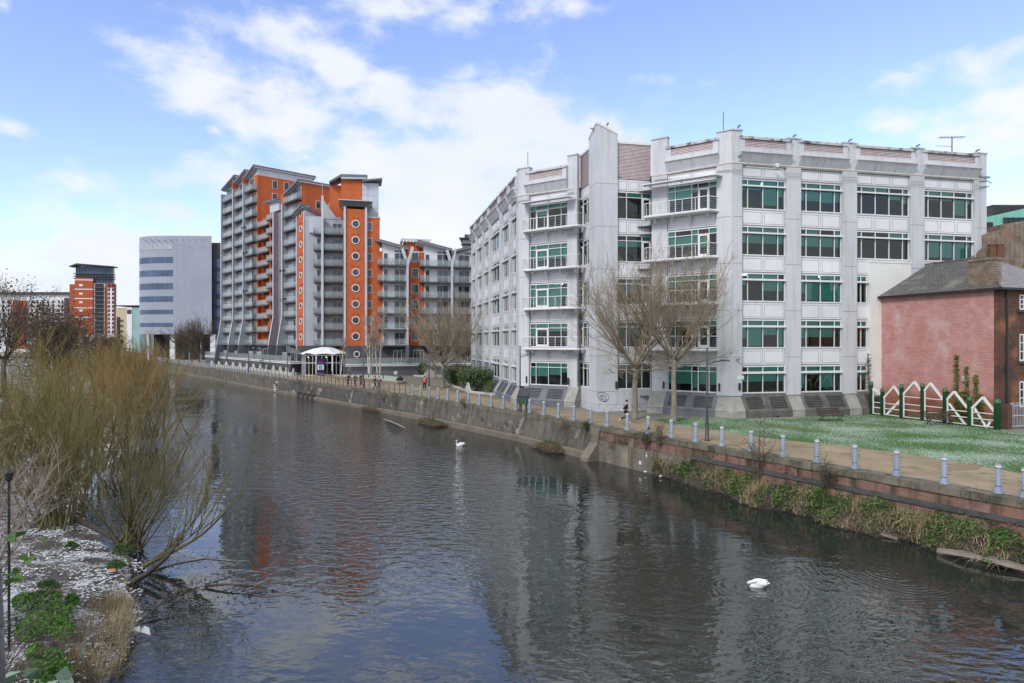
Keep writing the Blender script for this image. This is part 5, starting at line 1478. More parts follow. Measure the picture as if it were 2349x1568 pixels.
# ------------------------------------------------------------------ zigzag fence
FN = Fac((30.45, 54.6), (3.55, -9.45))
def zigzag():
    pp = [(1998.6, 875), (2024, 891), (2068, 881.6), (2116.3, 879), (2167.7, 890), (2224, 910), (2287.4, 915.3)]
    ap = [(1997, 872), (2051, 887), (2098, 876.6), (2134.8, 880), (2189, 899), (2255, 912)]
    def uz(px, py):
        u = FN.u(px); y = FN.p(u, 0, 0)[1]; return u, EYE + (784 - py) * y / FP
    P = [uz(*q) for q in pp]; A = [uz(*q) for q in ap]
    t = thing('zigzag_fence', 'fence of green posts and white timbers in a zigzag before the pink wall', 'fence', FN.p(5, 0, 0))
    for i, (u, z) in enumerate(P):
        b = MB(); c = FN.p(u, 0, 0); r = .15 if i < 6 else .21
        b.lathe((c[0], c[1], 0), [(r, 0), (r, z - .32), (r + .02, z - .31), (r + .02, z - .25), (r, z - .24), (r, z - .1), (r * .7, z - .02), (0, z)], 14); b.build('post', 'post_green', t, True)
    def bar(b, a, c, w=.075, d0=-.05, d1=.05):
        l = math.hypot(c[0] - a[0], c[1] - a[1]); nx, ny = -(c[1] - a[1]) / l * w, (c[0] - a[0]) / l * w
        b.plate(FN, [(a[0] - nx, a[1] - ny), (c[0] - nx, c[1] - ny), (c[0] + nx, c[1] + ny), (a[0] + nx, a[1] + ny)], d0, d1)
    for i in range(6):
        (u0, z0), (u1, z1), (ua, za) = P[i], P[i + 1], A[i]
        b = MB(); l, r = (u0 + .15, za - (ua - u0) * .95), (u1 - .15, za - (u1 - ua) * 1.0)
        l = (l[0], max(1.0, l[1])); r = (r[0], max(.9, r[1]))
        if i > 0: bar(b, l, (ua, za), .078)
        bar(b, (ua, za) if i > 0 else (u0 + .15, 2.2), r, .078, -.06, .06)
        b.box(FN, u0 + .16, u0 + .24, -.04, .04, .1, (l[1] if i else 2.1))
        for v in (.12, .62, 1.05) if i not in (2, 3) else (.12, .7, 1.15, 1.75):
            b.box(FN, u0 + .24, u1 - .15, -.025, .025, v, v + .06)
        if i == 1: bar(b, (u0 + .35, .15), (u1 - .15, 1.45), .09, -.08, -.052)
        if i == 4: bar(b, (u0 + .25, 1.55), (u1 - .35, .1), .08, -.085, -.062)
        if i == 5: bar(b, (u0 + .25, 1.45), (ua + .2, .05), .08, -.085, -.062); bar(b, (ua + .2, .05), (u1 - .5, .55), .08, -.086, -.064)
        b.build('frame', 'white_paint', t)
zigzag()
# ------------------------------------------------------------------ pink walled house
FW = Fac((31.75, 56.05), (3.2, -9.93)); HL = 10.45
FF = Fac(FW.p(HL, 0, 0)[:2], (.952, .307))
MATS['pink_brick'].node_tree.nodes['Vector Math'].inputs[1].default_value = (FW.d.x, FW.d.y, 0)
MATS['soot_brick'].node_tree.nodes['Vector Math'].inputs[1].default_value = (FF.d.x, FF.d.y, 0)
MATS['old_brick'].node_tree.nodes['Vector Math'].inputs[1].default_value = (FW.d.x, FW.d.y, 0)
house = thing('brick_house', 'old brick house with a pink painted side wall and a dark slate roof', 'house', (36, 51, 0))
EV = 10.12
b = MB(); b.box(FW, 0, HL, -.4, 0, 0, EV); b.build('painted_wall', 'pink_brick', house)
b = MB(); b.box(FF, .0, 10, -.4, .02, 0, EV - .02); b.build('front_wall', 'soot_brick', house)
b = MB(); b.box(FW, 0, .35, -9.8, -.41, 0, EV); b.build('rear_wall', 'old_brick', house)
def hp(u, w, z): return FW.p(u, -w, z)
r = MB(); th = .18; o_ = .35
e0, e1 = hp(-.15, -o_, EV - .05), hp(HL + .3, -o_, EV - .05)
g0, g1 = hp(-.15, 4.9, 13.0), hp(HL - 4.6, 4.9, 13.0)
f0, f1 = hp(-.15, 10.2, EV - .05), hp(HL + .3, 10.2, EV - .05)
r.face([e0, e1, g1, g0], 0); r.face([g0, g1, f1, f0], 0); r.face([e1, f1, g1], 1); r.face([f0, e0, g0], 1)
ro = r.build('roof', ['slate', 'slate_pale'], house); so_ = ro.modifiers.new('thickness', 'SOLIDIFY'); so_.thickness = .12; so_.offset = -1
vb = MB(); 
for a, c in ((e0, g0),): vb.tube([a, c], .13, 4)
vb.tube([g0, g1], .12, 6); vb.tube([g1, e1], .09, 5); vb.build('ridge_tiles', 'slate', ro)
gt = MB(); gt.box(FW, -.2, HL + .4, .22, .42, EV - .22, EV - .06); gt.box(FF, -.4, 9, .22, .42, EV - .22, EV - .06); gt.tube([FF.p(.62, .1, EV - .2), FF.p(.62, .1, .0)], .075, 8); gt.build('gutter', 'black_metal', house)
ch = MB(); ch.box(FW, 8.05, 10.0, -.85, -.12, EV - .2, 12.35); ch.box(FW, 7.98, 10.07, -.92, -.05, 12.15, 12.3); c = ch.build('chimney', 'old_brick', ro)
fl = MB(); fl.box(FW, 8.0, 10.05, -.3, -.06, EV + .02, EV + .16); fl.build('flashing', 'grey_metal', c)
for z0, z1 in ((8.57, 9.6), (4.84, 6.74), (1.5, 3.3)):
    u0 = FF.u(2337.5); f = MB()
    f.box(FF, u0, u0 + 1.1, .021, .07, z0 - .06, z0 + .05); f.box(FF, u0, u0 + 1.1, .021, .06, z1 - .08, z1)
    for x in (0, .36, .70, 1.03): f.box(FF, u0 + x, u0 + x + .06, .021, .06, z0 + .05, z1 - .08)
    for k in (1, 2): f.box(FF, u0 + .06, u0 + 1.03, .022, .055, z0 + (z1 - z0) * k / 3 - .03, z0 + (z1 - z0) * k / 3 + .03)
    w = f.build('window', 'white_paint', house)
    MB().box(FF, u0, u0 + 1.09, .0205, .03, z0, z1).build('pane', 'car_glass', w)
    s = MB(); s.box(FF, u0 - .15, u0 + 1.25, .021, .16, z0 - .25, z0 - .07); s.build('sill', 'dark_band', w)
p = FW.p(8.0, .08, 3.4)
tag(MB().box(FW, 7.82, 8.18, .01, .14, 3.2, 3.62).build('meter_box', 'white_paint', loc=p), 'small white box on the pink wall among the ivy', 'box')
# gate, brick pier and frontage railings
gx = FF.p(.1, .55, 0)
t = thing('metal_gate', 'pale metal gate of upright bars by the corner of the pink wall', 'gate', gx)
b = MB()
for z in (.15, .9, 1.62): b.box(FF, .28, 3.0, .62, .67, z, z + .06)
b.box(FF, .22, .3, .6, .69, 0, 1.85)
b.build('frame', 'clad_light', t)
b = MB()
for i in range(17): b.tube([FF.p(.42 + i * .15, .645, .16), FF.p(.42 + i * .15, .645, 1.9)], .014, 5)
b.build('bars', 'clad_light', t)
tag(MB().box(FF, -.35, .12, .35, .8, 0, 1.75).build('brick_pier', 'soot_brick', loc=FF.p(0, .6, 0)), 'short brick pier between the last green post and the metal gate', 'pier')
# buildings behind the house
def zat(py, y): return EYE + (784 - py) * y / FP
y0 = 57.8; F0b = Fac((0, y0), (1, 0))
t = thing('brick_gable', 'tall stepped brick gable rising behind the slate roof', 'building', ((2290 - 1174.5) / FP * y0, y0, 0))
ol = [((x - 1174.5) / FP * y0, zat(y, y0)) for x, y in ((2215, 1000), (2420, 1000), (2420, 500), (2349, 507), (2294, 516), (2294, 529), (2270, 533), (2255, 540), (2255, 568), (2215, 604))]
MB().plate(F0b, [(u, max(0, z)) for u, z in ol], -3, 0).build('wall', 'old_brick', t)
b = MB(); 
for x in (2276, 2293): b.lathe(((x - 1174.5) / FP * 56.9, 56.9, zat(590, 56.9)), [(.33, 0), (.3, 1.0), (.34, 1.02), (.34, 1.12)], 10)
b.build('chimney_pots', 'rust', t)
y0 = 92.0; F1b = Fac((0, y0), (1, 0))
t = thing('copper_clad_building', 'green copper clad building with dark windows, above the brick gable', 'building', ((2310 - 1174.5) / FP * y0, y0, 0))
cx = lambda x: (x - 1174.5) / FP * y0
MB().plate(F1b, [(cx(2240), 0), (cx(2460), 0), (cx(2460), zat(455, y0)), (cx(2349), zat(479, y0)), (cx(2240), zat(504, y0))], -12, 0).build('wall', 'copper_green', t)
for x0, x1, ya, yb in ((2254, 2275, 511, 536), (2301, 2349, 500, 513)):
    f = MB(); f.box(F1b, cx(x0), cx(x1), .0, .12, zat(yb, y0), zat(ya, y0)); w = f.build('window', 'car_glass', t)
    g = MB()
    for i in range(5): g.box(F1b, cx(x0) + (cx(x1) - cx(x0)) * i / 4 - .05, cx(x0) + (cx(x1) - cx(x0)) * i / 4 + .05, .12, .2, zat(yb, y0), zat(ya, y0))
    g.box(F1b, cx(x0), cx(x1), .12, .21, zat(ya, y0) - .12, zat(ya, y0)); g.build('frame', 'dark_paint', w)
b = MB(); b.box(F1b, cx(2314), cx(2420), -8, -3, zat(486, y0), zat(462, y0)); b.build('roof_room', 'flat_glass', t); 
b = MB(); b.box(F1b, cx(2312), cx(2420), -8.2, -2.9, zat(463, y0), zat(460, y0)); b.box(F1b, cx(2245), cx(2305), -6, -.5, zat(500, y0), zat(492, y0)); b.build('roof', 'rust', t)
# ------------------------------------------------------------------ far buildings on the left
def fx_(px, y): return (px - 1174.5) / FP * y
Y = 214.0
gb = thing('office_tower', 'rounded pale grey office tower with bands of windows beyond the river bend', 'building', (fx_(400, Y), Y, 0))
def curve(n=12, z0=0, z1=1, off=0.0):
    L = fx_(322, Y + 5.5); Rr = fx_(397, Y); E = fx_(483, Y)
    pts = []
    for i in range(n + 1):
        a = math.pi / 2 * i / n
        pts.append((Rr - (Rr - L + off) * math.cos(a), Y + 5.5 - (5.5 + off) * math.sin(a)))
    return pts, (E, Y + .8 - off)
cp, ce = curve()
zt, zb = zat(541, Y), zat(767.5, Y)
b = MB(); b.poly(cp + [ce, (fx_(483.8, Y + 28), Y + 28), (fx_(330, Y + 28), Y + 28)], zb, zt); b.build('wall', 'tower_clad', gb)
jn = MB()
co, ceo = curve(off=.03)
for z in np.arange(zb + 1.5, zt, 1.46):
    for p, q in zip(co + [ceo], (co + [ceo])[1:]):
        F = Fac(p, (q[0] - p[0], q[1] - p[1])); jn.box(F, 0, math.dist(p, q), -.05, .0, z, z + .09)
for x in range(404, 483, 20):
    F = Fac(cp[-1], (ce[0] - cp[-1][0], ce[1] - cp[-1][1])); u = F.u(x); jn.box(F, u, u + .08, 0, .035, zb, zt)
jn.build('joints', 'clad_grey', gb)
cw_, cwe = curve(off=.10)
for k, (ya, yb) in enumerate(((559, 572.5), (590, 603.5), (620, 634), (650, 664), (680, 692.5), (711, 721), (741, 750))):
    f = MB()
    for i, (p, q) in enumerate(zip(cw_, cw_[1:])):
        F = Fac(p, (q[0] - p[0], q[1] - p[1])); f.box(F, 0, math.dist(p, q) - .08, -.15, .0, zat(yb, Y), zat(ya, Y), 1 if (k == 0) else 0)
    f.build('window_band', ['blue_glass_solid', 'clad_grey'], gb)
b = MB()
for x in range(330, 480, 15): b.tube([(fx_(x, Y - 1), Y - 1 if x > 396 else Y + 1.5, zat(555, Y)), (fx_(x, Y - 1) + .6, Y - 2.4, zat(552, Y))], .08, 4)
b.build('roof_light', 'dark_paint', gb)
b = MB(); b.box(Fac((0, Y + 3), (1, 0)), fx_(484, Y + 3), fx_(516, Y + 3), -25, 0, 0, zat(557.5, Y + 3)); b.build('dark_wing', 'base_brick', gb)
for ya, yb in ((592, 613), (622, 644), (652, 674), (686, 700), (708, 728), (738, 757)):
    MB().box(Fac((0, Y + 3), (1, 0)), fx_(493, Y + 3), fx_(512, Y + 3), .01, .2, zat(yb, Y), zat(ya, Y)).build('window', 'blue_glass_solid', gb)
b = MB(); b.box(Fac((0, Y + 7), (1, 0)), fx_(326, Y), fx_(505, Y), -8, 0, 0, zb); b.build('undercroft', 'louvre_back', gb)
for x, w in ((331, 5), (384, 11), (477, 12), (455, 2), (428, 2)):
    c = MB(); c.box(Fac((0, Y + 1.5), (1, 0)), fx_(x, Y), fx_(x + w, Y), -1, 0, 0, zb - .05); c.build('column', 'white_panel' if w > 4 else 'grey_metal', gb)
# red brick tower
Y = 350.0
rt = thing('brick_tower', 'red brick apartment tower with a glass top and black overhanging roof', 'building', (fx_(215, Y), Y, 0))
FT = Fac((fx_(172, Y), Y), (.98, .2)); ux = lambda x: FT.u(x)
b = MB(); b.box(FT, ux(172), ux(262), -3, -.3, zat(771, Y), zat(650, Y)); b.box(FT, ux(172.5), ux(214), -3, .6, zat(771, Y), zat(637.5, Y)); b.box(FT, ux(172) - 3.5, ux(172), -6, -2, zat(771, Y), zat(652, Y)); b.build('wall', 'orange_brick', rt)
b = MB()
for i in range(7): b.box(FT, ux(172), ux(214.3), -3, .7, zat(771 - i * 21.4, Y) - .25, zat(771 - i * 21.4, Y) + .25)
b.box(FT, ux(215), ux(240), -2, -.1, zat(771, Y), zat(650, Y)); b.box(FT, ux(247), ux(261), -2, -.1, zat(770, Y), zat(660, Y)); b.build('white_bands', 'white_panel', rt)
for i in range(12):
    z = zat(766 - i * 9.7, Y)
    MB().box(FT, ux(216.5), ux(240), -.1, 1.4, z - .2, z).build('balcony', 'balcony_deck', rt)
    MB().box(FT, ux(218), ux(238), -.09, .05, z + .2, z + 2.1).build('window', 'car_glass', rt)
    MB().box(FT, ux(248), ux(252), -.09, 0, z + .4, z + 2.0).build('window', 'car_glass', rt); MB().box(FT, ux(257), ux(261), -.09, 0, z + .4, z + 2.0).build('window', 'car_glass', rt)
    if i % 2: MB().box(FT, ux(183), ux(191), .6, .7, z + .5, z + 1.6).build('window', 'white_panel', rt)
    MB().box(FT, ux(165), ux(171), -2, -1, z - .2, z + .9).build('balcony', 'balcony_deck', rt)
b = MB(); b.box(FT, ux(171), ux(256), -4, -1.2, zat(650, Y), zat(611, Y)); b.build('glass_storeys', 'blue_glass_solid', rt)
b = MB()
for y in (635, 629, 640): b.box(FT, ux(168), ux(259), -4, .2, zat(y, Y), zat(y, Y) + .35)
b.plate(FT, [(ux(160), zat(613, Y)), (ux(178), zat(609, Y)), (ux(262), zat(612, Y)), (ux(263), zat(610, Y)), (ux(178), zat(605, Y)), (ux(160), zat(612, Y))], -5, 1.5)
for x in range(172, 258, 7): b.box(FT, ux(x), ux(x) + .15, -1.2, -1.1, zat(650, Y), zat(611, Y))
b.build('roof', 'dark_paint', rt)
b = MB(); b.box(FT, ux(164), ux(263), -4, -.2, 0, zat(771.5, Y)); b.build('base', 'pale_stone', rt)
for x, w in ((190, 14), (220, 5), (231, 7), (249, 14)): MB().box(FT, ux(x), ux(x + w), -.2, -.1, .5, zat(774, Y)).build('shop_window', 'car_glass', rt)
# white block, cream block, further blocks
Y = 372.0
wb = thing('white_apartment_block', 'long white apartment block with a flat black roof behind the reddish tree', 'building', (fx_(95, Y), Y, 0))
FG = Fac((fx_(-60, Y), Y), (1, .0)); ux2 = lambda x: FG.u(x)
MB().box(FG, ux2(-60), ux2(160), -15, 0, 0, zat(676, Y)).build('wall', 'white_panel', wb)
b = MB(); b.box(FG, ux2(-62), ux2(161), -16, 1.5, zat(676, Y) + .05, zat(671, Y)); b.build('roof', 'dark_paint', wb)
MB().box(FG, ux2(148), ux2(162), -10, .4, 2, zat(684, Y)).build('dark_bay', 'base_brick', wb); MB().box(FG, ux2(30), ux2(62), -10, .3, 2, zat(690, Y)).build('brick_bay', 'orange_brick', wb)
for j in range(9):
    z = zat(690 + j * 9.6, Y)
    for x in (6, 18, 72, 84, 96, 108, 120, 133, 141): MB().box(FG, ux2(x), ux2(x + 4.5), 0, .1, z - 1.6, z).build('window', 'car_glass', wb)
    MB().box(FG, ux2(88), ux2(104), .1, 1.6, z - 2.1, z - 1.85).build('balcony', 'balcony_deck', wb)
Y = 330.0
cb = thing('cream_building', 'cream and glass building between the brick tower and the grey tower', 'building', (fx_(295, Y), Y, 0))
FG2 = Fac((fx_(266, Y), Y), (1, 0)); ux3 = lambda x: FG2.u(x)
MB().box(FG2, ux3(266), ux3(292), -14, 0, 0, zat(707, Y)).build('wall', 'cream', cb); MB().box(FG2, ux3(292), ux3(304), -14, .5, 0, zat(705, Y)).build('pale_wall', 'white_panel', cb)
MB().box(FG2, ux3(304), ux3(321), -14, .3, 0, zat(706, Y)).build('glass_front', 'green_glass_solid', cb)
b = MB(); b.box(FG2, ux3(265), ux3(323), -14, 1.2, zat(707, Y) + .9, zat(701, Y)); b.box(FG2, ux3(293), ux3(303), .5, .6, zat(721, Y), zat(711, Y)); b.build('roof', 'dark_paint', cb)
for j in range(5): MB().box(FG2, ux3(269), ux3(282), 0, 1.2, zat(735 + j * 12, Y), zat(734 + j * 12, Y)).build('balcony', 'dark_paint', cb)
MB().box(FG2, ux3(268), ux3(276), 0, .1, zat(785, Y), zat(728, Y)).build('window_strip', 'car_glass', cb)
Y = 190.0
t = thing('glass_block', 'distant glass topped block peeping between the flats and the white offices', 'building', (fx_(1075, Y), Y, 0))
MB().box(Fac((0, Y), (1, 0)), fx_(1060, Y), fx_(1100, Y), -10, 0, 0, zat(550, Y)).build('wall', 'clad_grey', t); b = MB(); b.box(Fac((0, Y), (1, 0)), fx_(1054, Y), fx_(1090, Y), -8, 1.5, zat(549, Y), zat(547, Y)); b.box(Fac((0, Y), (1, 0)), fx_(1058, Y), fx_(1085, Y), -6, 1.6, zat(562, Y), zat(561, Y)); b.box(Fac((0, Y), (1, 0)), fx_(1066, Y), fx_(1095, Y), -6, .5, zat(547, Y), zat(539, Y)); b.build('roof', 'dark_paint', t)
t = thing('low_brick_wall', 'low brown wall along the far car park', 'wall', (fx_(270, 235), 235, 0))
MB().xbox(fx_(200, 235), fx_(330, 235), 246, 246.4, 0, 1.0).build('wall', 'orange_brick', t)
# ------------------------------------------------------------------ cars in the far car park
def car_proto():
    t = thing('parked_car', 'white parked car in the far car park', 'car', (0, 0, 0), 'cars in the far car park')
    F = WORLD; b = MB()
    b.plate(F, [(-2.1, .35), (2.1, .35), (2.15, .7), (1.9, .92), (.9, .98), (-1.9, 1.0), (-2.15, .8)], -.85, .85)
    b.plate(F, [(-1.75, 1.0), (.95, .98), (.35, 1.42), (-1.2, 1.45)], -.72, .72); b.build('body', 'car_white', t)
    w = MB(); w.plate(F, [(-1.45, 1.04), (.6, 1.03), (.22, 1.37), (-1.1, 1.39)], -.735, .735); w.build('window', 'car_glass', t)
    for x in (-1.3, 1.3):
        for y in (-.8, .8):
            m = MB(); m.tube([(x, y - .1, .33), (x, y + .1, .33)], .33, 12); m.build('wheel', 'tyre', t)
    return t
car = car_proto(); cr_ = random.Random(5)
cols = ('car_white', 'car_silver', 'car_white', 'car_dark', 'car_white', 'car_red', 'car_silver', 'car_white', 'car_silver', 'car_white', 'car_dark', 'car_silver')
NM = {'car_white': 'white', 'car_silver': 'silver', 'car_dark': 'dark', 'car_red': 'dark red'}
for i, c in enumerate(cols):
    o = car if i == 0 else dup(car)
    o.location = (fx_(205 + i * 10.5, 262) + cr_.uniform(-.5, .5), 262 + (i % 3) * 7, 0.02); o.rotation_euler = (0, 0, cr_.choice((0, .1, 3.1, 1.4)))
    o['label'] = NM[c] + ' car parked in the distant car park below the brick tower'
    if i:
        for ch in o.children:
            if ch.name.startswith('body'):
                ch.data = ch.data.copy(); ch.data.materials[0] = MATS[c]
# ------------------------------------------------------------------ plants
def rv(g): return Vector((g.gauss(0, 1), g.gauss(0, 1), g.gauss(0, 1)))
def stem(g, p, d, L, seg, wob, trop):
    p = Vector(p); d = Vector(d).normalized(); pts = [p.copy()]; st = L / seg
    for _ in range(seg):
        d = (d + rv(g) * wob + Vector((0, 0, trop)) * (1.0 / seg)).normalized()
        p = p + d * st; pts.append(p.copy())
    return pts
def along(pts, t):
    n = len(pts) - 1; i = min(int(t * n), n - 1); f = t * n - i
    return pts[i].lerp(pts[i + 1], f), (pts[i + 1] - pts[i]).normalized()
def off_dir(g, d, ang):
    q = rv(g); q = (q - d * q.dot(d)).normalized()
    return (d * math.cos(ang) + q * math.sin(ang)).normalized()
def shoots(b, g, pts, r0, lv, i=0, mi=0):
    """side branches of a stem, level by level: (count, length, angle, wobble, upward pull, thickness, segments, first position)"""
    if i >= len(lv): return
    n, L, ang, wob, trop, r, seg, st = lv[i]
    n = int(n * g.uniform(.75, 1.25) + .5)
    for k in range(n):
        t = st + (1 - st) * (k + g.random()) / n
        p, d = along(pts, min(t, .99))
        q = stem(g, p, off_dir(g, d, ang * g.uniform(.6, 1.3)), L * g.uniform(.55, 1.2) * (1.15 - .55 * t), seg, wob, trop)
        b.tube([tuple(v) for v in q], [r * (1 - .75 * j / seg) for j in range(seg + 1)], 3, mi, False)
        shoots(b, g, q, r, lv, i + 1, mi)
def tree(p, label, cat='tree', h=12.5, fork=4.2, trunk_r=.24, spread=2.9, n_limb=7, whips=11, seed=1, bark='bark_plane', twig='twig_plane', lean=(0, 0), lv=None, tw=1.0, name='bare_tree', group=None, low=9):
    g = random.Random(seed)
    t = thing(name, label, cat, (p[0], p[1], p[2] if len(p) > 2 else 0), group)
    base = Vector((p[0], p[1], p[2] if len(p) > 2 else 0.0))
    b = MB()
    top = base + Vector((lean[0], lean[1], fork))
    tp = [base + Vector((0, 0, -.1)), base + Vector((lean[0] * .05, lean[1] * .05, .25)), base.lerp(top, .3) + Vector((.03, .02, 0)), base.lerp(top, .65) + Vector((-.04, .03, 0)), top]
    b.tube([tuple(q) for q in tp], [trunk_r * 1.65, trunk_r * 1.15, trunk_r, trunk_r * .88, trunk_r * .9], 10)
    c = MB()
    lv = lv or [(9, 1.9, .65, .10, .55, .017 * tw, 5, .15), (6, .85, .6, .12, .45, .010 * tw, 3, .1), (2, .4, .6, .1, .3, .007 * tw, 2, .2)]
    H = h - fork
    for i in range(n_limb):
        a = 2 * math.pi * (i + g.uniform(-.3, .3)) / n_limb
        s = g.uniform(.55, 1.0)
        d = Vector((math.cos(a) * s * 1.15, math.sin(a) * s * 1.15, g.uniform(.75, 1.3)))
        q = stem(g, tuple(top - Vector((0, 0, g.uniform(0, .5)))), d, g.uniform(.32, .5) * H * .75, 5, .10, .25)
        r = trunk_r * g.uniform(.38, .55)
        b.tube([tuple(v) for v in q], [r * (1 - .45 * j / 5) for j in range(6)], 6)
        for k in range(whips):
            tt = g.uniform(.35, 1.0); pp, dd = along(q, tt)
            out = Vector((pp.x - base.x, pp.y - base.y, 0)); out = out.normalized() if out.length > .1 else Vector((1, 0, 0))
            w = out * g.uniform(-.1, 1.0) * (spread / 3.0) + Vector((0, 0, g.uniform(.6, 1.35))) + rv(g) * .28
            L = min(H - (pp.z - top.z), H * .75) * g.uniform(.6, 1.02)
            ww = stem(g, tuple(pp), w, max(.8, L), 7, .06, .5)
            b2 = [.045 * tw * g.uniform(.6, 1.1) * (1 - .82 * j / 7) for j in range(8)]
            c.tube([tuple(v) for v in ww], b2, 4, 0, False)
            shoots(c, g, ww, .03, lv)
    for k in range(low):
        a = g.uniform(0, 6.28); q = stem(g, tuple(top - Vector((0, 0, g.uniform(.1, 1.0)))), (math.cos(a), math.sin(a), .25), spread * g.uniform(.7, 1.0), 6, .1, -.15)
        c.tube([tuple(v) for v in q], [.035 * (1 - .8 * j / 6) for j in range(7)], 4, 0, False); shoots(c, g, q, .02, lv)
    b.build('trunk', bark, t, True); c.build('crown', twig, t)
    return t
P1, P2_ = at(1455, 963), at(1545, 968)
tree(P1, 'bare pollarded tree on the left of the pair before the white offices', h=14.6, fork=4.2, trunk_r=.23, spread=3.7, seed=11, lean=(.15, .0), n_limb=8, whips=9, lv=[(8, 1.7, .6, .10, .5, .015, 5, .15), (5, .8, .6, .12, .4, .009, 3, .1), (1, .4, .6, .1, .3, .007, 2, .2)], group='bare trees before the offices')
tree(P2_, 'bare pollarded tree on the right of the pair, nearer the lamp post', h=15.0, fork=5.0, trunk_r=.21, spread=4.2, seed=24, lean=(.1, .1), n_limb=8, whips=9, lv=[(8, 1.7, .6, .10, .5, .015, 5, .15), (5, .8, .6, .12, .4, .009, 3, .1), (1, .4, .6, .1, .3, .007, 2, .2)], group='bare trees before the offices')
far_lv = [(8, 1.6, .6, .1, .5, .022, 4, .15), (5, .8, .6, .12, .4, .014, 3, .1)]
tree(at(1016, 889.7), 'wide bare tree with a dense twiggy crown in front of the lower flats', h=14.5, fork=3.2, trunk_r=.24, spread=4.0, seed=5, lv=far_lv, twig='twig_plane', n_limb=8, whips=11)
tree(at(998, 869), 'slimmer bare tree behind the wide one, by the humped planter wall', h=12.5, fork=3.6, trunk_r=.2, spread=3.4, seed=6, lv=far_lv, n_limb=6, whips=7)
tree((-7.6, 104, 0), 'bare tree at the corner between the lower flats and the white offices', h=12, fork=3.4, trunk_r=.18, spread=3.4, seed=8, lv=far_lv, n_limb=6, whips=8)
for i, (x, y, sd) in enumerate(((422, 831, 3), (440, 832, 4), (457, 834, 9))):
    q = at(x, y); tree((q.x, q.y, 0), ('bare twiggy tree before the rounded grey tower, leftmost of three', 'bare twiggy tree before the rounded grey tower, middle of three', 'bare twiggy tree before the rounded grey tower, rightmost of three')[i], h=(13, 12, 15)[i], fork=3.5, trunk_r=.22, spread=4.6, seed=sd, lv=[(8, 2.2, .6, .1, .4, .034, 4, .1), (5, 1.1, .6, .12, .3, .022, 3, .1)], n_limb=7, whips=7, tw=1.6, twig='dark_twig', bark='dark_twig', group='bare trees by the grey tower')
def birch(p, label, stems, h, seed, spread=1.6):
    g = random.Random(seed); t = thing('birch_tree', label, 'tree', tuple(p)); b, c = MB(), MB()
    for i in range(stems):
        a = 2 * math.pi * i / stems + .6; d = Vector((math.cos(a) * .05, math.sin(a) * .05, 1))
        q = stem(g, (p[0] + .22 * math.cos(a), p[1] + .22 * math.sin(a), 0), d, h * g.uniform(.88, 1.0), 10, .03, .1)
        b.tube([tuple(v) for v in q], [.15 * (1 - .85 * j / 10) for j in range(11)], 7)
        for k in range(13):
            tt = g.uniform(.3, .95); pp, dd = along(q, tt)
            w = stem(g, tuple(pp), off_dir(g, dd, g.uniform(.35, .8)), spread * (1.35 - tt) * g.uniform(.8, 1.3) * 1.5, 6, .08, .5)
            (b if k < 6 else c).tube([tuple(v) for v in w], [.045 * (1 - .8 * j / 6) for j in range(7)], 4, 0, False)
            shoots(c, g, w, .02, [(8, 1.0, .55, .1, .2, .020, 3, .15), (4, .5, .5, .1, -.1, .014, 2, .1)])
    b.build('trunk', 'bark_birch', t, True); c.build('crown', 'twig_birch', t)
birch(at(848, 866.5), 'white stemmed birch on the raised bed, left of the pair', 3, 10.5, 2)
birch(at(869, 866), 'white stemmed birch on the raised bed, right of the pair', 2, 11.4, 3, 1.9)
birch(at(779, 865), 'small white stemmed birch in front of the glass entrance', 1, 7.0, 4, 1.5)
# leaf meshes
def leaves(b, g, pts, size, mi=0, flat=.35):
    for p in pts:
        d = rv(g); d.z = d.z * flat + .15; d = d.normalized() * size * g.uniform(.6, 1.35)
        n = rv(g); n = n.cross(d).normalized() * d.length * .36
        m = p + d * .45 + Vector((0, 0, .12 * d.length))
        b.face([tuple(p), tuple(m + n), tuple(p + d), tuple(m - n)], mi)
def blades(b, g, roots, L, w, droop=1.0, mi=0, spread=.5, seg=3):
    for p in roots:
        a = g.uniform(0, 6.28); l = L * g.uniform(.5, 1.25); s = Vector((math.cos(a), math.sin(a), 0)); k = g.uniform(.1, 1) * spread
        side = Vector((-s.y, s.x, 0)) * w; prev = None
        for j in range(seg + 1):
            t = j / seg
            c = Vector(p) + s * (l * t * k + l * .5 * droop * t * t * k) + Vector((0, 0, l * (t - droop * .55 * t * t * (.4 + k))))
            q = (tuple(c - side * (1 - t * .9)), tuple(c + side * (1 - t * .9)))
            if prev: b.face([prev[0], prev[1], q[1], q[0]], mi)
            prev = q
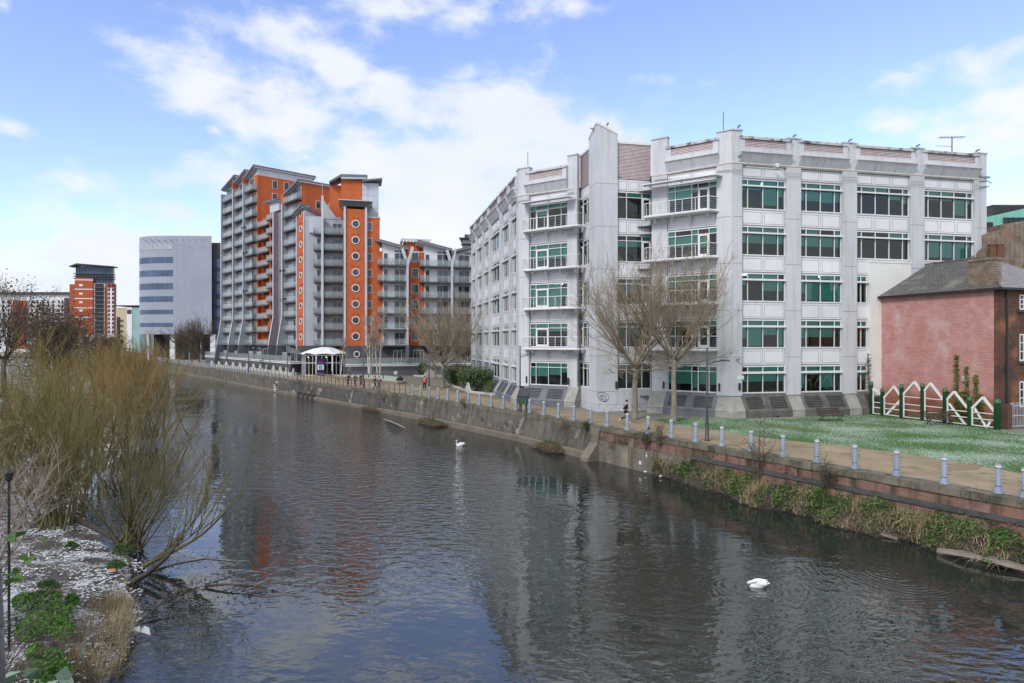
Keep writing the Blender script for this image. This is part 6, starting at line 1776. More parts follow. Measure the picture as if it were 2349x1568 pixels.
def shrub(p, rx, ry, h, label, seed, mats=('shrub_dark', 'shrub_light'), n=5200, size=.13, name='shrub', lumps=9, group=None, cat='shrub'):
    g = random.Random(seed); t = thing(name, label, cat, tuple(p), group); A, B, S = MB(), MB(), MB()
    cs = []
    for i in range(lumps):
        a = g.uniform(0, 6.28); q = math.sqrt(g.random()) * .62; z = g.uniform(.3, .68)
        cs.append((Vector((p[0] + rx * q * math.cos(a), p[1] + ry * q * math.sin(a), p[2] + h * z)), g.uniform(.30, .5)))
    for i in range(n):
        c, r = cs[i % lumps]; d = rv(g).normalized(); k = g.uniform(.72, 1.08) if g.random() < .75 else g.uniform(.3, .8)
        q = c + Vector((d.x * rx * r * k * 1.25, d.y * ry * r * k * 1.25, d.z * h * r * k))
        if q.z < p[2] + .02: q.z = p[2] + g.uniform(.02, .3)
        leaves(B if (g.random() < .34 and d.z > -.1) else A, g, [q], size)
    for i in range(16):
        c, r = cs[i % lumps]; S.tube([(p[0] + g.uniform(-.2, .2) * rx, p[1] + g.uniform(-.2, .2) * ry, p[2] - .05), tuple(Vector(p).lerp(c, .5) + Vector((0, 0, .05))), tuple(c)], [.05, .035, .015], 4)
    A.m += [1] * len(B.f)
    o = len(A.v); A.v += B.v; A.f += [tuple(x + o for x in f) for f in B.f]
    A.build('foliage', list(mats), t); S.build('stems', 'dark_twig', t)
    return t
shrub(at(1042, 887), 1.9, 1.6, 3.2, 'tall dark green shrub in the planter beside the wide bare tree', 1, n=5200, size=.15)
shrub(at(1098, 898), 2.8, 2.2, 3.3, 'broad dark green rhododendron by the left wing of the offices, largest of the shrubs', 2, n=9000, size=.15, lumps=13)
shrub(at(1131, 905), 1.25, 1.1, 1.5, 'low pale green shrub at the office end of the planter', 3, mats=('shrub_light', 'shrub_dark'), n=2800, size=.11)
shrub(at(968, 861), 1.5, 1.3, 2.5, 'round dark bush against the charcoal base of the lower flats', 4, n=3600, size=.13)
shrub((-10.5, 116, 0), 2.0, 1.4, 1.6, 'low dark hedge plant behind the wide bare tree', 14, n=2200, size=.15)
for i, (x, r, h) in enumerate(((519, 2.0, 2.7), (545, 1.8, 2.6), (588, 1.75, 2.4), (618, 2.1, 3.0), (635, 1.5, 2.4))):
    q = on_line(x, 6.3)
    shrub((q[0], q[1], .5), r, r, h, ('round clipped green shrub behind the scalloped wall, leftmost of five', 'round clipped green shrub behind the scalloped wall, second from left', 'round clipped green shrub alone in the middle of the scalloped bed', 'largest round clipped green shrub behind the scalloped wall', 'round clipped green shrub at the entrance end of the scalloped bed')[i], 20 + i, mats=('clip_green', 'shrub_dark'), n=2600, size=.16, name='clipped_shrub', lumps=7, group='clipped shrubs by the orange flats')
g = random.Random(77); hb = MB()
for i in range(5200):
    x = g.uniform(500, 676); q = on_line(x, 5.0 + g.uniform(-.2, 1.0)); leaves(hb, g, [Vector((q[0], q[1], g.uniform(.5, 1.15) * (.8 + .3 * math.sin(x * .3))))], .17)
q = on_line(600, 5.5); tag(hb.build('hedge', 'clip_green', loc=(q[0], q[1], .3)), 'low bright green hedge plants filling the bed behind the scalloped wall', 'hedge')
# ------------------------------------------------------------------ willows and twigs of the left bank
def willow(p, label, n, L, lean, seed, stemm='willow_stem', twig='willow_twig', arc_=(0, 6.28), lv=None, r=.055, name='willow_shrub', trop=.35, bias=(0, 0), group=None, wide=.35):
    g = random.Random(seed); t = thing(name, label, 'shrub', tuple(p), group); b, c = MB(), MB()
    lv = lv or [(15, 1.7, .5, .07, .35, .0095, 4, .22), (6, .75, .5, .08, .25, .0062, 3, .1), (1, .35, .5, .1, .2, .005, 2, .2)]
    for i in range(n):
        a = g.uniform(*arc_); k = g.random() ** .7
        d = Vector((math.cos(a) * lean * k + bias[0], math.sin(a) * lean * k + bias[1], 1.0))
        q = stem(g, (p[0] + wide * g.gauss(0, 1), p[1] + wide * g.gauss(0, 1), p[2] - .1), d, L * g.uniform(.7, 1.05) * (1 - .15 * k), 9, .045, trop)
        rr = r * g.uniform(.55, 1.1)
        b.tube([tuple(v) for v in q], [rr * (1 - .85 * j / 9) for j in range(10)], 5, 0, False)
        shoots(c, g, q, .02, lv)
    b.build('stems', stemm, t, True); c.build('twigs', twig, t)
    return t
wbase = at(292, 1262, -2.3)
willow(wbase, 'large bare willow shrub with many branching stems rising from the muddy bank', 30, 7.6, 1.0, 1, trop=.16, bias=(.18, 0), r=.045, twig='willow_fine', wide=.28, lv=[(10, 1.9, .5, .07, .45, .0085, 5, .18), (5, .85, .55, .09, .3, .0055, 3, .15), (1, .35, .5, .1, .2, .004, 2, .2)])
q = at(322, 1302, -2.35)
g = random.Random(18); t = thing('willow_shrub', 'bare willow limb bending low over the water with upright shoots', 'shrub', tuple(q)); b, c = MB(), MB()
for dx, dy, L, r in ((1.0, .25, 4.6, .085), (.9, .75, 3.8, .06), (1.1, -.2, 3.2, .05)):
    m = stem(g, tuple(q), (dx, dy, .38), L, 9, .05, .5); b.tube([tuple(v) for v in m], [r * (1 - .8 * j / 9) for j in range(10)], 6, 0, False)
    for k in range(9):
        pp, dd = along(m, g.uniform(.1, .95)); w = stem(g, tuple(pp), (dd.x * g.uniform(.2, 1), dd.y * g.uniform(.2, 1) + g.gauss(0, .25), g.uniform(.5, 1.3)), g.uniform(1.6, 3.4), 7, .05, .4)
        b.tube([tuple(v) for v in w], [.022 * (1 - .85 * j / 7) for j in range(8)], 4, 0, False); shoots(c, g, w, .02, [(7, 1.1, .5, .07, .4, .007, 4, .2), (4, .5, .5, .09, .2, .0045, 3, .15)])
b.build('stems', 'willow_stem', t, True); c.build('twigs', 'willow_fine', t)
dense = [(14, 1.9, .5, .07, .3, .0105, 4, .2), (6, .85, .5, .08, .2, .007, 3, .1)]
willow(at(118, 1205, -2.1), 'dense olive willow thicket behind the mud, left of the large willow', 38, 7.6, .45, 3, trop=.12, bias=(-.2, 0.05), lv=dense, stemm='willow_stem', twig='willow_twig', wide=.6)
willow((-24.5, 34.5, -1.9), 'dense willow thicket with amber tips, behind the olive one', 44, 8.3, .9, 4, trop=.12, lv=dense, twig='amber_twig', wide=.9)
willow((-25.5, 29.5, -1.2), 'dense willow thicket at the left edge, above the mud', 40, 8.0, .9, 5, trop=.12, lv=dense, twig='willow_olive', wide=1.0)
willow((-26.5, 40.5, -2.0), 'amber tipped willow thicket farther along the left bank', 42, 8.4, .9, 6, trop=.12, lv=dense, twig='amber_twig', wide=1.2)
willow((-31.5, 43, -1.0), 'olive willow thicket far left on the high bank', 40, 8.0, .9, 7, trop=.12, lv=dense, twig='willow_twig', wide=1.4)
willow((-31.0, 53, -1.8), 'farther olive willow thicket with its foot in the river edge', 42, 8.6, .9, 8, trop=.12, lv=dense, twig='willow_olive', wide=1.4)
willow((-21.5, 31.5, -2.2), 'young willow growing at the water edge between the thickets', 8, 6.6, .6, 15, twig='willow_twig', wide=.5)
willow((-40, 68, -1.5), 'distant brown willow on the left bank below the brick tower', 34, 8.0, .6, 9, lv=[(14, 2.2, .5, .07, .35, .022, 4, .2), (6, 1.0, .5, .08, .25, .015, 3, .1)], twig='amber_twig', wide=1.6)
willow((-56, 90, -1.5), 'distant brown scrub on the left bank where the river bends', 36, 7.5, .7, 10, lv=[(14, 2.2, .5, .07, .35, .03, 4, .2), (6, 1.0, .5, .08, .25, .02, 3, .1)], twig='willow_olive', wide=2.6)
willow((-78, 122, -1.5), 'far olive scrub by the river bend, below the cream building', 38, 7.0, .8, 16, lv=[(12, 2.4, .5, .07, .3, .04, 4, .2), (6, 1.1, .5, .08, .25, .028, 3, .1)], twig='willow_twig', wide=4)
# trees with old leaves behind the thickets
def leafy_tree(p, label, h, rr, seed, n=5200, leaf='dead_leaf', size=.2, name='russet_tree'):
    g = random.Random(seed)
    t = tree((p[0], p[1], 0), label, h=h, fork=h * .3, trunk_r=.28, spread=rr * .9, seed=seed, n_limb=8, whips=6, lv=[(7, 2.2, .6, .1, .3, .028, 4, .1), (4, 1.1, .6, .12, .2, .018, 3, .1)], twig='dark_twig', bark='dark_twig', name=name, tw=1.3)
    b = MB(); cs = [(Vector((p[0] + g.gauss(0, .42) * rr, p[1] + g.gauss(0, .42) * rr, h * g.uniform(.42, .93))), g.uniform(.16, .34) * rr) for _ in range(46)]
    for i in range(n):
        c, r = cs[g.randrange(46)]; leaves(b, g, [c + rv(g) * r * .55], size)
    b.build('leaves', leaf, t)
leafy_tree((-58.5, 74), 'tall russet tree with old leaves at the left edge of the photo', 14.2, 4.6, 31, 4200, size=.2)
leafy_tree((-50, 70), 'lower russet tree right of the tall one', 9.5, 3.6, 32, 3000, size=.22)
leafy_tree((-76, 108), 'dark russet tree before the white apartment block', 13, 5, 33, 3800, size=.3)
leafy_tree((-68, 108), 'low dark brown tree at the foot of the brick tower', 7.5, 4.0, 35, 2200, size=.3)
# pale pink twigs, bright leaves and a lamp at the left edge
willow((-15.6, 17.6, -1.5), 'pale pinkish bare shrub with fine twigs at the left edge', 26, 5.6, .75, 12, stemm='pink_twig', twig='pink_twig', lv=[(13, 1.5, .6, .06, .1, .0085, 4, .2), (5, .8, .5, .07, 0, .0055, 3, .1)], name='bare_shrub', r=.035, trop=.2, wide=.35, bias=(.25, 0))
g = random.Random(41); t = thing('bare_shrub', 'low straggling brown twigs arching from the left edge over the mud', 'shrub', (-11.8, 14.2, -1.9)); c = MB()
for i in range(26):
    q = stem(g, (-11.9 + g.uniform(-.4, .4), 14.2 + g.uniform(-.7, .7), -1.9), (g.uniform(.1, 1.1), g.uniform(.1, .9), g.uniform(.6, 1.4)), g.uniform(1.4, 3.0), 6, .07, -.1)
    c.tube([tuple(v) for v in q], [.014 * (1 - .7 * j / 6) for j in range(7)], 4, 0, False); shoots(c, g, q, .01, [(5, .6, .5, .08, .1, .006, 3, .2)])
c.build('twigs', 'dark_twig', t)
def leafy_plant(p, label, n, r, h, leaf, size, seed, name='leafy_plant', flat=.3):
    g = random.Random(seed); t = thing(name, label, 'plant', tuple(p)); b, s = MB(), MB()
    for i in range(n):
        a = g.uniform(0, 6.28); q = stem(g, (p[0] + g.gauss(0, .2) * r, p[1] + g.gauss(0, .2) * r, p[2]), (math.cos(a) * g.random(), math.sin(a) * g.random(), 1), h * g.uniform(.5, 1.1), 4, .12, 0)
        s.tube([tuple(v) for v in q], [.014, .011, .009, .006, .003], 4, 0, False)
        for k in range(9): leaves(b, g, [along(q, g.uniform(.2, 1))[0] + rv(g) * .04], size, 0, flat)
    b.build('leaves', leaf, t); s.build('stems', 'willow_stem', t)
leafy_plant((-12.75, 15.6, -.5), 'bright green leafy plant at the left edge below the lamp', 16, .7, 2.0, 'weed_bright', .28, 51)
leafy_plant((-8.6, 11.2, -.9), 'grey green plant with long soft leaves at the lower left corner', 16, .9, 1.5, 'buddleia', .34, 52)
p = (-13.3, 17.0, -2.0); t = thing('lantern_post', 'thin dark post with a small lantern head among the pale twigs', 'lamp post', p)
MB().tube([p, (p[0], p[1], 2.5)], .032, 8).build('pole', 'black_metal', t)
m = MB(); m.lathe((p[0], p[1], 2.5), [(.04, 0), (.08, .05), (.10, .22), (.12, .23), (.04, .3), (.0, .32)], 10); m.build('lantern', 'black_metal', t); MB().tube([(p[0] - .22, p[1], 2.2), (p[0] + .22, p[1], 2.2)], .015, 5).build('crossbar', 'black_metal', t)
# weathered stump in the corner
g = random.Random(3); b = MB(); q = [(-8.3, 9.9, -2.4), (-8.15, 10.0, -.8), (-8.08, 10.02, .8), (-8.22, 10.1, 1.9), (-8.36, 10.15, 2.5)]
b.tube([(-8.16, 9.9, -2.6), (-8.22, 9.95, -.9), (-8.29, 10.0, .6), (-8.37, 10.05, 1.9), (-8.42, 10.08, 2.5)], [.36, .35, .34, .34, .33], 6)
tag(b.build('timber_post', 'weathered', loc=(-8.5, 10, -2)), 'weathered grey timber post leaning in the lower left corner', 'post')
# green ground cover, dry reeds and litter on the mud
def patch(name, label, cat, m, spots, n, size, seed, h=.35, kind=None, blade=False, w=.012, z0=-2.15, droop=.6, spread=.5):
    g = random.Random(seed); b = MB()
    for px, py, rx, ry in spots:
        for i in range(n):
            a, k = g.uniform(0, 6.28), math.sqrt(g.random())
            c = at(px + rx * k * math.cos(a), py + ry * k * math.sin(a), z0)
            if blade: blades(b, g, [c], size, w, droop, spread=spread)
            else: leaves(b, g, [c + Vector((0, 0, h * (1 - k * k) * g.random()))], size)
    px, py = spots[0][:2]
    return tag(b.build(name, m, loc=tuple(at(px, py, z0))), label, cat, kind=kind)
patch('nettle_patch', 'bright green low weeds on the mud by the grey timber post', 'weeds', 'nettle', [(60, 1385, 34, 22), (105, 1372, 40, 14), (135, 1405, 34, 24), (90, 1430, 40, 26), (140, 1445, 30, 22), (60, 1450, 24, 22), (165, 1380, 14, 9)], 900, .08, 61, .22, 'stuff', z0=-1.7)
patch('nettle_patch', 'bright green low weeds at the bottom edge beside the reeds', 'weeds', 'nettle', [(85, 1500, 24, 18), (120, 1515, 32, 20), (95, 1545, 36, 22), (145, 1540, 18, 20)], 850, .075, 62, .22, 'stuff', z0=-1.8)
for i, (x, y, rx, ry) in enumerate(((268, 1298, 22, 8), (110, 1345, 30, 7), (165, 1255, 16, 6), (285, 1262, 26, 10), (130, 1060, 16, 14))):
    patch('moss_tuft', ('small green tuft on the mud right of the willow foot', 'small flat green tuft on the snowy mud left of centre', 'tiny green tuft on the snowy mud', 'green weeds round the foot of the large willow', 'green weeds below the olive thicket')[i], 'weeds', 'weed_green', [(x, y, rx, ry)], 900, .06, 63 + i, .22, z0=-2.1)
patch('dry_reeds', 'dry straw coloured reeds at the water edge in the lower left', 'reeds', 'straw_dark', [(200, 1510, 100, 60), (268, 1440, 42, 65), (230, 1400, 40, 30), (180, 1550, 100, 24)], 430, .5, 71, 0, 'stuff', True, .007, -2.3, 1.1, 1.0)
patch('dry_reeds', 'pale broken reed stalks standing up in the lower left', 'reeds', 'straw', [(215, 1495, 80, 65), (275, 1425, 30, 60)], 420, .75, 72, 0, 'stuff', True, .007, -2.3, .25, .7)
def litter(name, label, m, c, pts, cat='litter'):
    b = MB(); b.face([(c[0] + x, c[1] + y, c[2] + z) for x, y, z in pts]); o = b.build(name, m, loc=tuple(c)); s = o.modifiers.new('thickness', 'SOLIDIFY'); s.thickness = .015
    return tag(o, label, cat)
c = at(322, 1460, -2.4); b = MB()
for k, (a, r) in enumerate(((0, .3), (.5, .26), (1.2, .2), (2.6, .28), (3.4, .2))):
    b.face([(c.x, c.y, c.z + .12), (c.x + r * math.cos(a), c.y + r * .6 * math.sin(a), c.z + .03), (c.x + r * .8 * math.cos(a + .5), c.y + r * .6 * math.sin(a + .5), c.z + .2), (c.x + .1 * math.cos(a + .6), c.y + .1, c.z + .26)])
tag(b.build('plastic_bag', 'litter_white', loc=tuple(c)), 'torn pale plastic bag caught at the water edge by the reeds', 'litter')
c = at(420, 1350, -2.25); c2 = at(418, 1350, -2.3)
litter('wrapper', 'small orange wrapper on the snowy mud', 'litter_orange', at(180, 1307 - 0, -2.0) if False else at(255, 1309, -2.05), [(-.14, -.03, 0), (.1, -.05, .02), (.14, .05, .05), (-.1, .06, .03)])
# drowned branches and the black limb in the mud
def limb(label, pts, r, m='wet_wood', lv=None, seed=1, leafm=None, name='fallen_branch'):
    g = random.Random(seed); t = thing(name, label, 'branch', tuple(pts[0])); b, c = MB(), MB()
    P = [Vector(p) for p in pts]; b.tube([tuple(p) for p in P], [r * (1 - .7 * j / (len(P) - 1)) for j in range(len(P))], 7); shoots(c, g, P, r, lv or [(9, .8, .8, .1, .1, .012, 3, .15), (4, .4, .6, .1, 0, .007, 2, .2)])
    b.build('limb', m, t, True); c.build('twigs', 'dark_twig', t)
    if leafm:
        l = MB(); leaves(l, g, [along(P, g.uniform(.2, 1))[0] + rv(g) * .22 for _ in range(90)], .09); l.build('dead_leaves', leafm, t)
limb('dark fallen branch lying out over the water to the right', [at(470, 1345, -2.4), at(520, 1341, -2.3), at(570, 1343, -2.28), at(615, 1352, -2.4)], .05, seed=2, leafm='old_leaf')
limb('dark branch with dead leaves hanging just above the water', [at(330, 1318, -2.3), at(400, 1295, -1.9), at(470, 1283, -1.95), at(540, 1290, -2.2)], .055, seed=3, leafm='old_leaf')
limb('thin branch with old leaves rising from the water near the reeds', [at(322, 1425, -2.4), at(370, 1385, -2.2), at(420, 1362, -2.1), at(468, 1352, -2.2)], .035, seed=4, leafm='old_leaf')
limb('black rotting limb across the mud at the willow foot', [at(170, 1190, -2.0), at(225, 1215, -1.95), at(285, 1252, -2.1), at(305, 1315, -2.35)], .15, seed=5)
limb('short black stick on the snow left of the willow', [at(190, 1263, -2.05), at(222, 1262, -1.98), at(250, 1266, -2.0)], .05, seed=6, lv=[(1, .2, .6, .1, 0, .01, 2, .5)])
limb('thick black limb slanting from the mud into the water', [at(297, 1340, -2.35), at(335, 1318, -2.15), at(380, 1282, -1.7), at(420, 1230, -1.0)], .13, seed=7)
g = random.Random(91); t = thing('budding_shrub', 'sprig with pale green buds rising at the bottom edge over the water', 'shrub', (-5.9, 11.4, -2.6)); c, l = MB(), MB()
for i in range(14):
    q = stem(g, (-5.9 + g.gauss(0, .25), 11.4 + g.gauss(0, .3), -2.6), (g.uniform(-.5, .9), g.uniform(-.2, .6), 1), g.uniform(.9, 1.7), 5, .1, 0)
    c.tube([tuple(v) for v in q], [.012, .01, .008, .007, .005, .003], 4, 0, False)
    for k in range(9): leaves(l, g, [along(q, g.uniform(.35, 1))[0]], .06)
c.build('stems', 'dark_twig', t); l.build('buds', 'buddleia', t)
# ------------------------------------------------------------------ weeds along the river wall
def s_of(px, d=-.3):
    x, y, a = on_line(px, d); s = 0
    for (x0, y0), (x1, y1) in zip(QUAY, QUAY[1:]):
        l = math.hypot(x1 - x0, y1 - y0); u = ((x - x0) * (x1 - x0) + (y - y0) * (y1 - y0)) / l
        if 0 <= u <= l and abs((x - x0) * (y1 - y0) - (y - y0) * (x1 - x0)) / l < 2: return s + u
        s += l
    return s
def out_pt(s, d, z):
    x, y, a = quay_pt(s); return Vector((x - d * math.sin(a), y + d * math.cos(a), z))
sA, sB = 9.5, S_BUT - 6
g = random.Random(8)
def ledge(s): return max(.25, min(1.0, (s - sA) / 3, (sB - s) / 8)) * (1.22 + .34 * math.sin(s * 1.3) + .22 * math.sin(s * 3.1))
b = MB(); n = 60; rows = []
for i in range(n + 1):
    s = sA + (sB - sA) * i / n; w = ledge(s)
    rows.append([out_pt(s, d * w, z + g.uniform(-.06, .06)) for d, z in ((-.05, -1.42), (.35, -1.55), (.7, -1.86), (1.0, -2.27), (1.06, -2.7))])
for r in rows: b.v.extend(tuple(p) for p in r)
for i in range(n):
    for j in range(4): b.f.append((i * 5 + j, (i + 1) * 5 + j, (i + 1) * 5 + j + 1, i * 5 + j + 1)); b.m.append(0)
structure(b.build('river_bank', 'soil'))
A, B, C, D = MB(), MB(), MB(), MB()
clump = [(g.uniform(sA, sB), g.uniform(.2, .95), g.uniform(.3, .75), g.choice('ggsbsgs')) for _ in range(230)]
for s, d, r, k in clump:
    w = ledge(s)
    for i in range(int(120 * r / .5)):
        ss = s + g.gauss(0, .4) * r; dd = d + g.gauss(0, .22); dd = min(1.08, max(.02, dd))
        z = -1.44 - .80 * dd * dd
        p = out_pt(ss, dd * w, z)
        if k == 'g': leaves(A, g, [p + Vector((0, 0, g.uniform(.0, .6) * r))], .085)
        elif k == 'b': leaves(B, g, [p + Vector((0, 0, g.uniform(.05, .75) * r))], .12)
        elif i % 2 == 0: blades(C, g, [p], .75, .011, 1.5, spread=.9)
for i in range(900): s = g.uniform(sA, sB); blades(D, g, [out_pt(s, ledge(s) * g.uniform(.6, 1.05), -1.95 - .3 * g.random())], .55, .008, 1.7, spread=1.0)
loc = tuple(out_pt((sA + sB) / 2, .5, -1.8))
for bb, m, lab in ((A, 'weed_green', 'low green weeds along the foot of the brick river wall'), (B, 'weed_bright', 'broad leaved bright weeds along the foot of the brick river wall'), (C, 'straw', 'clumps of flattened straw coloured grass on the bank below the brick wall'), (D, 'straw_dark', 'dead brown grass hanging from the bank into the river')):
    tag(bb.build({'weed_green': 'bank_weeds', 'weed_bright': 'bank_weeds', 'straw': 'dry_grass', 'straw_dark': 'dry_grass'}[m], m, loc=loc), lab, 'weeds' if 'weed' in m else 'grass', kind='stuff')
def tuft(px, py, w, label, seed, green=.5):
    g = random.Random(seed); c = at(px, py, -2.35); t = thing('grass_tuft', label, 'grass tuft', tuple(c)); A, B, S = MB(), MB(), MB()
    a0 = on_line(px, .0)[2]; ax = Vector((math.cos(a0), math.sin(a0), 0)); ay = Vector((-ax.y, ax.x, 0))
    for i in range(1500):
        u, v = g.uniform(-1, 1), g.gauss(0, .35)
        p = c + ax * u * w + ay * v * .9; hh = .85 * (1 - u * u) * (1 - min(1, abs(v))) * g.uniform(.3, 1)
        if g.random() < green and v < .2: blades(A, g, [p + Vector((0, 0, hh * .7))], .42, .018, 1.0)
        else: blades(B, g, [p + Vector((0, 0, hh * .5))], .55, .016, 1.7, spread=.9)
    S.blob((c.x, c.y, c.z - .12), w * .95, .65, .26, seed, .15, rot=a0)
    S.build('soil', 'soil', t, True); A.build('green_blades', 'grass_blade', t); B.build('dry_blades', 'straw_dark', t)
tuft(1264, 1030, 2.0, 'tuft of green and dry grass at the wall foot beside the buttress', 1, .6)
tuft(988, 972, 2.6, 'tuft of dry grass and green weeds at the wall foot left of the swimming swan', 2, .4)
tuft(856, 940, 2.6, 'tuft of dry brown stalks at the wall foot below the railing', 3, .12)
tuft(545, 872, 3.0, 'low green growth on the far wall foot near the bend', 4, .8)
# ivy, brambles and dry stalks hanging on the river walls
g = random.Random(33); A, B, S = MB(), MB(), MB()
for i in range(46):
    s = g.uniform(8, S_BUT + 4) if i < 34 else g.uniform(S_BUT + 4, arc(6)); z0 = g.choice((-.05, -.3, -.7, -1.0)); r = g.uniform(.15, .5)
    for k in range(int(95 * r / .3)):
        p = out_pt(s + g.gauss(0, 1) * r, g.uniform(.02, .2) + (.15 if s > S_BUT else 0), z0 - abs(g.gauss(0, 1)) * r * 1.3 + .1)
        leaves(A if i % 3 else B, g, [p], .075)
    for k in range(7):
        p = out_pt(s + g.gauss(0, .6) * r, .05, z0); q = stem(g, tuple(p), (g.gauss(0, .6), g.gauss(0, .6), g.uniform(-.8, .8)), g.uniform(.5, 1.3), 5, .15, -.5)
        S.tube([tuple(v) for v in q], [.01, .009, .007, .006, .005, .003], 3, 0, False)
loc = tuple(out_pt(25, .1, -.5))
tag(A.build('wall_ivy', 'weed_green', loc=loc), 'small green plants rooted in the joints of the river walls', 'weeds', kind='stuff')
tag(B.build('wall_plants', 'old_leaf', loc=loc), 'dead brown plants hanging on the river walls', 'weeds', kind='stuff')
tag(S.build('brambles', 'dark_twig', loc=loc), 'thin bramble stems trailing over the river walls', 'brambles', kind='stuff')
# flecks of snow, dead leaves and twigs on the mud
g = random.Random(58); W, D, T_ = MB(), MB(), MB(); bx = [p[0] for p in BANK]; by = [p[1] for p in BANK]
def bank_z(d): return float(np.interp(d, [0, .6, 1.8, 3.5, 5.5, 8], [-2.52, -2.36, -2.2, -2.03, -1.72, -1.08]))
k = 0
while k < 15000:
    y = 9 + 24 * g.random() ** 1.4; d = g.uniform(.35, 7.0); x = float(np.interp(y, by, bx)) - d * .92
    f = math.sin(x * 2.1 + math.sin(y * 1.7)) + math.sin(y * 2.6 + 1.5 * math.sin(x * 1.3)) + g.gauss(0, .7)
    k += 1; z = bank_z(d) + .05 + g.uniform(-.03, .05); l = g.uniform(.015, .055) * (1 + .04 * y)
    if f > .35: a = g.uniform(0, 3.14); ca, sa = math.cos(a) * l, math.sin(a) * l; W.face([(x - ca, y - sa, z), (x + sa * .4, y - ca * .4, z + .012), (x + ca, y + sa, z), (x - sa * .4, y + ca * .4, z + .012)])
    elif k % 4 == 0: leaves(D, g, [Vector((x, y, z))], .06)
    elif k % 17 == 0: a = g.uniform(0, 6.28); T_.tube([(x, y, z), (x + .3 * math.cos(a), y + .3 * math.sin(a), z + .03), (x + .5 * math.cos(a + .3), y + .5 * math.sin(a + .3), z + .02)], [.008, .006, .003], 3, 0, False)
tag(W.build('snow_flecks', 'snow', loc=(-11, 18, -2)), 'thin flecks of snow lying on the muddy left bank', 'snow', kind='stuff')
tag(D.build('leaf_litter', 'old_leaf', loc=(-11, 18, -2)), 'dead leaves strewn over the muddy left bank', 'leaves', kind='stuff')
tag(T_.build('fallen_twigs', 'dark_twig', loc=(-11, 18, -2)), 'small fallen twigs on the muddy left bank', 'twigs', kind='stuff')
# saplings growing out of the wall
def sapling(px, py, z, h, label, seed, leafm, nl=160, wide=.8, n=4, lsize=.09):
    g = random.Random(seed); x, y, a = on_line(px, -.25); c = Vector((x, y, z)); t = thing('sapling', label, 'sapling', tuple(c)); b, l = MB(), MB()
    for i in range(n):
        q = stem(g, tuple(c), (g.uniform(-.35, .35) if i else .03, g.uniform(-.35, .2) if i else 0, 1), h * (1 if i == 0 else g.uniform(.5, .85)), 8, .05, .2)
        b.tube([tuple(v) for v in q], [.04 * (1 - .85 * j / 8) * (1 if i == 0 else .6) for j in range(9)], 5, 0, False)
        w = MB(); shoots(b, g, q, .02, [(11, wide, 1.0, .1, .1, .011, 4, .3), (6, wide * .5, .7, .1, 0, .007, 3, .1)])
        for k in range(nl // n): leaves(l, g, [along(q, g.uniform(.35, 1))[0] + Vector((g.gauss(0, .3), g.gauss(0, .3), g.gauss(0, .12))) * wide], lsize)
    b.build('stems', 'dark_twig', t); l.build('leaves', leafm, t)
sapling(1738, 1118, -2.0, 4.7, 'bare sapling with dark twigs growing at the foot of the brick river wall', 1, 'old_leaf', 420, 1.5, 4, .07)
sapling(1512, 1010, -.5, 1.9, 'small leafy sapling on top of the river wall by the trees', 2, 'shrub_light', 200, .6, 4)
sapling(1480, 1000, -.9, 1.5, 'low leafy shoot in the river wall left of the sapling', 3, 'shrub_dark', 170, .5, 4)
sapling(1345, 985, -.4, .8, 'ivy clump on the river wall corner above the buttress', 4, 'weed_green', 260, .35, 5)
sapling(1900, 1130, -1.1, 1.5, 'dry bramble stems hanging on the brick river wall', 5, 'old_leaf', 80, .7, 6, .06)
sapling(1065, 935, -.4, 1.2, 'small twiggy shoot on the concrete wall top', 6, 'shrub_light', 60, .5, 3, .07)
# ivy on the pink wall, dead climber by the annex, weeds behind the fence
g = random.Random(15); t = thing('ivy', 'ivy climbing the right end of the pink wall in three spires', 'ivy', FW.p(8.2, .1, 0)); A, S = MB(), MB()
for u0, top, w in ((7.35, 5.2, .42), (8.15, 4.3, .38), (8.85, 3.7, .42), (6.6, 2.4, .5), (9.2, 2.3, .5), (7.8, 2.4, .9)):
    S.tube([FW.p(u0, .05, 0), FW.p(u0 + .05, .05, top * .5), FW.p(u0 - .03, .05, top)], .03, 4)
    for i in range(int(330 * top * w)):
        z = top * math.sqrt(g.random()) if g.random() < .3 else top * g.random()
        leaves(A, g, [Vector(FW.p(u0 + g.gauss(0, .45) * w * (1.15 - z / top), g.uniform(.04, .3), z))], .12)
A.build('leaves', 'ivy_leaf', t); S.build('stems', 'dark_twig', t)
t = thing('climber', 'tall thin dead climber on the white annex wall by the first green post', 'climber', FN.p(-.15, .1, 0)); A, S = MB(), MB()
S.tube([FN.p(-.25, .0, 0), FN.p(-.2, .0, 2.5), FN.p(-.28, 0, 5.2)], .03, 5)
leaves(A, g, [Vector(FN.p(-.25 + g.gauss(0, .1), g.gauss(0, .1), g.uniform(2.2, 5.2))) for _ in range(230)], .13); A.build('leaves', 'old_leaf', t); S.build('stems', 'dark_twig', t)
wd = MB()
for i in range(2600): leaves(wd, g, [Vector(FN.p(g.uniform(.5, 9.8), g.uniform(-.75, -.15), g.uniform(0, .7) * (.5 + .5 * math.sin(i * .01))))], .11)
tag(wd.build('fence_weeds', 'shrub_light', loc=FN.p(5, -.4, 0)), 'low weeds and brambles behind the zigzag fence', 'weeds', kind='stuff')
